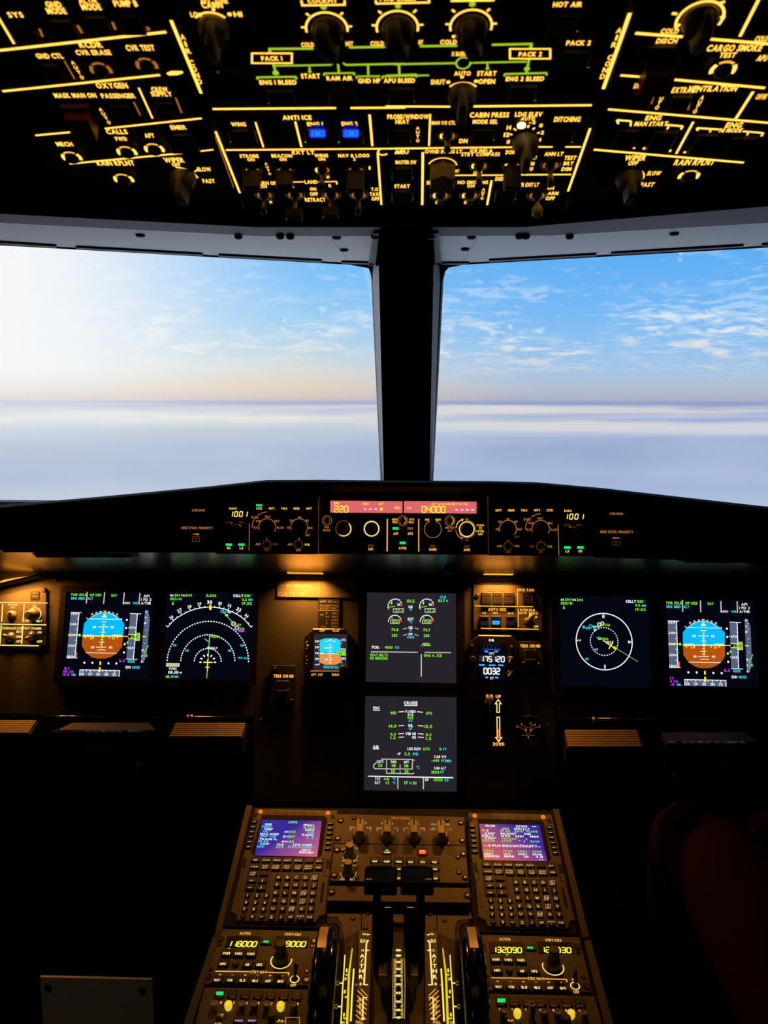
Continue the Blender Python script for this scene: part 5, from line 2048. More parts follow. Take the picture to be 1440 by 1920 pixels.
m.arc(1283, 415, 62, 0, 360, 8, 'white_leg')
m.arc(1283, 415, 74, -150, 90, 5, 'amber3')
m.arc(1283, 415, 92, 110, 175, 7, 'amber2')
m.arc(1283, 415, 92, 185, 245, 6, 'amber3')
m.poly([(1232, 338), (1256, 332), (1246, 350)], 'amber2')
m.poly([(1226, 492), (1254, 498), (1240, 482)], 'amber3')
th.add('legend', m)
for x0, y0, x1, y1, k in ((133, 177, 741, 277, 0), (753, 180, 1365, 281, 1)):
    m = th.mb(CP)
    m.hh = 0.002
    m.hole_plate(m.rr(*[v + d for v, d in zip(m.lrect(x0, y0, x1, y1), (-.002, -.002, .002, .002))], 0.0004), m.rr(*m.lrect(x0, y0, x1, y1), 0.0004), 0.002, 0.0045, 'black_gloss')
    m.bx(x0, y0, x1, y1, -0.001, 0.0004, 'fcu_glass', 0)
    m.hh = 0.0025
    if k == 0:
        tx(m, [('SPD', 186, 197, 18, 'fcu_dig', 46), ('HDG', 431, 199, 18, 'fcu_dig', 50), ('LAT', 561, 199, 18, 'fcu_dig', 42), ('HDG', 697, 233, 20, 'fcu_dig', 48)])
        m.seg7('220', 166, 220, 282, 272, 'fcu_dig', th=0.16, off='o', gap=0.38)
        for x in (426, 470, 515):
            m.pr([(x - 13, 246), (x - 6, 241), (x + 8, 241), (x + 13, 245), (x + 6, 250), (x - 8, 250)], 0.0001, 0.0004, 'w', b=0)
        m.disc(563, 246, 13, 'fcu_dig', 0.0005)
    else:
        tx(m, [('V/S', 795, 234, 18, 'fcu_dig', 36), ('ALT', 1006, 202, 18, 'fcu_dig', 42), ('LVL/CH', 1145, 203, 18, 'fcu_dig', 76), ('V/S', 1272, 203, 18, 'fcu_dig', 38)])
        m.seg7('04000', 906, 222, 1100, 274, 'fcu_dig', th=0.16, off='o', gap=0.36)
        m.ln([(1098, 202), (1048, 202), (1048, 212)], 5, 'fcu_dig')
        m.ln([(1190, 202), (1238, 202), (1238, 212)], 5, 'fcu_dig')
        for x in (1198, 1243, 1288, 1332):
            m.pr([(x - 14, 251), (x - 6, 246), (x + 8, 246), (x + 14, 250), (x + 6, 256), (x - 8, 256)], 0.0001, 0.0004, 'w', b=0)
    th.add('readout_window', m, label='red-lit window reading 220' if k == 0 else 'red-lit window reading 04000')
for x, y, r, h in ((238, 405, 44, 0.018), (472, 408, 44, 0.018), (990, 405, 42, 0.020), (1280, 412, 46, 0.018)):
    m = th.mb(CP)
    m.hh = 0.002
    R = r * m.SX(x, y)
    m.lathe(x, y, [(R, 0), (R, h * .9), (R * .88, h)], 'black_plastic', 36, flutes=1, fd=0.0006)
    th.add('rotary_knob', m)
for x, y, r in ((105, 341, 31), (744, 343, 33), (1142, 343, 34)):
    m = th.mb(CP)
    m.hh = 0.002
    R = r * m.SX(x, y)
    m.lathe(x, y, [(R * .8, 0), (R * .8, 0.004), (R * .6, 0.005)], 'key_black', 20)
    m.arc(x, y, r + 8, 0, 360, 4, 'amber3', 0.0005)
    m.arc(x, y, r - 6, -70, 70, 5, 'amber2' if x > 500 else 'amber4', 0.0045)
    m.arc(x, y, r - 6, 110, 250, 5, 'amber4', 0.0045)
    th.add('round_button', m)
for t_, x, y, on, w_ in (('AP1', 683, 452, 1, 40), ('AP2', 806, 452, 0, 44), ('A/THR', 742, 574, 1, 66), ('LOC', 474, 582, 0, 38), ('EXPED', 997, 586, 0, 62), ('APPR', 1284, 589, 0, 54)):
    m = th.mb(CP)
    m.hh = 0.002
    m.bx(x - 42, y - 62, x + 42, y + 22, 0, 0.003, 'key_black', 0.0005)
    m.hh = 0.0051
    yy_ = y - 43 if t_ in ('AP1', 'AP2', 'A/THR') else y - 28
    if on:
        m.rect(x - 26, yy_ - 12, x + 26, yy_ + 11, 'green_key')
        m.ln([(x - 25, yy_), (x + 25, yy_)], 5, 'green_on', 0.0005)
    else:
        m.ln([(x - 24, yy_ - 6), (x + 24, yy_ - 6)], 5, 'amber3' if t_ == 'AP2' else 'amber4')
        m.ln([(x - 24, yy_ + 5), (x + 24, yy_ + 5)], 5, 'amber3' if t_ == 'AP2' else 'amber4')
    m.t(t_, x, y, 20, 'amber2', w=w_, bold=0.04)
    th.add('mode_button', m, label='lit green %s button' % t_ if on else None)

for C, cx_, lb, k in (((0, 880, 3.6), 1340, 'left', 0), ((1100, 880, 4.235), 235, 'right', 1)):
    th = T('timer_button_panel', 'dark %s outer glareshield panel with a chronometer button and side stick light' % lb, 'button panel', G3, C[0] + cx_ / C[2], 985, 'outer glareshield button panels')
    m = th.mb(C)
    if k == 0:
        m.pr([(60, 340), (1460, 200), (1466, 562), (20, 560)], 0, 0.001, 'shield', b=0.0004)
    else:
        m.pr([(60, 265), (1580, 395), (1640, 745), (60, 700)], 0, 0.001, 'shield', b=0.0004)
    th.add('panel_plate', m)
    m = th.mb(C)
    m.hh = 0.001
    if k == 0:
        tx(m, [('CHRONO', 1340, 276, 16, 'amber3', 88), ('SIDE STICK PRIORITY', 1331, 395, 16, 'amber3', 214)])
        m.poly([(1302, 436), (1330, 433), (1330, 430), (1348, 438), (1330, 446), (1330, 442), (1302, 440)], 'amber3')
    else:
        tx(m, [('CHRONO', 235, 352, 18, 'amber3', 106), ('SIDE STICK PRIORITY', 238, 496, 20, 'amber3', 264)])
        m.poly([(262, 542), (222, 541), (222, 537), (202, 545), (222, 553), (222, 549), (262, 548)], 'amber3')
    th.add('legend', m)
    for y, nm in ((318, 'chrono_button'), (470, 'priority_button')) if k == 0 else ((412, 'chrono_button'), (584, 'priority_button')):
        m = th.mb(C)
        m.hh = 0.001
        x = cx_ - (17 if k == 0 and nm != 'chrono_button' else 0)
        e_ = 30 if k == 0 else 36
        m.bx(x - e_, y - e_ * .8, x + e_, y + e_ * .8, 0, 0.004, 'key_black', 0.0006)
        if nm == 'priority_button':
            m.hh = 0.0051
            m.frame(x - e_ * .8, y - 14, x + e_ * .8, y + 16, 3, 'amber4')
            m.ln([(x - 8, y + 6), (x + 8, y - 4)], 4, 'amber4')
        th.add(nm, m)
    for y, x in ((340, 915), (460, 910)) if k == 0 else ((430, 740), (560, 742)):
        m = th.mb(C)
        m.hh = 0.001
        m.bx(x - 35, y - 28, x + 35, y + 28, 0, 0.004, 'key_black', 0.0006)
        th.add('warning_light', m, label='unlit warning light')

for lb, pts in (('left', [(62, 1036), (246, 1038), (246, 1045), (72, 1045)]), ('right', [(1275, 1048), (1460, 1048), (1460, 1055), (1285, 1055)])):
    v = T('bumper_strip', 'black strip hanging under the %s end of the glareshield' % lb, 'trim strip', GS.raised(0.004), pts[0][0] + 90, 1040)
    m = v.mb()
    m.pr(pts, -0.03, 0.006, 'black_plastic', b=0.001)
    v.add('strip', m)
for x, y0, lb in ((672, 1058, 'left'), (843, 1058, 'right')):
    GU = Panel(755, 1066, 1.27, 20)
    v = T('panel_clamp', 'small black clamp under the glareshield, %s of centre' % lb, 'clamp', GU, x, y0)
    m = v.mb()
    m.pr([(x - 12, y0 - 2), (x + 14, y0 - 2), (x + 9, y0 + 17), (x - 7, y0 + 17)], -0.02, 0.006, 'black_plastic', b=0.001)
    v.add('body', m)

# ================================================================== keypads with screens (forward pedestal)
sc_l, sc_r = [PA.raised(0.004).loc(*p) for p in ((492.4, 1537), (603.7, 1539.2), (595, 1606.9), (476.7, 1604.7))], [PA.raised(0.004).loc(*p) for p in ((898.7, 1545.3), (1011.7, 1547), (1025.8, 1615), (906.7, 1613))]
mean = lambda q: (sum(p[0] for p in q) / 4, sum(p[1] for p in q) / 4)
ml, mr_ = mean(sc_l), mean(sc_r)
SHX, SHY = ml[0] - mr_[0], ml[1] - mr_[1]


class SB(MB):
    """draws with the pixel layout of the right-hand twin, moved sideways on the panel"""
    dx = dy = 0.0
    vx = vy = 0.0

    def P(s, x, y):
        p = s.th.pan(s.hh).loc(s.cx + x / s.cs, s.cy + y / s.cs)
        o = s.th.pan(s.hh)
        b = s.th.O - o.o
        return (p[0] + s.dx - b.dot(o.x), p[1] + s.dy - b.dot(o.y), s.hh)

    def prism(s, out, h0, h1, m, b=0.0, smooth=False):
        return MB.prism(s, out, h0, h1, m, b, smooth)


def sb(th, C, left, sh):
    m = SB(th)
    m.crop(*C)
    if left:
        m.dx, m.dy = sh
    return m


def keypad(label, left):
    sh = (SHX, SHY)
    org = (540, 1640) if left else (966, 1650)
    th = T('flight_computer_keypad', label, 'keypad', PA, org[0], org[1], 'flight computer keypads of the pedestal')
    B = lambda h=0.0: (lambda m: (setattr(m, 'hh', h), m)[1])(sb(th, CK, left, sh))
    m = B()
    m.pr([(92, 150), (1050, 172), (1335, 1510), (170, 1490)], 0, 0.0012, 'black_matte', b=0)
    m.pr([(105, 160), (1042, 180), (1180, 830), (1205, 920), (1310, 1370), (1245, 1390), (1228, 1462), (330, 1444), (300, 1375), (222, 1340), (185, 905), (160, 830)], 0.001, 0.004, 'pedestal', b=0.0006)
    th.add('body', m)
    m = B(0.004)
    m.ln([(160, 830), (225, 800), (220, 900), (188, 905), (222, 1335), (300, 1372), (332, 1440), (1228, 1456), (1245, 1384), (1305, 1364), (1202, 915), (1150, 912), (1130, 830)], 7, 'black_matte')
    m.ln([(262, 700), (1010, 712), (1095, 716), (1108, 855), (1022, 860), (535, 862), (562, 1082), (545, 1092), (300, 1090)], 5, 'black_matte')
    m.ln([(250, 704), (298, 1090)], 5, 'black_matte')
    m.poly([(218, 975), (252, 975), (284, 1200), (246, 1200)], 'pedestal_rim', 0.0004)
    m.poly([(1150, 985), (1182, 985), (1232, 1215), (1200, 1215)], 'black_matte', 0.0004)
    th.add('faceplate_marks', m)
    m = B(0.004)
    m.poly([(148, 705), (205, 705), (215, 802), (160, 800)], 'rubber', 0.0005)
    m.poly([(1110, 722), (1152, 722), (1186, 825), (1135, 825)], 'rubber', 0.0005)
    m.poly([(990, 215), (1030, 215), (1050, 262), (1000, 262)], 'rubber', 0.0004)
    m.poly([(90, 195), (150, 195), (150, 245), (100, 245)], 'rubber', 0.0004)
    th.add('faceplate_recess', m)
    for x, y in ((352, 183), (460, 186), (560, 188), (670, 188), (778, 190)):
        m = B(0.004)
        c = m.P(x, y)
        k = m.SX(x, y)
        m.quad([(c[0] + 40 * k * cos(2 * pi * i / 16), c[1] + 21 * k * sin(2 * pi * i / 16)) for i in range(16)], 'pedestal_rim', 0.0005)
        th.add('annunciator_window', m)
    # screen with frame
    m = B(0.004)
    m.poly([(212, 212), (925, 225), (962, 262), (1040, 670), (1010, 692), (272, 680), (228, 640)], 'black_matte', 0.0004)
    th.add('screen_surround', m)
    m = B(0.0046)
    q = [m.P(*p)[:2] for p in ((232, 272), (910, 284), (996, 690), (282, 676))]
    m.prism(q, 0.0046, 0.0052, 'mcdu_l' if left else 'mcdu_r')
    th.add('screen', m)
    m = B(0.0052)
    S_ = []
    if left:
        # coordinates of crop I moved into the right-hand frame
        tm = MB(th)
        tm.crop(*CI)
        tm.hh = 0.0052
        m = tm
        S_ = [('APPR', 827, 232, 24, 'g', 98), ('QNH', 572, 253, 20, 'w', 70), ('1001', 555, 276, 22, 'c', 92), ('FINAL', 995, 262, 20, 'w', 112), ('ILS26', 998, 286, 24, 'g', 118), ('TEMP', 572, 303, 20, 'w', 92), ('12°', 556, 327, 20, 'c', 72),
              ('O=', 760, 331, 22, 'w', 44), ('205', 820, 331, 24, 'g', 72), ('BARO', 1002, 312, 20, 'w', 94), ('240', 1012, 336, 22, 'c', 72), ('MAG WIND', 585, 355, 20, 'w', 192), ('310°/19', 570, 379, 22, 'c', 168), ('S=', 748, 381, 22, 'w', 46), ('187', 812, 381, 24, 'g', 72),
              ('RADIO', 982, 363, 20, 'w', 120), ('[ ]', 1005, 386, 20, 'c', 66), ('TRANS FL', 571, 407, 20, 'w', 186), ('FL50', 521, 430, 22, 'c', 98), ('F=', 736, 434, 22, 'w', 44), ('143', 800, 434, 24, 'g', 72), ('VAPP', 534, 457, 20, 'w', 94), ('130', 492, 484, 22, 'c', 70),
              ('VLS', 694, 463, 20, 'w', 72), ('125', 690, 488, 24, 'g', 74), ('LDG CONF', 926, 466, 20, 'w', 190), ('FULL/CONF3*', 912, 490, 22, 'c', 272), ('NEXT', 966, 520, 20, 'w', 94), ('PHASE>', 966, 545, 24, 'w', 150)]
    else:
        S_ = [('FROM', 354, 292, 22, 'w', 104), ('GZ0GS', 706, 298, 22, 'w', 128), ('++', 850, 300, 18, 'w', 50), ('UTC', 527, 326, 18, 'w', 74), ('SPD/ALT', 711, 328, 20, 'w', 176), ('T-P', 300, 346, 24, 'y', 78), ('1743', 522, 350, 24, 'g', 108), ('203/ FL160', 757, 354, 24, 'g', 262),
              ('C301°', 350, 376, 20, 'w', 124), ('BRG301°', 560, 380, 20, 'w', 178), ('5NM', 772, 384, 20, 'w', 74), ('KELLY', 332, 402, 24, 'w', 132), ('1752', 528, 407, 22, 'w', 102), ('250/', 684, 410, 22, 'w', 96), ('4860', 846, 413, 22, 'w', 104),
              ('C306°', 358, 431, 20, 'w', 126), ('TRK306°', 572, 437, 20, 'g', 180), ('4', 760, 440, 20, 'g', 22), ('PBD01', 338, 457, 24, 'g', 132), ('1753', 538, 463, 22, 'g', 104), ('"  /', 712, 466, 20, 'w', 70), ('3620', 856, 468, 22, 'g', 104),
              ('---F-PLN DISCONTINUITY--', 602, 518, 26, 'w', 640), ('CF26', 340, 573, 26, 'g', 106), ('1756', 554, 578, 22, 'g', 104), ('143/-', 730, 580, 22, 'g', 128), ('2000', 880, 582, 22, 'g', 106), ('DEST', 340, 606, 20, 'w', 100), ('UTC', 546, 608, 20, 'w', 76),
              ('DIST', 720, 610, 20, 'w', 100), ('EFOB', 884, 614, 20, 'w', 104), ('EGNS26', 376, 632, 26, 'w', 164), ('1800', 568, 636, 24, 'w', 110), ('20', 758, 638, 24, 'w', 56), ('3.8', 908, 640, 24, 'w', 80), ('++', 928, 672, 18, 'w', 50)]
    for a in S_:
        m.t(a[0], a[1], a[2], a[3], {'c': 'c'}.get(a[4], a[4]), w=a[5], bold=0.03)
    th.add('screen_text', m)
    lab = (lambda t_: None)
    def key(x, y, w_, h_, t1, t2=None, box=False, rnd=False, tw=None, th_=24, name='key', lit='key_leg'):
        m = B(0.004)
        if rnd:
            m.lathe(x, y, [(32 * m.SX(x, y), 0), (31 * m.SX(x, y), 0.0022), (27 * m.SX(x, y), 0.0028)], 'key_black', 18)
        else:
            m.bx(x - w_ / 2, y - h_ / 2, x + w_ / 2, y + h_ / 2, 0, 0.0028, 'key_black', 0.0004)
        m.hh = 0.0068
        m.vx = 0
        yy_ = y - 3
        if t1 in ('<', '>', '^', 'v'):
            if t1 in '<>':
                sg = -1 if t1 == '<' else 1
                m.poly([(x + 24 * sg, yy_), (x, yy_ - 9), (x, yy_ - 3), (x - 24 * sg, yy_ - 3), (x - 24 * sg, yy_ + 3), (x, yy_ + 3), (x, yy_ + 9)], lit)
            else:
                sg = -1 if t1 == '^' else 1
                m.poly([(x, yy_ + 20 * sg), (x - 10, yy_), (x - 4, yy_), (x - 4, yy_ - 20 * sg), (x + 4, yy_ - 20 * sg), (x + 4, yy_), (x + 10, yy_)], lit)
        elif t1 == '_':
            m.ln([(x - 20, yy_), (x + 20, yy_)], 8, lit)
        elif t2:
            m.t(t1, x, yy_ - 11, 19, lit, w=tw, bold=0.03)
            m.t(t2, x, yy_ + 14, 19, lit, w=tw, bold=0.03)
        elif t1:
            m.t(t1, x, yy_, th_, lit, w=tw, bold=0.03)
        if box:
            m.frame(x - 26, yy_ - 24, x + 26, yy_ + 24, 5, lit)
        th.add(name, m)
    for i, t_ in enumerate(('DIR', 'PROG', 'PERF', 'INIT', 'DATA', '')):
        key(317 + 121.6 * i, 730 + 2 * i, 100, 56, t_, tw=80 if len(t_) > 3 else 48, th_=22, name='function_key')
    for i, t_ in enumerate((('F-PLN',), ('RAD', 'NAV'), ('FUEL', 'PRED'), ('SEC', 'F-PLN'), ('ATC', 'COMM'), ('MCDU', 'MENU'))):
        key(327 + 123.2 * i, 808 + 1.4 * i, 104, 58, t_[0], t_[1] if len(t_) > 1 else None, tw=80 if len(t_[0]) > 3 else 62, th_=20, name='function_key')
    key(1040, 744, 76, 56, 'BRT', tw=52, th_=20, name='function_key')
    key(1056, 818, 80, 56, 'DIM', tw=52, th_=20, name='function_key')
    key(338, 886, 100, 56, 'AIR', 'PORT', tw=66, name='function_key')
    key(462, 889, 100, 54, '', name='function_key')
    for t_, x, y in (('<', 348, 965), ('^', 473, 967), ('>', 357, 1046), ('v', 484, 1047)):
        key(x, y, 106, 58, t_, name='arrow_key')
    rows = [('ABCDE', (642, 745, 848, 950, 1053), 927), ('FGHIJ', (655, 762, 865, 968, 1072), 1013), ('KLMNO', (671, 778, 882, 988, 1091), 1103), ('PQRST', (687, 793, 898, 1007, 1110), 1197), ('UVWXY', (700, 808, 914, 1025, 1130), 1285)]
    for s_, xs_, y in rows:
        for j, ch in enumerate(s_):
            key(xs_[j], y + j * 1.5, 70, 62, ch, box=ch in 'ENSW', th_=32, name='letter_key')
    for t_, x in (('Z', 715), ('/', 824), ('SP', 934), ('OVFY', 1044), ('CLR', 1152)):
        if t_ == 'OVFY':
            key(x, 1385, 74, 64, 'OVFY', '▵', tw=None, name='letter_key')
        else:
            key(x, 1383, 74, 64, t_, tw=60 if t_ == 'CLR' else (46 if t_ == 'SP' else None), th_=32 if len(t_) < 2 else 24, name='letter_key')
    for i, ch in enumerate(('1', '2', '3', '4', '5', '6', '7', '8', '9', '.', '0', '+/-')):
        r, c_ = divmod(i, 3)
        x = (360, 370, 378, 390)[r] + 107.5 * c_
        y = (1134, 1214, 1291, 1376)[r] + c_
        key(x, y, 0, 0, ch, rnd=True, tw=42 if ch == '+/-' else None, th_=32 if len(ch) < 2 and ch != '.' else (8 if ch == '.' else 22), name='number_key')
    for i in range(6):
        key(153 + 6 * i, 296 + 57 * i, 62, 34, '_', name='line_select_key')
        key(1020 + 13 * i, 312 + 57 * i, 66, 34, '_', name='line_select_key')
    for x, y in ((180, 180), (950, 195)):
        m = B(0.004)
        k = m.SX(x, y)
        m.lathe(x, y, [(26 * k, 0), (26 * k, 0.0015), (20 * k, 0.0024)], 'lens_orange', 16)
        th.add('annunciator_lens', m, label='round orange lens')
    return th


keypad('left pedestal keypad with purple screen headed APPR', True)
keypad('right pedestal keypad with purple and orange screen listing waypoints', False)

# ================================================================== switching and centre panels (crop J)


def fastener(th, C, x, y, hh, r=0.0052, mat='screw_metal'):
    m = th.mb(C)
    m.hh = hh
    m.lathe(x, y, [(r, 0), (r, 0.0004)], 'rubber', 16)
    m.lathe(x, y, [(r * .62, 0.0004), (r * .6, 0.0014), (r * .4, 0.0018)], mat, 14)
    th.add('fastener', m)


th = T('switching_panel', 'bronze switching panel with four block-shaped selector knobs', 'control panel', PA, 752, 1560)
m = th.mb(CJ)
m.pr([(135, 137), (1300, 165), (1308, 420), (128, 402)], 0, 0.003, 'pedestal', b=0.0005)
th.add('panel_plate', m)
m = th.mb(CJ)
m.hh = 0.003
tx(m, [('SWITCHING', 726, 166, 22, 'amber3', 170), ('ATT HDG', 370, 209, 18, 'key_leg', 96), ('AIR DATA', 605, 213, 18, 'key_leg', 112), ('EIS DMC', 845, 216, 18, 'key_leg', 96), ('ECAM/ND XFR', 1084, 222, 18, 'key_leg', 164)])
for i, (x, y) in enumerate(((360, 250), (602, 255), (842, 256), (1084, 262))):
    hi = ('key_leg', 'amber3')
    m.t('CAPT', x - 70, y, 20, hi[i == 2], w=52, bold=0.03)
    m.t('F/O', x + 82, y + 2, 20, hi[i in (1, 3)], w=42, bold=0.03)
    if i < 3:
        m.t('3', x - 88, y + 20, 14, 'key_leg', w=12)
        m.t('3', x + 96, y + 22, 14, 'key_leg', w=12)
th.add('legend', m)
m = th.mb(CJ)
m.hh = 0.003
for x0, y0, x1, y1 in ((520, 120, 740, 215),):
    pass
for x, y in ((362, 330), (605, 335), (845, 338), (1088, 345)):
    m = th.mb(CJ)
    m.hh = 0.003
    k = m.SX(x, y)
    m.lathe(x, y, [(70 * k, 0), (70 * k, 0.006), (60 * k, 0.010), (56 * k, 0.011)], 'knob_beige', 28)
    c = m.P(x, y)
    hw = 38 * k
    so = th.add('selector_knob', m)
    m = th.mb(CJ)
    # block grip: a tall bar across the skirt
    m.prism(m.rr(c[0] - hw, c[1] - 0.013, c[0] + hw, c[1] + 0.016, 0.003), 0.010, 0.026, 'knob_beige', 0.0022)
    m.prism([(c[0] - 0.0012, c[1] + 0.004), (c[0] + 0.0012, c[1] + 0.004), (c[0] + 0.0012, c[1] + 0.0145), (c[0] - 0.0012, c[1] + 0.0145)], 0.026, 0.0263, 'rubber')
    th.add('grip', m, parent=so)
for x, y in ((186, 190), (304, 165), (160, 350), (288, 380), (1268, 210), (1145, 182), (1280, 368), (1158, 398)):
    fastener(th, CJ, x, y, 0.003, 0.0045 if x in (304, 288, 1145, 1158) else 0.0058)

th = T('warning_control_panel', 'bronze panel with rows of lit page buttons behind the thrust levers', 'control panel', PA, 752, 1612)
m = th.mb(CJ)
m.pr([(127, 406), (1308, 424), (1340, 762), (90, 742)], 0, 0.003, 'pedestal', b=0.0005)
th.add('panel_plate', m)
m = th.mb(CJ)
m.hh = 0.003
tx(m, [('UPPER', 270, 412, 14, 'key_leg', 90), ('LO', 218, 436, 14, 'key_leg', 20), ('PLAY', 325, 436, 16, 'key_leg', 36), ('OFF', 214, 549, 16, 'key_leg', 34), ('BRT', 318, 549, 16, 'key_leg', 40), ('LO', 200, 590, 14, 'key_leg', 24), ('PLAY', 312, 590, 16, 'key_leg', 40), ('OFF', 202, 715, 20, 'key_leg', 40), ('BRT', 292, 717, 20, 'key_leg', 46)])
m.arc(272, 500, 68, 190, 235, 5, 'key_leg')
m.arc(272, 500, 68, -45, 0, 5, 'key_leg')
m.arc(255, 655, 70, 180, 230, 5, 'key_leg')
m.arc(255, 655, 70, -45, 10, 5, 'key_leg')
th.add('legend', m)
for x, y in ((270, 500), (256, 655)):
    m = th.mb(CJ)
    m.hh = 0.003
    k = m.SX(x, y)
    m.lathe(x, y, [(58 * k, 0), (58 * k, 0.004), (46 * k, 0.007), (40 * k, 0.009), (40 * k, 0.021), (35 * k, 0.0225)], 'knob_beige', 26, flutes=1, fd=0.0009)
    th.add('brightness_knob', m)
bt = [('T.O', 604, 462, 'CONFIG'), ('EMER', 922, 468, 'CANC')]
for t_, x, y, t2 in bt:
    m = th.mb(CJ)
    m.hh = 0.003
    red = t_ == 'EMER'
    m.bx(x - 42, y - 25, x + 42, y + 25, 0, 0.003, 'key_black', 0.0004)
    m.hh = 0.0061
    if red:
        m.rect(x - 34, y - 18, x + 34, y + 20, 'warn_red')
    m.t(t_, x, y - 8, 15, 'white_leg' if not red else 'amber2', w=28 if not red else 44, bold=0.04)
    m.t(t2, x, y + 11, 13, 'white_leg' if not red else 'amber2', w=60 if not red else 44, bold=0.04)
    th.add('page_button', m, label='button lit red' if red else None)
for i, t_ in enumerate(('ENG', 'BLEED', 'PRESS', 'ELEC', 'HYD', 'FUEL')):
    x, y = 494 + 107.5 * i, 542 + 1.8 * i
    m = th.mb(CJ)
    m.hh = 0.003
    m.bx(x - 42, y - 25, x + 42, y + 28, 0, 0.003, 'key_black', 0.0004)
    m.hh = 0.0061
    m.rect(x - 22, y - 14, x + 22, y - 2, 'knob_dark')
    m.t(t_, x, y + 11, 14, 'white_leg', w=40 if len(t_) < 5 else 52, bold=0.06)
    th.add('page_button', m)
for j, (lst, y) in enumerate(((('APU', 'COND', 'DOOR', 'WHEEL', 'F/CTL', 'ALL'), 612), (('CLR', '', 'STS', 'RCL', '', 'CLR'), 696))):
    for i, t_ in enumerate(lst):
        if not t_:
            continue
        x = 492 + 108.5 * i + j * 3
        m = th.mb(CJ)
        m.hh = 0.003
        m.bx(x - 42, y - 22, x + 42, y + 26, 0, 0.003, 'key_black', 0.0004)
        m.hh = 0.0061
        m.rect(x - 22, y - 12, x + 22, y - 1, 'knob_dark')
        m.t(t_, x, y + 11, 14, 'white_leg', w=42, bold=0.06)
        th.add('page_button', m)
for x, y in ((152, 455), (200, 455), (128, 680), (330, 702), (1290, 490), (1242, 518), (1250, 656), (1308, 700)):
    fastener(th, CJ, x, y, 0.003, 0.006 if x in (152, 128, 1290, 1308) else 0.004)

th = T('blank_panel', 'plain bronze strip panel crossing the pedestal under the thrust lever grips', 'panel', PA, 752, 1676)
m = th.mb(CJ)
m.pr([(82, 778), (1348, 800), (1352, 935), (62, 915)], 0, 0.002, 'pedestal', b=0.0005)
th.add('panel_plate', m)
for x, y in ((104, 832), (1328, 862)):
    fastener(th, CJ, x, y, 0.002, 0.0062)
for lb, pts, sc in (('left', [(110, 62), (422, 70), (416, 320), (380, 350), (235, 420), (205, 200), (100, 200)], ((170, 122), (346, 124), (342, 206))), ('right', [(1100, 78), (1415, 86), (1425, 215), (1290, 230), (1262, 300), (1285, 430), (1150, 375), (1105, 345)], ((1166, 142), (1350, 145), (1170, 222))),
                    ('inner left', [(428, 62), (522, 64), (515, 340), (422, 330)], ((478, 154), (455, 294))), ('inner right', [(994, 72), (1096, 76), (1098, 350), (996, 345)], ((1040, 166), (1056, 312))), ('middle', [(600, 66), (915, 70), (800, 250), (715, 250)], ())):
    v = T('blank_panel', 'plain bronze cover plate on the %s of the thrust lever slots' % lb if 'mid' not in lb else 'plain bronze cover plate between the thrust levers', 'panel', PA if False else PB, CM[0] + pts[0][0] / CM[2], CM[1] + 150 / CM[2], 'bronze cover plates around the thrust levers')
    m = v.mb(CM)
    m.pr(pts, 0, 0.002, 'pedestal', b=0.0004)
    v.add('panel_plate', m)
    for x, y in sc:
        fastener(v, CM, x, y, 0.002, 0.004)
    if 'mid' in lb:
        for x0, x1 in ((612, 705), (812, 912)):
            m = v.mb(CM)
            m.hh = 0.002
            m.bx(x0, 92, x1, 150, 0, 0.003, 'black_gloss', 0.0006)
            m.hh = 0.0051
            m.ln([(x0 + 20, 104), (x1 - 20, 104)], 5, 'key_leg')
            v.add('caution_lens', m)

# ================================================================== thrust levers, scales, trim wheels (crop M)
th = T('quadrant_cover', 'dark lever quadrant with lit scales between the trim wheels', 'quadrant', PB, 752, 1850)
m = th.mb(CM)
m.pr([(205, 440), (385, 350), (1112, 360), (1300, 450), (1320, 1500), (180, 1500)], 0, 0.006, 'panel_dark', b=0.001)
th.add('quadrant_body', m)
for x0, x1, tp in ((392, 520, 325), (985, 1110, 330)):
    m = th.mb(CM)
    m.hh = 0.006
    m.pr([(x0, tp), (x1, tp), (x1 - (32 if x0 < 700 else -8), 1500), (x0 - (28 if x0 < 700 else -8), 1500)], 0, 0.004, 'black_plastic', b=0.0008)
    th.add('thrust_scale_plate', m)
for x0, x1 in ((528, 660), (850, 990)):
    m = th.mb(CM)
    m.hh = 0.006
    m.pr([(x0, 420), (x1, 420), (x1, 1500), (x0 - 10, 1500)], 0, 0.0035, 'pedestal_rim', b=0.0015)
    th.add('lever_track', m)
m = th.mb(CM)
m.hh = 0.010
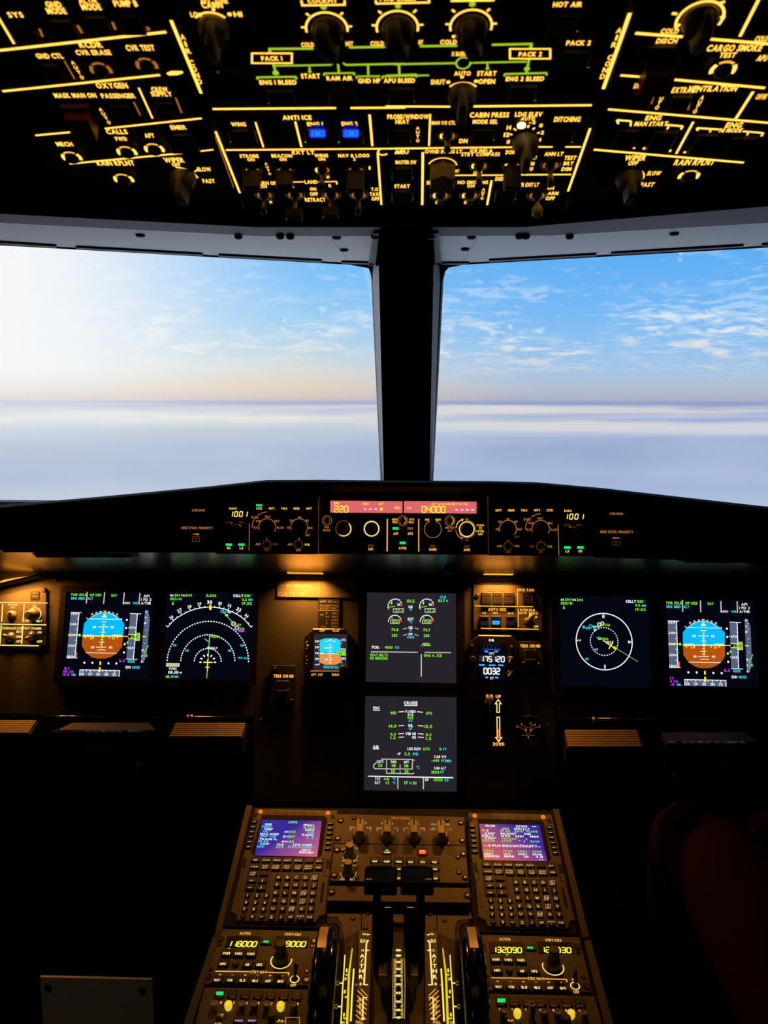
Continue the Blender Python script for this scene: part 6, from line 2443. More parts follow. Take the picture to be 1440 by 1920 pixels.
for sg in (-1, 1):
    X = lambda x: x if sg < 0 else 1502 - x
    sc = 'l' if sg < 0 else 'r'
    m.t('TOGA', X(447), 345, 14, 'white_leg', w=34, bold=0.06)
    m.poly([(X(470), 340), (X(506), 348), (X(470), 356)] if sg < 0 else [(X(470), 342), (X(500), 350), (X(470), 358)], 'white_leg')
    m.t('FLX', X(434), 398, 14, 'white_leg', w=46, bold=0.04)
    m.t('MCT', X(434), 415, 14, 'white_leg', w=48, bold=0.04)
    m.ln([(X(478), 402), (X(466), 430), (X(444), 795)], 13, 'white_leg')
    m.poly([(X(462), 398), (X(492), 400), (X(478), 418)], 'white_leg', 0.0005)
    m.t('CL', X(434), 490, 18, 'white_leg', w=32)
    m.poly([(X(462), 482), (X(496), 490), (X(462), 500)], 'white_leg')
    for i, (ch, y) in enumerate((('A', 540), ('/', 582), ('T', 630), ('H', 676), ('R', 728))):
        m.t(ch, X(428 - i * 2.4), y, 32 + i, 'white_leg', bold=0.03)
    m.t('0', X(413), 794, 26, 'white_leg', w=20, bold=0.04)
    m.ln([(X(436), 798), (X(480), 802)], 11, 'white_leg')
    for (x0, y0, x1, y1) in ((415, 838, 475, 902), (386, 852, 474, 940), (384, 900, 470, 985), (380, 940, 468, 1025), (376, 985, 464, 1065), (373, 1030, 455, 1105), (370, 1070, 420, 1118)):
        m.ln([(X(x0), y0), (X(x1), y1)], 7, 'amber2')
    m.ln([(X(436), 915), (X(432), 1095)], 12, 'white_leg')
    m.ln([(X(436), 915), (X(474), 917)], 9, 'white_leg')
    m.poly([(X(418), 1095), (X(462), 1112), (X(424), 1122)], 'white_leg', 0.0006)
    for ch, y in (('R', 934), ('E', 992), ('V', 1048)):
        m.t(ch, X(411), y, 34, 'amber2', w=26)
    m.t('FULL', X(403), 1138, 24, 'amber2', w=66, bold=0.03)
    m.poly([(X(366), 790), (X(366), 812), (X(380), 802)] if sg > 0 else [(X(380), 784), (X(380), 816), (X(364), 802)], 'amber3')
th.add('thrust_scale', m)
for sg in (-1, 1):
    X = lambda x: x if sg < 0 else 1490 - x
    m = th.mb(CM)
    m.hh = 0.0065
    m.poly([(X(336), 470), (X(343), 470), (X(318), 700), (X(302), 1180), (X(280), 1180), (X(300), 700)], 'yellow_bar')
    m.poly([(X(336), 470), (X(324), 480), (X(306), 640), (X(300), 700), (X(318), 700)], 'amber4', 0.0002)
    m.ln([(X(352), 655), (X(336), 900), (X(325), 1130)], 13, 'pale_bar')
    m.ln([(X(272), 530), (X(262), 700), (X(250), 860), (X(236), 1160)], 9, 'pale_bar')
    for t_, x, y in (('1', 288, 670), ('0', 272, 862), ('1', 264, 1070)):
        m.t(t_, X(x), y, 32, 'pale_bar', w=13 if t_ == '1' else 20, bold=0.03)
    m.t('UP', X(274), 748, 26, 'pale_bar', w=32)
    m.t('DN', X(250), 1140, 22, 'pale_bar', w=36)
    for x, y in ((292, 712), (284, 912), (270, 1104)):
        m.ln([(X(x - 14), y), (X(x + 18), y)], 18, 'yellow_bar', 0.0005)
    for x, y in ((236, 786), (222, 996)):
        m.ln([(X(x - 12), y), (X(x + 16), y)], 14, 'pale_bar')
        m.t('CG', X(x - 28), y - 14, 14, 'amber3', w=24)
        m.t('%', X(x - 28), y + 14, 14, 'amber3', w=24)
    m.ln([(X(336), 400), (X(330), 470)], 4, 'amber4')
    for y in (430, 500, 560):
        m.ln([(X(325), y), (X(285), y + 14)], 4, 'amber4')
    th.add('pitch_trim_scale', m)
# centre graduated scale
m = th.mb(CM)
m.hh = 0.0065
m.pr([(712, 470), (796, 470), (800, 1110), (704, 1110)], 0, 0.003, 'black_plastic', b=0.0006)
m.hh = 0.0096
for i in range(44):
    y = 570 + i * 12.2
    L_ = 22 if i % 5 else 30
    m.ln([(716 - i * .15, y), (716 + L_ * .8 - i * .15, y)], 5, 'white_leg')
    m.ln([(792 + i * .1, y), (792 - L_ * .8 + i * .1, y)], 5, 'white_leg')
for y, t_ in ((492, '5'), (540, '4'), (598, '3'), (660, '25'), (722, '2'), (798, '15'), (876, '1'), (954, '10'), (1030, '5'), (1098, '0')):
    m.poly([(728, y - 4), (745, y - 10), (765, y - 10), (780, y - 2), (780, y + 2), (765, y + 9), (745, y + 9), (728, y + 2)], 'white_leg', 0.0006)
    m.t(t_, 755, y, 13, 'black_matte', w=8 * len(t_), z=0.0010)
m.ln([(706, 1098), (792, 1098)], 6, 'amber2')
th.add('centre_scale', m)
m = th.mb(CM)
m.hh = 0.0062
for x in (706, 806):
    m.ln([(x + (4 if x < 750 else -2), 560), (x - (3 if x < 750 else -8), 800), (x - (2 if x < 750 else -2), 1110)], 7, 'amber3')
th.add('scale_edge_light', m)


def strip3(mb, pts, th_, mat):
    """pts: (left px, right px, y px, height m) -> a solid bar with thickness th_ below the face"""
    V, n = [], len(pts)
    for xl, xr, y, h in pts:
        mb.hh = h
        a, b_ = mb.P(xl, y), mb.P(xr, y)
        V += [(a[0], a[1], h), (b_[0], b_[1], h), (b_[0], b_[1] + th_ * .5, h - th_), (a[0], a[1] + th_ * .5, h - th_)]
    F_ = []
    for i in range(n - 1):
        for k in range(4):
            F_.append((i * 4 + k, i * 4 + (k + 1) % 4, (i + 1) * 4 + (k + 1) % 4, (i + 1) * 4 + k))
    F_ += [(0, 1, 2, 3), tuple((n - 1) * 4 + k for k in (3, 2, 1, 0))]
    mb.hh = 0
    return mb.raw(V, F_, mat)


for lb, hx0, hx1, ax0, ax1, bx0, bx1, ft in (('left', 400, 695, 478, 548, 525, 708, (575, 655)), ('right', 725, 1022, 868, 942, 802, 990, (865, 932))):
    v = T('thrust_lever', 'black %s thrust lever with a wide T-shaped grip' % lb, 'lever', PB, CM[0] + (bx0 + bx1) / 2 / CM[2], 1846, 'thrust levers')
    m = v.mb(CJ)
    m.hh = 0.125
    q = m.lrect(hx0, 590, hx1, 765)
    m.prism(m.rr(q[0], q[1], q[2], q[3], 0.004), 0.110, 0.126, 'black_gloss', 0.003)
    m.prism(m.rr(q[0] + .008, q[3] - .006, q[2] - .008, q[3] + .002, 0.001), 0.118, 0.128, 'black_plastic', 0.001)
    go = v.add('grip', m)
    m = v.mb(CJ)
    m.hh = 0.112
    xx = (405, 475) if lb == 'left' else (942, 1010)
    m.ln([(xx[0] + 6, 800), (xx[1] - 6, 802)], 14, 'steel', z=0.0145)
    v.add('grip_edge', m, parent=go)
    m = v.mb(CM)
    J2M = lambda x: (x / CJ[2] + CJ[0] - CM[0]) * CM[2]
    a0, a1 = J2M(ax0), J2M(ax1)
    strip3(m, [(a0, a1, -60, 0.105), (a0, a1, 40, 0.092), (a0, a1, 140, 0.078)], 0.02, 'black_plastic')
    if lb == 'left':
        strip3(m, [(a0, bx1, 160, 0.076), (a0, bx1, 420, 0.045), (a0, bx1 - 20, 640, 0.018), (a0 + 20, bx1 - 60, 735, 0.006)], 0.02, 'black_plastic')
    else:
        strip3(m, [(bx0, a1, 160, 0.076), (bx0, a1, 420, 0.045), (bx0 + 20, a1, 640, 0.018), (bx0 + 60, a1 - 20, 735, 0.006)], 0.02, 'black_plastic')
    v.add('lever_arm', m)
    m = v.mb(CM)
    m.hh = 0.03
    m.bx(ft[0], 622, ft[1], 742, -0.012, 0.004, 'pedestal_rim', 0.001)
    m.bx(ft[0], 728, ft[1], 752, -0.012, 0.0052, 'knob_beige', 0.001)
    v.add('reverser_latch', m)

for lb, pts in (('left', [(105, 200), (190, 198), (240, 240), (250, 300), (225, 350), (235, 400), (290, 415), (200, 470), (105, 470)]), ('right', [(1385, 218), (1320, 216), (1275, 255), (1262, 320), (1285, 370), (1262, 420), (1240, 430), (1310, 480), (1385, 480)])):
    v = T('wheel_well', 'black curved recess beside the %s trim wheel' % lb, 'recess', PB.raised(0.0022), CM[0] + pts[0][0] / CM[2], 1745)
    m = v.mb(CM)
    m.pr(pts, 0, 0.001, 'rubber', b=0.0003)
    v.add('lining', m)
for lb, xa, xb, mk in (('left', 587, 634, (598, 617)), ('right', 863, 908, (875, 893))):
    v = T('trim_wheel', 'black glossy pitch trim wheel with a pale mark, %s of the levers' % lb, 'wheel', PB, (xa + xb) / 2, 1850, 'pitch trim wheels')
    a, b_ = v.l(xa, 1850), v.l(xb, 1850)
    w0, w1 = a[0], b_[0]
    R, ch = 0.122, -0.066
    n = 64
    prof = [(w0, R - .010), (w0 + .003, R - .003), (w0 + .009, R), (w1 - .009, R), (w1 - .003, R - .003), (w1, R - .010), (w1, R - .03), (w0, R - .03)]
    V_, F_ = [], []
    for x, r in prof:
        V_ += [(x, r * cos(2 * pi * i / n), ch + r * sin(2 * pi * i / n)) for i in range(n)]
    k = len(prof)
    for p in range(k):
        for i in range(n):
            j = (i + 1) % n
            F_.append((p * n + i, p * n + j, ((p + 1) % k) * n + j, ((p + 1) % k) * n + i))
    m = v.mb()
    m.raw(V_, F_, 'black_gloss', True)
    v.add('rim', m)
    m = v.mb()
    cx_ = (v.l(mk[0], 1760, 0.04)[0] + v.l(mk[1], 1760, 0.04)[0]) / 2
    a0 = radians(52)
    V_, F_ = [], []
    for i in range(9):
        t_ = radians(67 + i * 2.8)
        for x in (cx_ - .0055, cx_ + .0055):
            V_.append((x, (R + .0007) * cos(t_), ch + (R + .0007) * sin(t_)))
    for i in range(8):
        F_.append((2 * i, 2 * i + 1, 2 * i + 3, 2 * i + 2))
    m.raw(V_, F_, 'ivory')
    v.add('index_mark', m, label='pale index mark')

# ================================================================== radio and audio panels on the aft pedestal (layout of the right-hand twin, crop N)
PBr = PB.raised(0.003)
a, b_ = PBr.loc(946.5, 1761.5), PBr.loc(459.7, 1750.5)
RSH = (b_[0] - a[0], b_[1] - a[1])


def radio(label, left, f1, f2, led):
    th = T('radio_panel', label, 'radio panel', PB, 490 if left else 1000, 1800, 'radio tuning panels')
    B = lambda h=0.0: (lambda m: (setattr(m, 'hh', h), m)[1])(sb(th, CN, left, RSH))
    m = B()
    m.pr([(190, 132), (1165, 156), (1290, 692), (262, 672)], 0, 0.003, 'pedestal', b=0.0006)
    th.add('panel_plate', m)
    m = B(0.003)
    m.t('ACTIVE', 445, 162, 24, 'amber2', w=106, bold=0.03)
    m.t('STBY/CRS', 912, 171, 24, 'amber2', w=156, bold=0.03)
    m.t('STBY NAV', 742, 541, 26, 'amber2', w=154, bold=0.03)
    m.ln([(316, 533), (660, 538)], 10, 'amber2')
    m.ln([(818, 543), (1038, 549), (1046, 574)], 10, 'amber2')
    for i, x in enumerate((377, 500, 624, 746, 868, 990)):
        m.poly([(x - 13, 563 + i * 2), (x + 13, 563 + i * 2), (x, 578 + i * 2)], 'amber2' if i in (0, 2, 4) else 'amber3')
    m.arc(911, 428, 100, 152, 375, 10, 'white_leg')
    m.t('O', 1098, 551, 22, 'amber2', w=20)
    m.t('OFF', 1134, 671, 26, 'amber2', w=56, bold=0.03)
    m.arc(1122, 612, 42, 0, 360, 9, 'white_leg')
    m.poly([(led - 14, 304), (led + 14, 304), (led, 326)], 'green_on')
    th.add('legend', m)
    for x0, x1, f in ((298, 620, f1), (766, 1095, f2)):
        m = B(0.003)
        m.bx(x0, 192, x1, 300, 0, 0.0012, 'screen_black', 0.0004)
        m.hh = 0.0043
        m.seg7(f, x0 + 26, 238, x1 - 16, 288, 'seg', sl=0.12, th=0.17, gap=0.42)
        th.add('frequency_window', m)
    m = B(0.003)
    m.bx(632, 212, 744, 276, 0, 0.002, 'key_black', 0.0005)
    m.hh = 0.0052
    m.poly([(656, 242), (676, 228), (676, 234), (702, 236), (702, 230), (722, 244), (702, 258), (702, 252), (676, 250), (676, 256)], 'green_on')
    th.add('transfer_button', m, label='button with lit green double arrow')
    ks = [('VHF1', 356, 362), ('VHF2', 476, 365), ('VHF3', 596, 368), ('HF1', 368, 466), ('AM', 608, 472), ('HF2', 728, 474), ('NAV', 382, 624), ('VOR', 507, 626), ('ILS', 631, 628), ('MLS', 755, 632), ('ADF', 880, 634), ('BFO', 1005, 638)]
    for t_, x, y in ks:
        m = B(0.003)
        m.bx(x - 52, y - 34, x + 52, y + 32, 0, 0.0035, 'key_black', 0.0007)
        m.hh = 0.0066
        m.t(t_, x + 2, y - 4, 24, 'key_leg' if False else 'white_leg', w=18 * len(t_), bold=0.03)
        th.add('channel_button', m)
    m = B(0.003)
    x, y = 487, 468
    k = m.SX(x, y)
    m.lathe(x, y, [(34 * k, 0), (34 * k, 0.003), (28 * k, 0.004)], 'pedestal_rim', 18)
    th.add('round_button', m)
    m = B(0.003)
    x, y = 911, 428
    m.lathe(x, y, [(68 * k, 0), (68 * k, 0.010), (64 * k, 0.012), (56 * k, 0.013), (50 * k, 0.018), (52 * k, 0.019), (52 * k, 0.026), (47 * k, 0.0275)], 'pedestal', 32)
    th.add('tuning_knob', m)
    m = B(0.003)
    x, y = 1124, 618
    m.lathe(x, y, [(30 * k, 0), (28 * k, 0.003), (16 * k, 0.004), (12 * k, 0.007)], 'steel', 18)
    a_ = m.P(x, y)
    po_ = th.add('power_switch', m)
    m = B(0.003)
    m.tube([(a_[0], a_[1], 0.008), (a_[0] + .001, a_[1] + .011, 0.018)], [0.0018, 0.003], 'black_gloss', 10)
    th.add('lever', m, parent=po_)
    for x, y in ((220, 222), (240, 272), (264, 515), (262, 590), (1150, 238), (1152, 290), (1208, 534), (1240, 620)):
        m = B(0.003)
        r = 0.0062 if y in (222, 590, 238, 620) else 0.0036
        m.lathe(x, y, [(r, 0), (r, 0.0003)], 'rubber', 16)
        m.lathe(x, y, [(r * .5, 0.0004), (r * .48, 0.0012)], 'screw_metal', 12)
        th.add('fastener', m)
    return th


radio('left radio tuning panel reading 118.000 in both windows', True, '118.000', '118.000', 352)
radio('right radio tuning panel reading 132.090 in its active window', False, '132.090', '124.930', 467)

CA2 = (390, 1850, 5.76)
CN2 = CN
for left in (True, False):
    C = CA2 if left else CN
    th = T('audio_panel', ('left' if left else 'right') + ' audio panel with a row of round volume knobs, two glowing', 'audio panel', PB, 480 if left else 1010, 1900, 'audio selector panels')
    m = th.mb(CN if not left else CL_)
    if left:
        m.pr([(120, 690), (1120, 712), (1150, 1160), (0, 1160)], 0, 0.003, 'pedestal', b=0.0006)
    else:
        m.pr([(262, 700), (1310, 724), (1420, 1120), (275, 1120)], 0, 0.003, 'pedestal', b=0.0006)
    th.add('panel_plate', m)
    m = th.mb(C)
    m.hh = 0.003
    if left:
        L = [('1', 140, 173), ('2', 280, 173), ('3', 420, 177), ('1', 546, 180), ('2', 688, 184), ('7', 830, 184), ('1', 970, 188)]
        for t_, x, y in L:
            m.t(t_, x, y, 26, 'amber2', w=14, bold=0.03)
        m.t('INT', 138, 309, 24, 'amber2', w=60)
        m.t('RAD', 110, 402, 20, 'amber2', w=70)
        m.t('-PA-', 788, 372, 28, 'amber2', w=88)
        m.frame(838, 335, 988, 430, 6, 'key_leg')
    else:
        for t_, x, y in (('V', 394, 836), ('V', 516, 838), ('V', 648, 840), ('H', 784, 842), ('H', 912, 845), ('I', 1036, 848), ('C', 1164, 850)):
            m.t(t_, x, y, 22, 'amber2', w=14, bold=0.03)
        m.t('INT', 503, 950, 24, 'amber2', w=54)
    th.add('legend', m)
    tops = [(70, 0), (222, 0), (366, 0), (502, 0), (640, 0), (785, 0), (926, 0)] if left else [(435, 0), (565, 0), (702, 1), (822, 0), (955, 0), (1083, 0), (1205, 0)]
    for i, (x, up) in enumerate(tops):
        # call light above each knob
        cy = (74 + i * 4) if left else (752 + i * 4)
        cx_ = (128 + i * 138) if left else (412 + i * 126)
        m = th.mb(C)
        m.hh = 0.003
        m.bx(cx_ - 50, cy - 28, cx_ + 50, cy + 48, 0, 0.003, 'key_black', 0.0006)
        m.hh = 0.0061
        if i == 0:
            m.pr([(cx_ - 38, cy - 18), (cx_ + 38, cy - 18), (cx_ + 36, cy + 16), (cx_ - 40, cy + 16)], 0, 0.0004, 'green_on', b=0)
        else:
            m.ln([(cx_ - 34, cy - 2), (cx_ + 34, cy - 2)], 10, 'knob_dark')
        m.t('MECH' if i == 5 else ('ATT' if i == 6 else 'CALL'), cx_, cy + 32, 20, 'amber4', w=64)
        th.add('call_light', m, label='call light lit green' if i == 0 else None)
        by = (238 if left else 905) + (i * 2)
        m = th.mb(C)
        m.hh = 0.003
        k = m.SX(x, by)
        lit = i in (1, 5)
        r = (42 if left else 37) * k
        h = 0.0085 + 0.010 * up
        hot = 'knob_lit' if lit else ('knob_beige' if i in (2, 4, 0) else 'knob_grey')
        m.lathe(x, by, [(r * .75, 0), (r * .75, h * .3), (r, h * .35), (r, h * .85), (r * .9, h), (r * .5, h), (r * .45, h * .93)], hot, 24)
        th.add('volume_knob', m, label='glowing yellow knob' if lit else None)
    m = th.mb(C)
    m.hh = 0.003
    x, y = (690, 352) if left else (1040, 960)
    k = m.SX(x, y)
    m.lathe(x, y, [(42 * k, 0), (42 * k, 0.006), (36 * k, 0.008)], 'pedestal', 20)
    th.add('voice_knob', m)
    m = th.mb(C)
    m.hh = 0.003
    x, y = (120, 362) if left else (503, 1000)
    m.lathe(x, y, [(40 * k, 0), (38 * k, 0.003), (20 * k, 0.004), (14 * k, 0.008)], 'steel', 18)
    th.add('intercom_switch', m)
    if left:
        for x, t_ in ((332, 'VOICE'), (476, 'RESET')):
            m = th.mb(C)
            m.hh = 0.003
            m.bx(x - 56, 335, x + 56, 400, 0, 0.003, 'key_black', 0.0006)
            m.hh = 0.0062
            m.t(t_, x, 370, 20, 'pinkv', w=88, bold=0.04)
            th.add('filter_button', m)

# ================================================================== overhead panel
OHb = OH.raised(-0.006)
th = T('overhead_housing', 'black overhead housing framing the amber-lit overhead panels', 'housing', OHb, 755, 300)
m = th.mb()
m.pr([(-700, -400), (2200, -400), (2200, 372), (1440, 389), (980, 428), (480, 428), (0, 403), (-700, 385)], -0.05, 0, 'black_matte', b=0.002)
th.add('housing_body', m)


def kill(x):
    return x


class OP:
    """an overhead panel and its fittings"""

    def __init__(s, name, label, pts, mat='panel_dark'):
        cx = sum(p[0] for p in pts) / len(pts)
        cy = sum(p[1] for p in pts) / len(pts)
        s.th = T(name, label, 'overhead panel', OH.raised(-0.004), cx, cy)
        m = s.th.mb()
        m.pr(pts, 0, 0.004, mat, b=0.001)
        s.th.add('panel_plate', m)
        s.lg = s.th.mb()
        s.lg.hh = 0.004

    def done(s):
        s.th.add('legend', s.lg)

    def txt(s, C, lst, mat='amber', bold=0.028):
        s.lg.crop(*C)
        for a in lst:
            s.lg.t(a[0], a[1], a[2], a[3], a[5] if len(a) > 5 and a[5] else mat, w=a[4], rot=a[6] if len(a) > 6 else 0, bold=bold)

    def stack(s, C, txt, x0, y0, x1, y1, h, w, mat='amber'):
        s.lg.crop(*C)
        n = max(1, len(txt) - 1)
        for i, ch in enumerate(txt):
            if ch != ' ':
                s.lg.t(ch, x0 + (x1 - x0) * i / n, y0 + (y1 - y0) * i / n, h, mat, w=w * (0.4 if ch == 'I' else 1), bold=0.02)

    def lines(s, C, lst, w=12, mat='amber'):
        s.lg.crop(*C)
        for a in lst:
            s.lg.ln([a[:2], a[2:4]], a[4] if len(a) > 4 else w, a[5] if len(a) > 5 else mat)

    def button(s, C, x0, y0, x1, y1, rim='amber_dim', lit=None, name='push_button', side=False):
        m = s.th.mb(C)
        m.hh = 0.004
        m.bx(x0, y0, x1, y1, 0, 0.005, 'key_black', 0.0008)
        if rim:
            if side:  # glowing stroke painted for panel light leaking past the button edge
                m.ln([(x1 + 6, y0 + 4), (x1 + 26, y1 - 4)], 8, rim, z=0.0004)
            else:
                m.ln([(x0 - 2, y1 + 5), (x1 + 4, y1 + 3)], 7, rim, z=0.0004)
        if lit:
            m.hh = 0.0092
            xx, yy = (x0 + x1) / 2, y0 + (y1 - y0) * 0.50
            m.pr([(xx - 58, yy - 26), (xx - 44, yy - 34), (xx + 44, yy - 34), (xx + 58, yy - 26), (xx + 58, yy + 16), (xx + 46, yy + 24), (xx - 46, yy + 24), (xx - 58, yy + 16)], 0, 0.0004, 'blue_on', b=0)
            m.hh = 0.0097
            m.frame(xx - 38, yy - 20, xx + 42, yy + 12, 4, 'blue_cy')
            m.t('ON', xx, yy - 5, 22, 'blue_cy', w=40)
            m.hh = 0.0092
            m.rect(xx - 46, yy - 66, xx + 44, yy - 46, 'blue_dim')
        s.th.add(name, m, label='button lit blue with the word ON' if lit else None)

    def crescent(s, C, x, y, r, mat='amber', name='test_button'):
        m = s.th.mb(C)
        m.hh = 0.004
        k = m.SX(x, y)
        m.lathe(x, y, [(r * .95 * k, 0), (r * .95 * k, 0.002), (r * .62 * k, 0.0025), (r * .6 * k, 0.005), (r * .45 * k, 0.006)], 'key_black', 18)
        m.arc(x, y, r * 0.82, -25, 38, r * .30, mat, 0.0027)
        m.arc(x, y, r * 0.82, 50, 130, r * .22, 'amber_dim' if mat == 'amber_dim' else 'amber2', 0.0027)
        m.arc(x, y, r * 0.82, 142, 205, r * .30, mat, 0.0027)
        s.th.add(name, m)

    def knob(s, C, x, y, r, h, mat='knob_grey', rot=0, name='selector_knob', hexa=False, tipw=0.62):
        m = s.th.mb(C)
        m.hh = 0.004
        k = m.SX(x, y)
        R = r * k
        c = m.P(x, y)
        if hexa:
            o = [(c[0] + R * cos(radians(60 * i + 30)), c[1] + R * sin(radians(60 * i + 30))) for i in range(6)]
            m.prism(o, 0.004, 0.004 + h, mat, 0.001)
            s.th.add(name, m)
            return
        m.lathe(x, y, [(R, 0), (R, h * .15), (R * .88, h * .25), (R * .80, h * .5)], mat, 24)
        ca, sa = cos(radians(rot)), sin(radians(rot))
        pts = []
        for i in range(16):
            a = 2 * pi * i / 16
            u_, v_ = R * tipw * .62 * cos(a), R * 1.0 * sin(a)
            u_ = math.copysign(min(abs(u_) * 1.25, R * tipw * .55), u_)
            pts.append((c[0] + u_ * ca - v_ * sa, c[1] + u_ * sa + v_ * ca))
        V_ = [(p[0], p[1], 0.004 + h * .22) for p in pts] + [(c[0] + (p[0] - c[0]) * .92, c[1] + (p[1] - c[1]) * .92, 0.004 + h * .85) for p in pts] + [(c[0] + (p[0] - c[0]) * .74, c[1] + (p[1] - c[1]) * .74, 0.004 + h) for p in pts]
        F_ = [(r_ * 16 + i, r_ * 16 + (i + 1) % 16, (r_ + 1) * 16 + (i + 1) % 16, (r_ + 1) * 16 + i) for r_ in range(2) for i in range(16)] + [tuple(range(32, 48))]
        m.raw(V_, F_, mat, True)
        ko = s.th.add(name, m)
        m = s.th.mb(C)
        m.prism([(c[0] + u_ * ca - v_ * sa, c[1] + u_ * sa + v_ * ca) for u_, v_ in ((-.0008, 0), (.0008, 0), (.0008, R * .7), (-.0008, R * .7))], 0.004 + h, 0.0043 + h, 'pedestal_rim')
        s.th.add('pointer_mark', m, parent=ko)

    def toggle(s, C, x, y, h=0.017, kind='bat', lean=0.0, name='toggle_switch', r=70, out=0.0, label=None, ring='amber_dim'):
        m = s.th.mb(C)
        m.hh = 0.004
        k = m.SX(x, y)
        R = r * k
        m.lathe(x, y, [(R, 0), (R, 0.0012), (R * .78, 0.0022), (R * .6, 0.0010), (R * .5, 0.0010), (R * .45, 0.004), (R * .3, 0.005)], 'steel', 22)
        m.arc(x, y, r * .66, 150, 215, r * .26, 'amber' if ring == 'hot' else ring, 0.0018)
        m.arc(x, y, r * .66, -35, 30, r * .24, 'amber_dim', 0.0018)
        base_o = s.th.add(name, m, label=label)
        m = s.th.mb(C)
        m.hh = 0.004
        a = m.P(x, y)
        b0 = (a[0], a[1], 0.008)
        b1 = (a[0] + out, a[1] + lean, 0.004 + h)
        if kind == 'bat':
            m.tube([b0, (b0[0] * .5 + b1[0] * .5, b0[1] * .5 + b1[1] * .5, .006 + h * .5), b1], [0.0016, 0.0024, 0.0032], 'steel', 12)
        elif kind == 'ball':
            m.tube([b0, b1], [0.0016, 0.0024], 'steel', 10)
            m.tube([(b1[0], b1[1], h), (b1[0], b1[1], h + .004), (b1[0], b1[1], h + .009), (b1[0], b1[1], h + .012)], [.003, .0052, .0052, .003], 'ivory', 14)
        else:
            m.tube([b0, b1], [0.0018, 0.0026], 'steel', 10)
            w_ = 0.0078
            t_ = b1[2]
            m.prism(m.rr(b1[0] - w_, b1[1] - .002, b1[0] + w_, b1[1] + .004, .001), t_ - .008 if kind == 'paddle' else .008, t_ + .002, 'knob_dark', 0.001)
        s.th.add('lever', m, parent=base_o)


CF0 = (0, 0, 1)
# ---- left column
L_ = OP('left_overhead_panel', 'left column of the overhead panel with oxygen, calls and wiper sections', [(-260, -120), (285, -120), (330, 40), (385, 195), (450, 372), (290, 360), (97, 319), (5, 187), (-90, 60)])
L_.txt(C1, [('SYS', 86, 80, 30, 86), ('GND', 300, 22, 34, 88), ('MODE', 316, 58, 34, 108), ('ALTN', 490, 0, 34, 100), ('MODE', 512, 36, 34, 110), ('PUMP B', 705, 16, 36, 132),
            ('RCDR', 508, 248, 34, 130), ('CVR ERASE', 524, 292, 28, 196), ('CVR TEST', 788, 266, 32, 160), ('GND CTL', 278, 312, 28, 150), ('OXYGEN', 628, 478, 30, 176), ('MASK MAN ON', 422, 534, 26, 236), ('PASSENGER', 664, 536, 26, 190),
            ('CREW', 897, 500, 26, 92), ('SUPPLY', 908, 526, 26, 116), ('CALLS', 656, 738, 26, 118), ('FWD', 681, 778, 22, 64), ('AFT', 840, 760, 24, 54), ('EMER', 1003, 714, 24, 88), ('MECH', 362, 808, 24, 90),
            ('RAIN RPLNT', 648, 914, 28, 212), ('WIPER', 978, 898, 28, 112), ('OFF', 990, 924, 18, 46), ('SLOW', 1148, 950, 22, 76), ('FAST', 1174, 1016, 22, 68)])
L_.lines(C1, [(-400, 326, 935, 178, 16), (14, 512, 900, 420, 14), (200, 760, 440, 738, 12), (590, 722, 1134, 664, 12), (392, 920, 1025, 860, 12), (1104, 852, 1200, 840, 10), (-60, 10, 80, 245, 14),
              (962, 112, 1132, 524, 18), (780, 492, 858, 664, 10), (988, 548, 1022, 634, 9, 'amber_dim'), (362, 340, 420, 442, 8, 'amber_dim'), (632, 122, 650, 165, 14, 'amber_dim'), (436, 140, 462, 185, 14, 'amber_dim'), (222, 160, 240, 205, 12, 'amber_dim'), (752, 572, 790, 648, 8, 'amber_dim')])  # dim strokes beside the buttons are painted light leaks, not lettering
L_.stack(C1, 'AUTO', 410, 350, 460, 432, 20, 20)
L_.stack(C1, 'AUTO', 566, 614, 612, 686, 18, 18)
L_.stack(C1, 'AIR', 1028, 205, 1060, 284, 30, 26)
L_.stack(C1, 'COND', 1078, 350, 1122, 456, 30, 26)
L_.lg.crop(*C1)
L_.lg.disc(830, 160, 14, 'amber_dim')
L_.lg.arc(1000, 1010, 118, 8, 80, 10, 'amber')
L_.lg.ln([(1095, 965), (1115, 950)], 8, 'amber')
L_.lg.poly([(936, 410), (962, 398), (1024, 398), (1032, 408), (1000, 420), (950, 422)], 'amber')
L_.done()
for x0, y0, x1, y1, sd in ((290, 95, 425, 190, 1), (480, 75, 615, 170, 1), (680, 70, 810, 170, 1), (70, 125, 210, 215, 1), (245, 345, 352, 435, 1), (640, 575, 745, 660, 1), (880, 560, 985, 645, 1), (950, 740, 1110, 840, 0)):
    L_.button(C1, x0, y0, x1, y1, rim=None)
for x, y in ((570, 378), (828, 352)):
    L_.crescent(C1, x, y, 64, 'amber_dim')
for x, y in ((406, 872), (716, 842), (870, 826), (698, 996)):
    L_.crescent(C1, x, y, 58)
L_.knob(C1, 1030, 990, 74, 0.026, rot=8)


def guard(op, C, x0, y0, x1, y1):
    m = op.th.mb(C)
    m.hh = 0.004
    q = m.lrect(x0, y0, x1, y1)
    m.hh = 0
    X0, Y0, X1, Y1 = q
    # hinged cover: sloping lid with side cheeks
    V_ = [(X0, Y1, .005), (X1, Y1, .005), (X1, Y1 - .003, .016), (X0, Y1 - .003, .016), (X0, Y0, .020), (X1, Y0, .020), (X1, Y0, .005), (X0, Y0, .005)]
    m.raw(V_, [(0, 1, 2, 3), (3, 2, 5, 4), (4, 5, 6, 7), (0, 3, 4, 7), (1, 6, 5, 2)], 'guard_red')
    m.prism(m.rr(X0 - .002, Y1 - .001, X1 + .002, Y1 + .003, .0008), .004, .009, 'guard_red', .0006)
    op.th.add('guard_cover', m, label='dark red hinged guard')


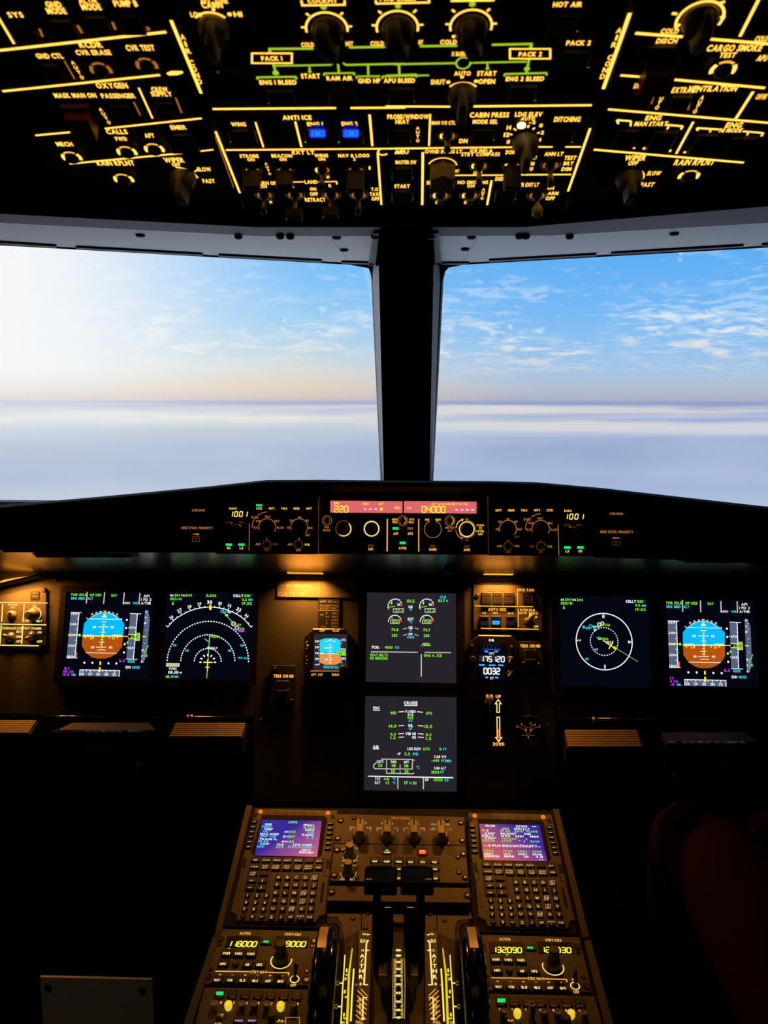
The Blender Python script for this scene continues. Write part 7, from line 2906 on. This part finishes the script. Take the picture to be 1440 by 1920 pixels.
guard(L_, C1, 395, 590, 525, 700)

# ---- centre upper: air conditioning
A_ = OP('air_conditioning_panel', 'centre overhead panel with green flow lines joining the PACK boxes', [(300, -120), (1210, -120), (1172, 30), (1122, 193), (390, 195), (338, 40)])
A_.txt(C2, [('CABIN', 135, 30, 40, 140), ('LO', 14, 94, 34, 50), ('HI', 310, 92, 34, 56), ('COCKPIT', 880, 2, 30, 200), ('PACK 1', 538, 391, 30, 140), ('COLD', 780, 298, 30, 84), ('HOT', 1062, 292, 30, 50), ('COLD', 1250, 290, 30, 90), ('ENG 1 BLEED', 580, 552, 30, 250), ('START', 800, 510, 32, 128),
            ('RAM AIR', 996, 524, 30, 176), ('GND HP', 1196, 542, 30, 150), ('APU BLEED', 1400, 540, 30, 210)])
A_.txt(C2, [('AFT', 90, 3, 34, 70), ('ZONE', 195, 3, 34, 90)])
A_.txt(C3, [('HOT', 176, 282, 30, 30), ('COLD', 364, 280, 30, 112), ('X BLEED', 434, 360, 28, 100), ('PACK 2', 916, 362, 30, 156), ('AUTO', 458, 492, 28, 112), ('START', 622, 492, 32, 130), ('SHUT', 292, 550, 32, 96), ('OPEN', 622, 546, 32, 112), ('ENG 2 BLEED', 880, 528, 30, 258), ('HOT AIR', 1168, 26, 34, 196), ('PACK 2', 1242, 286, 32, 164)])
A_.txt(C3, [('FWD CABIN', 20, -10, 28, 240), ('AFT CABIN', 520, -14, 28, 240)])
A_.lg.crop(*C2)
A_.lg.frame(405, 358, 674, 424, 12, 'amber')
A_.lg.ln([(738, 0), (745, 34), (1030, 30), (1030, 0)], 14, 'amber')
A_.lg.ln([(1240, 0), (1245, 22), (1600, 14), (1600, -10)], 14, 'amber')
for a in ((820, 326, 524, 328, 18), (524, 322, 526, 358, 20), (1060, 318, 1304, 314, 18), (548, 430, 570, 500, 16), (440, 520, 704, 516, 16), (440, 516, 442, 534, 14), (704, 516, 702, 534, 14), (560, 442, 938, 436, 14), (936, 436, 950, 418, 14), (792, 448, 796, 482, 12), (985, 430, 992, 488, 14), (890, 494, 1096, 490, 14), (890, 494, 892, 508, 12), (1096, 490, 1094, 506, 12),
          (1020, 422, 1036, 436, 14), (1036, 436, 1430, 428, 16), (1188, 440, 1190, 505, 14), (1110, 514, 1270, 512, 14), (1110, 514, 1112, 530, 12), (1396, 436, 1400, 500, 14), (1284, 514, 1600, 506, 14), (1284, 514, 1286, 530, 12)):
    A_.lg.ln([a[:2], a[2:4]], a[4], 'og')
A_.lg.disc(888, 46, 20, 'og')
A_.lg.disc(1390, 38, 20, 'og')
A_.lg.disc(565, 490, 22, 'og', 0.0004)
A_.lg.disc(795, 480, 12, 'og', 0.0004)
A_.lg.arc(146, 190, 132, 42, 138, 14, 'amber')
A_.lg.disc(52, 98, 15, 'amber')
A_.lg.disc(254, 94, 15, 'amber')
A_.lg.disc(145, 64, 12, 'amber')
A_.lg.arc(910, 196, 140, -8, 190, 14, 'amber')
for a in ((737, 182, 768, 182), (1046, 176, 1080, 176), (770, 88, 792, 104), (1018, 82, 1002, 98)):
    A_.lg.ln([a[:2], a[2:]], 14, 'amber')
A_.lg.ln([(170, 486), (355, 484)], 8, 'amber_dim')
A_.lg.ln([(140, 734), (972, 727)], 18, 'amber')
A_.lg.ln([(1070, 727), (1440, 724)], 18, 'amber')
A_.lg.crop(*C3)
A_.lg.frame(778, 328, 1050, 394, 12, 'amber')
A_.lg.ln([(-60, 716), (376, 718)], 16, 'amber')
A_.lg.ln([(520, 716), (1330, 708)], 18, 'amber')
A_.lg.ln([(378, 4), (672, 0)], 14, 'amber')
for a in ((170, 310, 422, 306, 18), (656, 300, 932, 294, 18), (922, 290, 918, 326, 20), (906, 398, 890, 490, 16), (740, 498, 1028, 490, 16), (740, 498, 742, 514, 12), (1028, 490, 1024, 508, 12), (512, 422, 890, 414, 14), (626, 426, 626, 462, 12), (90, 430, 412, 424, 16), (0, 432, 90, 430, 16), (30, 440, 32, 500, 14), (-60, 508, 150, 500, 14), (150, 502, 146, 520, 12)):
    A_.lg.ln([a[:2], a[2:4]], a[4], 'og')
A_.lg.disc(524, 26, 22, 'og')
A_.lg.disc(893, 462, 20, 'og', 0.0004)
A_.lg.disc(626, 460, 12, 'og', 0.0004)
A_.lg.arc(463, 424, 48, 0, 360, 12, 'og', yr=38)
for cx_, cy_ in ((18, 186), (515, 178)):
    A_.lg.arc(cx_, cy_, 140, -12, 195, 14, 'amber')
    for dx_, dy_, ex, ey in ((-172, -18, -145, -16), (148, -20, 175, -22), (-128, -115, -108, -98), (108, -104, 128, -122)):
        A_.lg.ln([(cx_ + dx_, cy_ + dy_), (cx_ + ex, cy_ + ey)], 14, 'amber')
A_.lg.disc(398, 244, 12, 'amber')
A_.lg.arc(455, 640, 118, 42, 138, 12, 'amber')
A_.lg.disc(455, 518, 12, 'amber')
A_.lg.disc(362, 552, 14, 'amber')
A_.lg.disc(550, 546, 14, 'amber')
A_.done()
for C, x0, y0, x1, y1 in ((C2, 515, 590, 700, 688), (C2, 925, 580, 1105, 690), (C2, 1325, 575, 1500, 680), (C3, 770, 560, 950, 672), (C3, 1028, 80, 1235, 205), (C3, 1110, 325, 1310, 450), (C2, 175, 395, 350, 478)):
    A_.button(C, x0, y0, x1, y1, rim='amber_dim' if y1 not in (690,) else None)
A_.knob(C2, 150, 178, 108, 0.024, rot=0)
A_.knob(C2, 915, 190, 112, 0.022, 'knob_dark', rot=24, name='temperature_knob', tipw=0.9)
A_.knob(C3, 22, 182, 112, 0.022, 'knob_dark', rot=24, name='temperature_knob', tipw=0.9)
A_.knob(C3, 518, 176, 112, 0.022, 'knob_dark', rot=24, name='temperature_knob', tipw=0.9)
A_.knob(C3, 455, 625, 100, 0.022, rot=0)

# ---- centre lower
B_ = OP('anti_ice_panel', 'lower centre overhead panel with two blue-lit engine anti ice buttons', [(398, 207), (1112, 205), (1062, 386), (458, 386)])
B_.txt(C4, [('ANTI ICE', 670, 112, 32, 206), ('WING', 254, 160, 28, 104), ('ENG 1', 798, 158, 28, 112), ('ENG 2', 1044, 156, 28, 114), ('EXT LT', 714, 360, 26, 158), ('STROBE', 330, 386, 24, 134), ('ON', 342, 412, 20, 50), ('BEACON', 562, 384, 24, 146), ('ON', 570, 410, 20, 50),
            ('WING', 842, 382, 24, 96), ('ON', 846, 408, 20, 50), ('NAV & LOGO', 1074, 382, 24, 222), ('2', 1078, 408, 20, 16), ('1', 1186, 470, 22, 12), ('OFF', 398, 540, 20, 34), ('OFF', 622, 538, 20, 22), ('OFF', 890, 536, 20, 22), ('TURN OFF', 460, 578, 24, 150), ('ON', 430, 602, 20, 50),
            ('LAND', 770, 570, 24, 92), ('L', 642, 598, 20, 14), ('R', 905, 596, 20, 20), ('ON', 784, 620, 22, 44), ('OFF', 790, 656, 24, 56), ('RETRACT', 800, 696, 26, 146), ('NOSE', 1130, 598, 20, 24), ('T.O', 1222, 622, 22, 50), ('TAXI', 1222, 656, 24, 68), ('OFF', 1228, 690, 24, 56), ('OFF', 484, 714, 18, 20), ('APU', 1400, 360, 24, 60)])
B_.stack(C4, 'AUTO', 450, 440, 476, 512, 16, 18)
B_.txt(C5, [('PROBE/WINDOW', 90, 100, 30, 280), ('HEAT', 52, 134, 28, 92), ('MAN V/S CTL', 330, 142, 24, 160), ('CABIN PRESS', 640, 88, 34, 264), ('MODE SEL', 612, 134, 28, 168), ('LDG ELEV', 905, 84, 30, 184), ('AUTO', 900, 114, 22, 96), ('DITCHING', 1166, 118, 34, 176), ('DN', 464, 264, 28, 56),
            ('-2', 930, 138, 22, 44), ('0', 988, 160, 24, 24), ('2', 998, 208, 24, 20), ('4', 980, 256, 24, 20), ('14', 772, 174, 28, 30), ('12', 756, 222, 28, 38), ('10', 768, 270, 26, 20), ('OVHD INTEG LT', 330, 336, 24, 250), ('ICE IND &', 586, 330, 22, 150), ('STBY COMPASS', 580, 354, 24, 260), ('DOME', 790, 340, 26, 80),
            ('ANN LT', 1076, 352, 26, 126), ('TEST', 1186, 378, 26, 80), ('BRT', 1174, 416, 24, 66), ('DIM', 1160, 454, 24, 66), ('BRT', 420, 468, 20, 30), ('OFF', 560, 482, 20, 60), ('BRT', 942, 378, 24, 34), ('DIM', 920, 418, 24, 44), ('OFF', 904, 456, 24, 60), ('MASTER SW', 76, 408, 24, 140), ('START', 50, 570, 24, 104),
            ('SEAT BELTS', 310, 546, 24, 190), ('NO SMOKING', 528, 544, 22, 204), ('ON', 514, 568, 20, 48), ('SIGNS', 720, 520, 26, 84), ('EMER EXIT LT', 896, 560, 26, 156), ('ON', 1054, 582, 22, 44), ('ARM', 1070, 618, 22, 70), ('OFF', 1050, 652, 24, 60), ('APU', 46, 338, 26, 96), ('OFF', 294, 680, 20, 40), ('OFF', 488, 680, 20, 40)])
B_.stack(C5, 'AUTO', 156, 178, 156, 262, 20, 22)
B_.stack(C5, 'AUTO', 600, 592, 590, 652, 16, 20)
B_.lines(C4, [(165, 344, 1600, 332, 15), (92, 212, 265, 650, 16), (375, 146, 432, 324, 12), (658, 142, 702, 322, 14), (1186, 92, 1206, 316, 16), (1244, 362, 1270, 734, 14), (612, 572, 718, 570, 10), (824, 570, 952, 568, 10), (952, 568, 954, 588, 10), (90, 250, 220, 610, 6, 'amber_dim')])
B_.lines(C5, [(0, 316, 796, 308, 14), (940, 306, 1066, 306, 14), (1152, 306, 1258, 306, 14), (240, 84, 232, 298, 12), (190, 342, 186, 698, 16), (1320, 180, 1170, 606, 16), (388, 498, 764, 496, 12), (820, 494, 1190, 492, 14), (654, 532, 624, 698, 14)])
B_.lg.crop(*C5)
B_.lg.arc(322, 440, 98, 12, 160, 8, 'amber', 0.0006)
for dx_, dy_, ex, ey in ((-76, -72, -60, -60), (-30, -92, -24, -74), (26, -96, 18, -78), (66, -78, 52, -66), (100, -46, 82, -40), (-104, -36, -86, -30)):
    B_.lg.ln([(880 + dx_, 254 + dy_), (880 + ex, 254 + ey)], 12, 'amber')
B_.lg.crop(*C4)
B_.lg.arc(1280, 358, 34, 120, 330, 12, 'amber')
B_.done()
for x0, y0, x1, y1 in ((195, 185, 382, 282),):
    B_.button(C4, x0, y0, x1, y1)
for x0, x1 in ((728, 905), (966, 1142)):
    B_.button(C4, x0, 180, x1, 282, rim='amber', lit=True)
B_.button(C4, 1315, 182, 1480, 280)
for x0, y0, x1, y1 in ((520, 170, 670, 256), (1036, 170, 1200, 270), (-20, 430, 122, 508), (-20, 590, 124, 655), (676, 575, 816, 655)):
    B_.button(C5, x0, y0, x1, y1, rim='amber_dim')
B_.toggle(C4, 355, 482, 0.019, 'flap', name='light_switch')
B_.toggle(C4, 585, 482, 0.017, 'flap', name='light_switch')
B_.toggle(C4, 850, 476, 0.021, 'bat', name='light_switch', ring='hot')
B_.toggle(C4, 1088, 478, 0.022, 'flap', name='light_switch')
B_.toggle(C4, 438, 655, 0.021, 'bat', name='light_switch')
B_.toggle(C4, 658, 655, 0.026, 'paddle', name='landing_light_switch')
B_.toggle(C4, 915, 655, 0.024, 'paddle', name='landing_light_switch')
B_.toggle(C4, 1108, 655, 0.022, 'bat', name='light_switch')
B_.toggle(C5, 355, 222, 0.016, 'bat', ring='hot')
B_.toggle(C5, 568, 425, 0.020, 'bat', ring='hot')
B_.toggle(C5, 790, 425, 0.024, 'flap', ring='hot')
B_.toggle(C5, 1050, 420, 0.022, 'bat')
B_.toggle(C5, 308, 625, 0.010, 'bat', ring='hot')
B_.toggle(C5, 505, 625, 0.010, 'bat', ring='hot')
B_.toggle(C5, 960, 625, 0.016, 'ball', label='switch with pale round tip')
B_.knob(C5, 322, 452, 96, 0.017, hexa=True, name='brightness_knob')
B_.knob(C5, 884, 268, 92, 0.026, rot=0)
m = B_.th.mb(C5)
m.hh = 0.0042
m.lathe(856, 160, [(0.0035, 0), (0.0035, 0.001), (0.002, 0.0018)], 'amber_hot', 12)
B_.th.add('pointer_light', m, label='bright pointer light')

# ---- right column
R_P = OP('right_overhead_panel', 'right column of the overhead panel with cargo smoke, ventilation and engine start sections', [(1225, -120), (1700, -120), (1560, 80), (1436, 300), (1378, 331), (1072, 374), (1128, 195), (1176, 40)])
R_P.txt(C6, [('COLD', 778, 206, 34, 120), ('DISCH', 758, 272, 34, 140), ('CARGO SMOKE', 1216, 320, 44, 370), ('TEST', 1170, 368, 34, 110), ('APU', 1404, 388, 40, 70), ('COLD', 1400, 258, 36, 90), ('VENTILATION', 1068, 594, 38, 330), ('BLOWER', 560, 576, 34, 46), ('EXTRACT', 884, 604, 38, 180), ('CAB FANS', 1398, 648, 36, 70),
             ('ENG', 668, 792, 32, 106), ('MAN START', 652, 832, 30, 220), ('ENG', 1212, 840, 34, 110), ('N1 MODE', 1190, 876, 28, 150), ('WIPER', 546, 1062, 36, 142), ('OFF', 530, 1098, 28, 64), ('SLOW', 672, 1166, 28, 92), ('FAST', 626, 1243, 28, 90), ('RAIN RPLNT', 946, 1092, 38, 270)])
R_P.txt(C6, [])
R_P.stack(C6, 'AUTO', 736, 630, 692, 722, 26, 24)
R_P.stack(C6, 'AUTO', 996, 655, 948, 748, 26, 24)
R_P.stack(C6, 'AIR', 434, 202, 402, 298, 36, 32)
R_P.stack(C6, 'COND', 374, 384, 324, 512, 34, 32)
R_P.lines(C6, [(508, 86, 328, 598, 26), (545, 222, 864, 246, 22), (1050, 262, 1500, 298, 22), (1384, -20, 1250, 244, 22), (444, 506, 572, 516, 18), (768, 532, 1420, 592, 20), (360, 736, 1500, 832, 18), (1340, 616, 1222, 800, 20), (936, 820, 820, 1036, 16), (264, 1008, 1276, 1096, 18), (420, 808, 516, 816, 16), (420, 808, 430, 834, 14), (516, 816, 512, 850, 12),
               (750, 840, 864, 850, 16), (864, 850, 852, 872, 14), (768, 850, 758, 876, 12), (960, 862, 1112, 872, 16), (960, 862, 966, 880, 14), (1270, 884, 1408, 896, 14), (1408, 896, 1394, 918, 14), (1052, 876, 1046, 900, 12), (1306, 894, 1296, 918, 12), (670, 640, 652, 700, 10, 'amber_dim'), (925, 640, 900, 740, 10, 'amber_dim')])  # the dim strokes paint light leaking beside two buttons
R_P.lg.crop(*C6)
R_P.lg.arc(510, 1198, 88, -10, 88, 12, 'amber')
R_P.lg.arc(978, 130, 152, -18, 215, 18, 'amber', 0.0004)
for a in ((792, 88, 826, 92), (1112, 20, 1150, 8), (1118, 112, 1150, 116), (826, 178, 846, 160)):
    R_P.lg.ln([a[:2], a[2:]], 20, 'amber')
for x, y, r in ((606, 1000, 12), (774, 1016, 14), (878, 1026, 10), (536, 998, 8)):
    R_P.lg.disc(x, y, r, 'amber')
R_P.done()
for x0, y0, x1, y1 in ((400, 860, 540, 980), (640, 870, 800, 1000), (930, 890, 1060, 1010), (1160, 910, 1330, 1030), (510, 610, 650, 705), (770, 630, 905, 730), (560, 290, 810, 345)):
    R_P.button(C6, x0, y0, x1, y1, rim=None)
R_P.crescent(C6, 1134, 452, 92, 'amber')
R_P.crescent(C6, 904, 1172, 74, 'amber')
R_P.knob(C6, 502, 1190, 92, 0.024, rot=0)
R_P.knob(C6, 980, 118, 125, 0.022, rot=-8)
guard(R_P, C6, 590, 400, 790, 530)
# screws at panel corners
for x, y in ((395, 200), (1118, 198), (386, 185), (1125, 185), (445, 382), (1072, 380), (26, 126), (388, 232), (1138, 222), (1105, 160)):
    pass

# ================================================================== metal cabinet at lower left, right seat and its occupant
FB = Panel(179, 1876, 0.92, 0.0)
a, b_ = FB.w(75, 1832), FB.w(284, 1836)
v = WF('metal_cabinet', 'dark metal cabinet with a bare steel front, left of the pedestal', 'cabinet', ((a.x + b_.x) / 2, a.y + 0.09, 0))
vs, fs = boxv(a.x + 0.001, a.y + 0.004, 0.0, b_.x - 0.001, a.y + 0.20, a.z - 0.001)
v.add('cabinet_body', vs, fs, 'void_matte')
vs, fs = boxv(a.x, a.y, 0.0, b_.x, a.y + 0.003, a.z)
v.add('front_plate', vs, fs, 'silver_box', label='bare steel front plate')
for x, y in ((90, 1851), (266, 1856)):
    p = FB.w(x, y)
    n = 12
    vs = [(p.x + 0.0045 * cos(2 * pi * i / n), p.y - 0.0005, p.z + 0.0045 * sin(2 * pi * i / n)) for i in range(n)] + [(p.x + 0.003 * cos(2 * pi * i / n), p.y - 0.003, p.z + 0.003 * sin(2 * pi * i / n)) for i in range(n)]
    fs = [(i, (i + 1) % n, n + (i + 1) % n, n + i) for i in range(n)] + [tuple(range(n, 2 * n))]
    v.add('screw', vs, fs, 'rubber')

# seat
v = WF('pilot_seat', 'dark pilot seat at the right of the pedestal, under the seated person', 'seat', (0.60, 0.55, 0))


def cushion(name, c, s, rot=0.0, bev=0.03):
    me = bpy.data.meshes.new(name)
    vv, ff = boxv(-s[0], -s[1], -s[2], s[0], s[1], s[2])
    me.from_pydata(vv, [], ff)
    me.materials.append(MATS['wallgrey'])
    o = bpy.data.objects.new(name, me)
    COL.objects.link(o)
    o.parent = v.e
    o.location = Vector(c) - v.O
    o.rotation_euler = (rot, 0, 0)
    md = o.modifiers.new('soft_edges', 'BEVEL')
    md.width = bev
    md.segments = 4
    return o


cushion('seat_cushion', (0.60, 0.60, 0.425), (0.22, 0.24, 0.06))
cushion('backrest', (0.60, 0.19, 0.84), (0.22, 0.06, 0.40), radians(-10))
cushion('seat_base', (0.60, 0.55, 0.18), (0.16, 0.18, 0.18), 0, 0.01)

# the seated person: one continuous skinned body
J = {}
vs, ed, rad = [], [], []


def jn(k, p, r, par=None):
    J[k] = len(vs)
    vs.append(p)
    rad.append(r)
    if par:
        ed.append((J[par], J[k]))


jn('pelvis', (0.60, 0.55, 0.62), (0.15, 0.12))
jn('waist', (0.60, 0.51, 0.78), (0.135, 0.11), 'pelvis')
jn('chest', (0.60, 0.46, 0.98), (0.155, 0.12), 'waist')
jn('collar', (0.60, 0.44, 1.12), (0.10, 0.08), 'chest')
jn('neck', (0.60, 0.445, 1.19), (0.052, 0.055), 'collar')
jn('jaw', (0.60, 0.475, 1.25), (0.062, 0.072), 'neck')
jn('skull', (0.60, 0.465, 1.33), (0.078, 0.095), 'jaw')
jn('crown', (0.60, 0.46, 1.385), (0.055, 0.065), 'skull')
for s, hx, kx, ky, kz, fx in ((-1, 0.51, 0.487, 1.20, 0.665, 0.48), (1, 0.69, 0.64, 1.20, 0.66, 0.66)):
    k = 'l' if s < 0 else 'r'
    jn('hip' + k, (hx, 0.62, 0.60), (0.10, 0.095), 'pelvis')
    jn('thigh' + k, ((hx * .5 + kx * .5), 0.90, 0.645), (0.088, 0.088), 'hip' + k)
    jn('abovek' + k, (kx, ky - 0.09, kz + .005), (0.076, 0.078), 'thigh' + k)
    jn('knee' + k, (kx, ky, kz - 0.015), (0.066, 0.066), 'abovek' + k)
    jn('calf' + k, ((kx + fx) / 2, ky + 0.03, 0.38), (0.058, 0.060), 'knee' + k)
    jn('ankle' + k, (fx, ky + 0.10, 0.12), (0.042, 0.045), 'calf' + k)
    jn('heel' + k, (fx, ky + 0.11, 0.055), (0.040, 0.045), 'ankle' + k)
    jn('toe' + k, (fx, ky + 0.28, 0.045), (0.042, 0.032), 'heel' + k)
    sx = 0.60 + s * 0.17
    jn('shoulder' + k, (sx, 0.45, 1.09), (0.062, 0.062), 'collar')
    jn('elbow' + k, (sx + s * 0.06, 0.46, 0.85), (0.044, 0.044), 'shoulder' + k)
    jn('wrist' + k, (sx - s * 0.03, 0.62, 0.755), (0.029, 0.026), 'elbow' + k)
    jn('palm' + k, (sx - s * 0.05, 0.70, 0.735), (0.036, 0.018), 'wrist' + k)
    for f in range(4):
        o = (f - 1.5) * 0.019
        L = (0.070, 0.082, 0.078, 0.060)[f if s > 0 else 3 - f]
        x0 = sx - s * 0.055 + o
        jn('fa%s%d' % (k, f), (x0, 0.742, 0.735), (0.010, 0.010), 'palm' + k)
        jn('fb%s%d' % (k, f), (x0 + o * .1, 0.742 + L * .5, 0.737), (0.0088, 0.0088), 'fa%s%d' % (k, f))
        jn('fc%s%d' % (k, f), (x0 + o * .2, 0.742 + L, 0.728), (0.0075, 0.0075), 'fb%s%d' % (k, f))
    jn('ta' + k, (sx - s * 0.088, 0.705, 0.731), (0.0115, 0.011), 'palm' + k)
    jn('tb' + k, (sx - s * 0.100, 0.745, 0.728), (0.0095, 0.0095), 'ta' + k)
me = bpy.data.meshes.new('person')
base = Vector((0.60, 0.60, 0.0))
me.from_pydata([tuple(Vector(p) - base) for p in vs], ed, [])
po = bpy.data.objects.new('person', me)
po.location = base
COL.objects.link(po)
tag(po, 'person in dark brown trousers seated at the right, only knees and thighs in view', 'person')
sk = po.modifiers.new('skin', 'SKIN')
sk.use_smooth_shade = True
for i, r in enumerate(rad):
    me.skin_vertices[0].data[i].radius = r
me.skin_vertices[0].data[0].use_root = True
sd = po.modifiers.new('smooth', 'SUBSURF')
sd.levels = 2
sd.render_levels = 2
for k in ('skin', 'trouser', 'shirt', 'rubber'):
    me.materials.append(MATS[k])
dg = bpy.context.evaluated_depsgraph_get()
m2 = bpy.data.meshes.new_from_object(po.evaluated_get(dg))
po.modifiers.clear()
po.data = m2
m2.materials.clear()
for k in ('skin', 'trouser', 'shirt', 'rubber'):
    m2.materials.append(MATS[k])
hv, hf, cv, cf = [], [], [], []
for p in m2.polygons:
    c = p.center + base
    z, y = c.z, c.y
    if z < 0.10:
        p.material_index = 3
    elif z < 0.70 or (z < 0.80 and y > 0.78):
        p.material_index = 1
    elif z < 1.16 and y < 0.77:
        p.material_index = 2
    else:
        p.material_index = 0
    p.use_smooth = True
# thighs stay cloth even where they bulge above the seat line
for p in m2.polygons:
    c = p.center + base
    if p.material_index == 0 and c.z < 0.71:
        p.material_index = 1
# hair cap, ears, eyes, nose and mouth
def ell(name, c, s, mat, parent, zc=None, n=16, mrow=10):
    V_, F_ = [], []
    for i in range(mrow + 1):
        t_ = pi * i / mrow
        for j in range(n):
            a_ = 2 * pi * j / n
            p = Vector((s[0] * sin(t_) * cos(a_), s[1] * sin(t_) * sin(a_), s[2] * cos(t_)))
            if zc and p.z < zc(p):
                p = p * 0.9
            V_.append(p)
    for i in range(mrow):
        for j in range(n):
            F_.append((i * n + j, i * n + (j + 1) % n, (i + 1) * n + (j + 1) % n, (i + 1) * n + j))
    q = bpy.data.meshes.new(name)
    q.from_pydata([tuple(p) for p in V_], [], F_)
    q.materials.append(MATS[mat])
    for p in q.polygons:
        p.use_smooth = True
    o = bpy.data.objects.new(name, q)
    COL.objects.link(o)
    o.parent = parent
    o.location = Vector(c) - base
    return o


ell('hair', (0.60, 0.448, 1.355), (0.088, 0.098, 0.092), 'hair', po)
for s in (-1, 1):
    ell('ear', (0.60 + s * 0.078, 0.47, 1.31), (0.012, 0.022, 0.032), 'skin', po)
    ell('eye', (0.60 + s * 0.031, 0.555, 1.322), (0.013, 0.010, 0.010), 'print_white', po)
ell('nose', (0.60, 0.568, 1.292), (0.012, 0.018, 0.022), 'skin', po)
ell('mouth', (0.60, 0.546, 1.252), (0.024, 0.008, 0.006), 'guard_red', po)


# unseen rear fill light, added to brighten the cabinet front
v = WF('rear_fill', 'unseen round fill light added on the rear ceiling', 'lamp', (-0.70, 0.0, 1.985))
n = 20
vs = [(v.O.x + r * cos(2 * pi * i / n), v.O.y + r * sin(2 * pi * i / n), z) for r, z in ((0.07, 1.999), (0.07, 1.975), (0.055, 1.965)) for i in range(n)]
fs = [(k * n + i, k * n + (i + 1) % n, (k + 1) * n + (i + 1) % n, (k + 1) * n + i) for k in range(2) for i in range(n)]
v.add('fill_rim', vs, fs, 'knob_dark')
vs = [(v.O.x + 0.055 * cos(2 * pi * i / n), v.O.y + 0.055 * sin(2 * pi * i / n), 1.967) for i in range(n)]
v.add('diffuser', vs, [tuple(range(n))], 'fill_disc')
ld = bpy.data.lights.new('lamp_light', 'SPOT')
ld.energy, ld.color, ld.spot_size, ld.spot_blend, ld.shadow_soft_size = 16.0, (1.0, 0.74, 0.42), radians(17), 0.9, 0.05
lo = bpy.data.objects.new('lamp_light', ld)
COL.objects.link(lo)
lo.parent = v.e
lo.location = (0, 0, -0.03)
lo.rotation_euler = (Vector((-0.38, 0.85, 0.60)) - v.O).to_track_quat('-Z', 'Y').to_euler()

l2 = bpy.data.lights.new('ambient_fill', 'POINT')  # faint point fill added for general rear ambient
l2.energy, l2.color, l2.shadow_soft_size = 0.5, (1.0, 0.55, 0.28), 0.05
o2 = bpy.data.objects.new('ambient_fill', l2)
COL.objects.link(o2)
o2.parent = v.e
o2.location = (0, 0, -0.05)
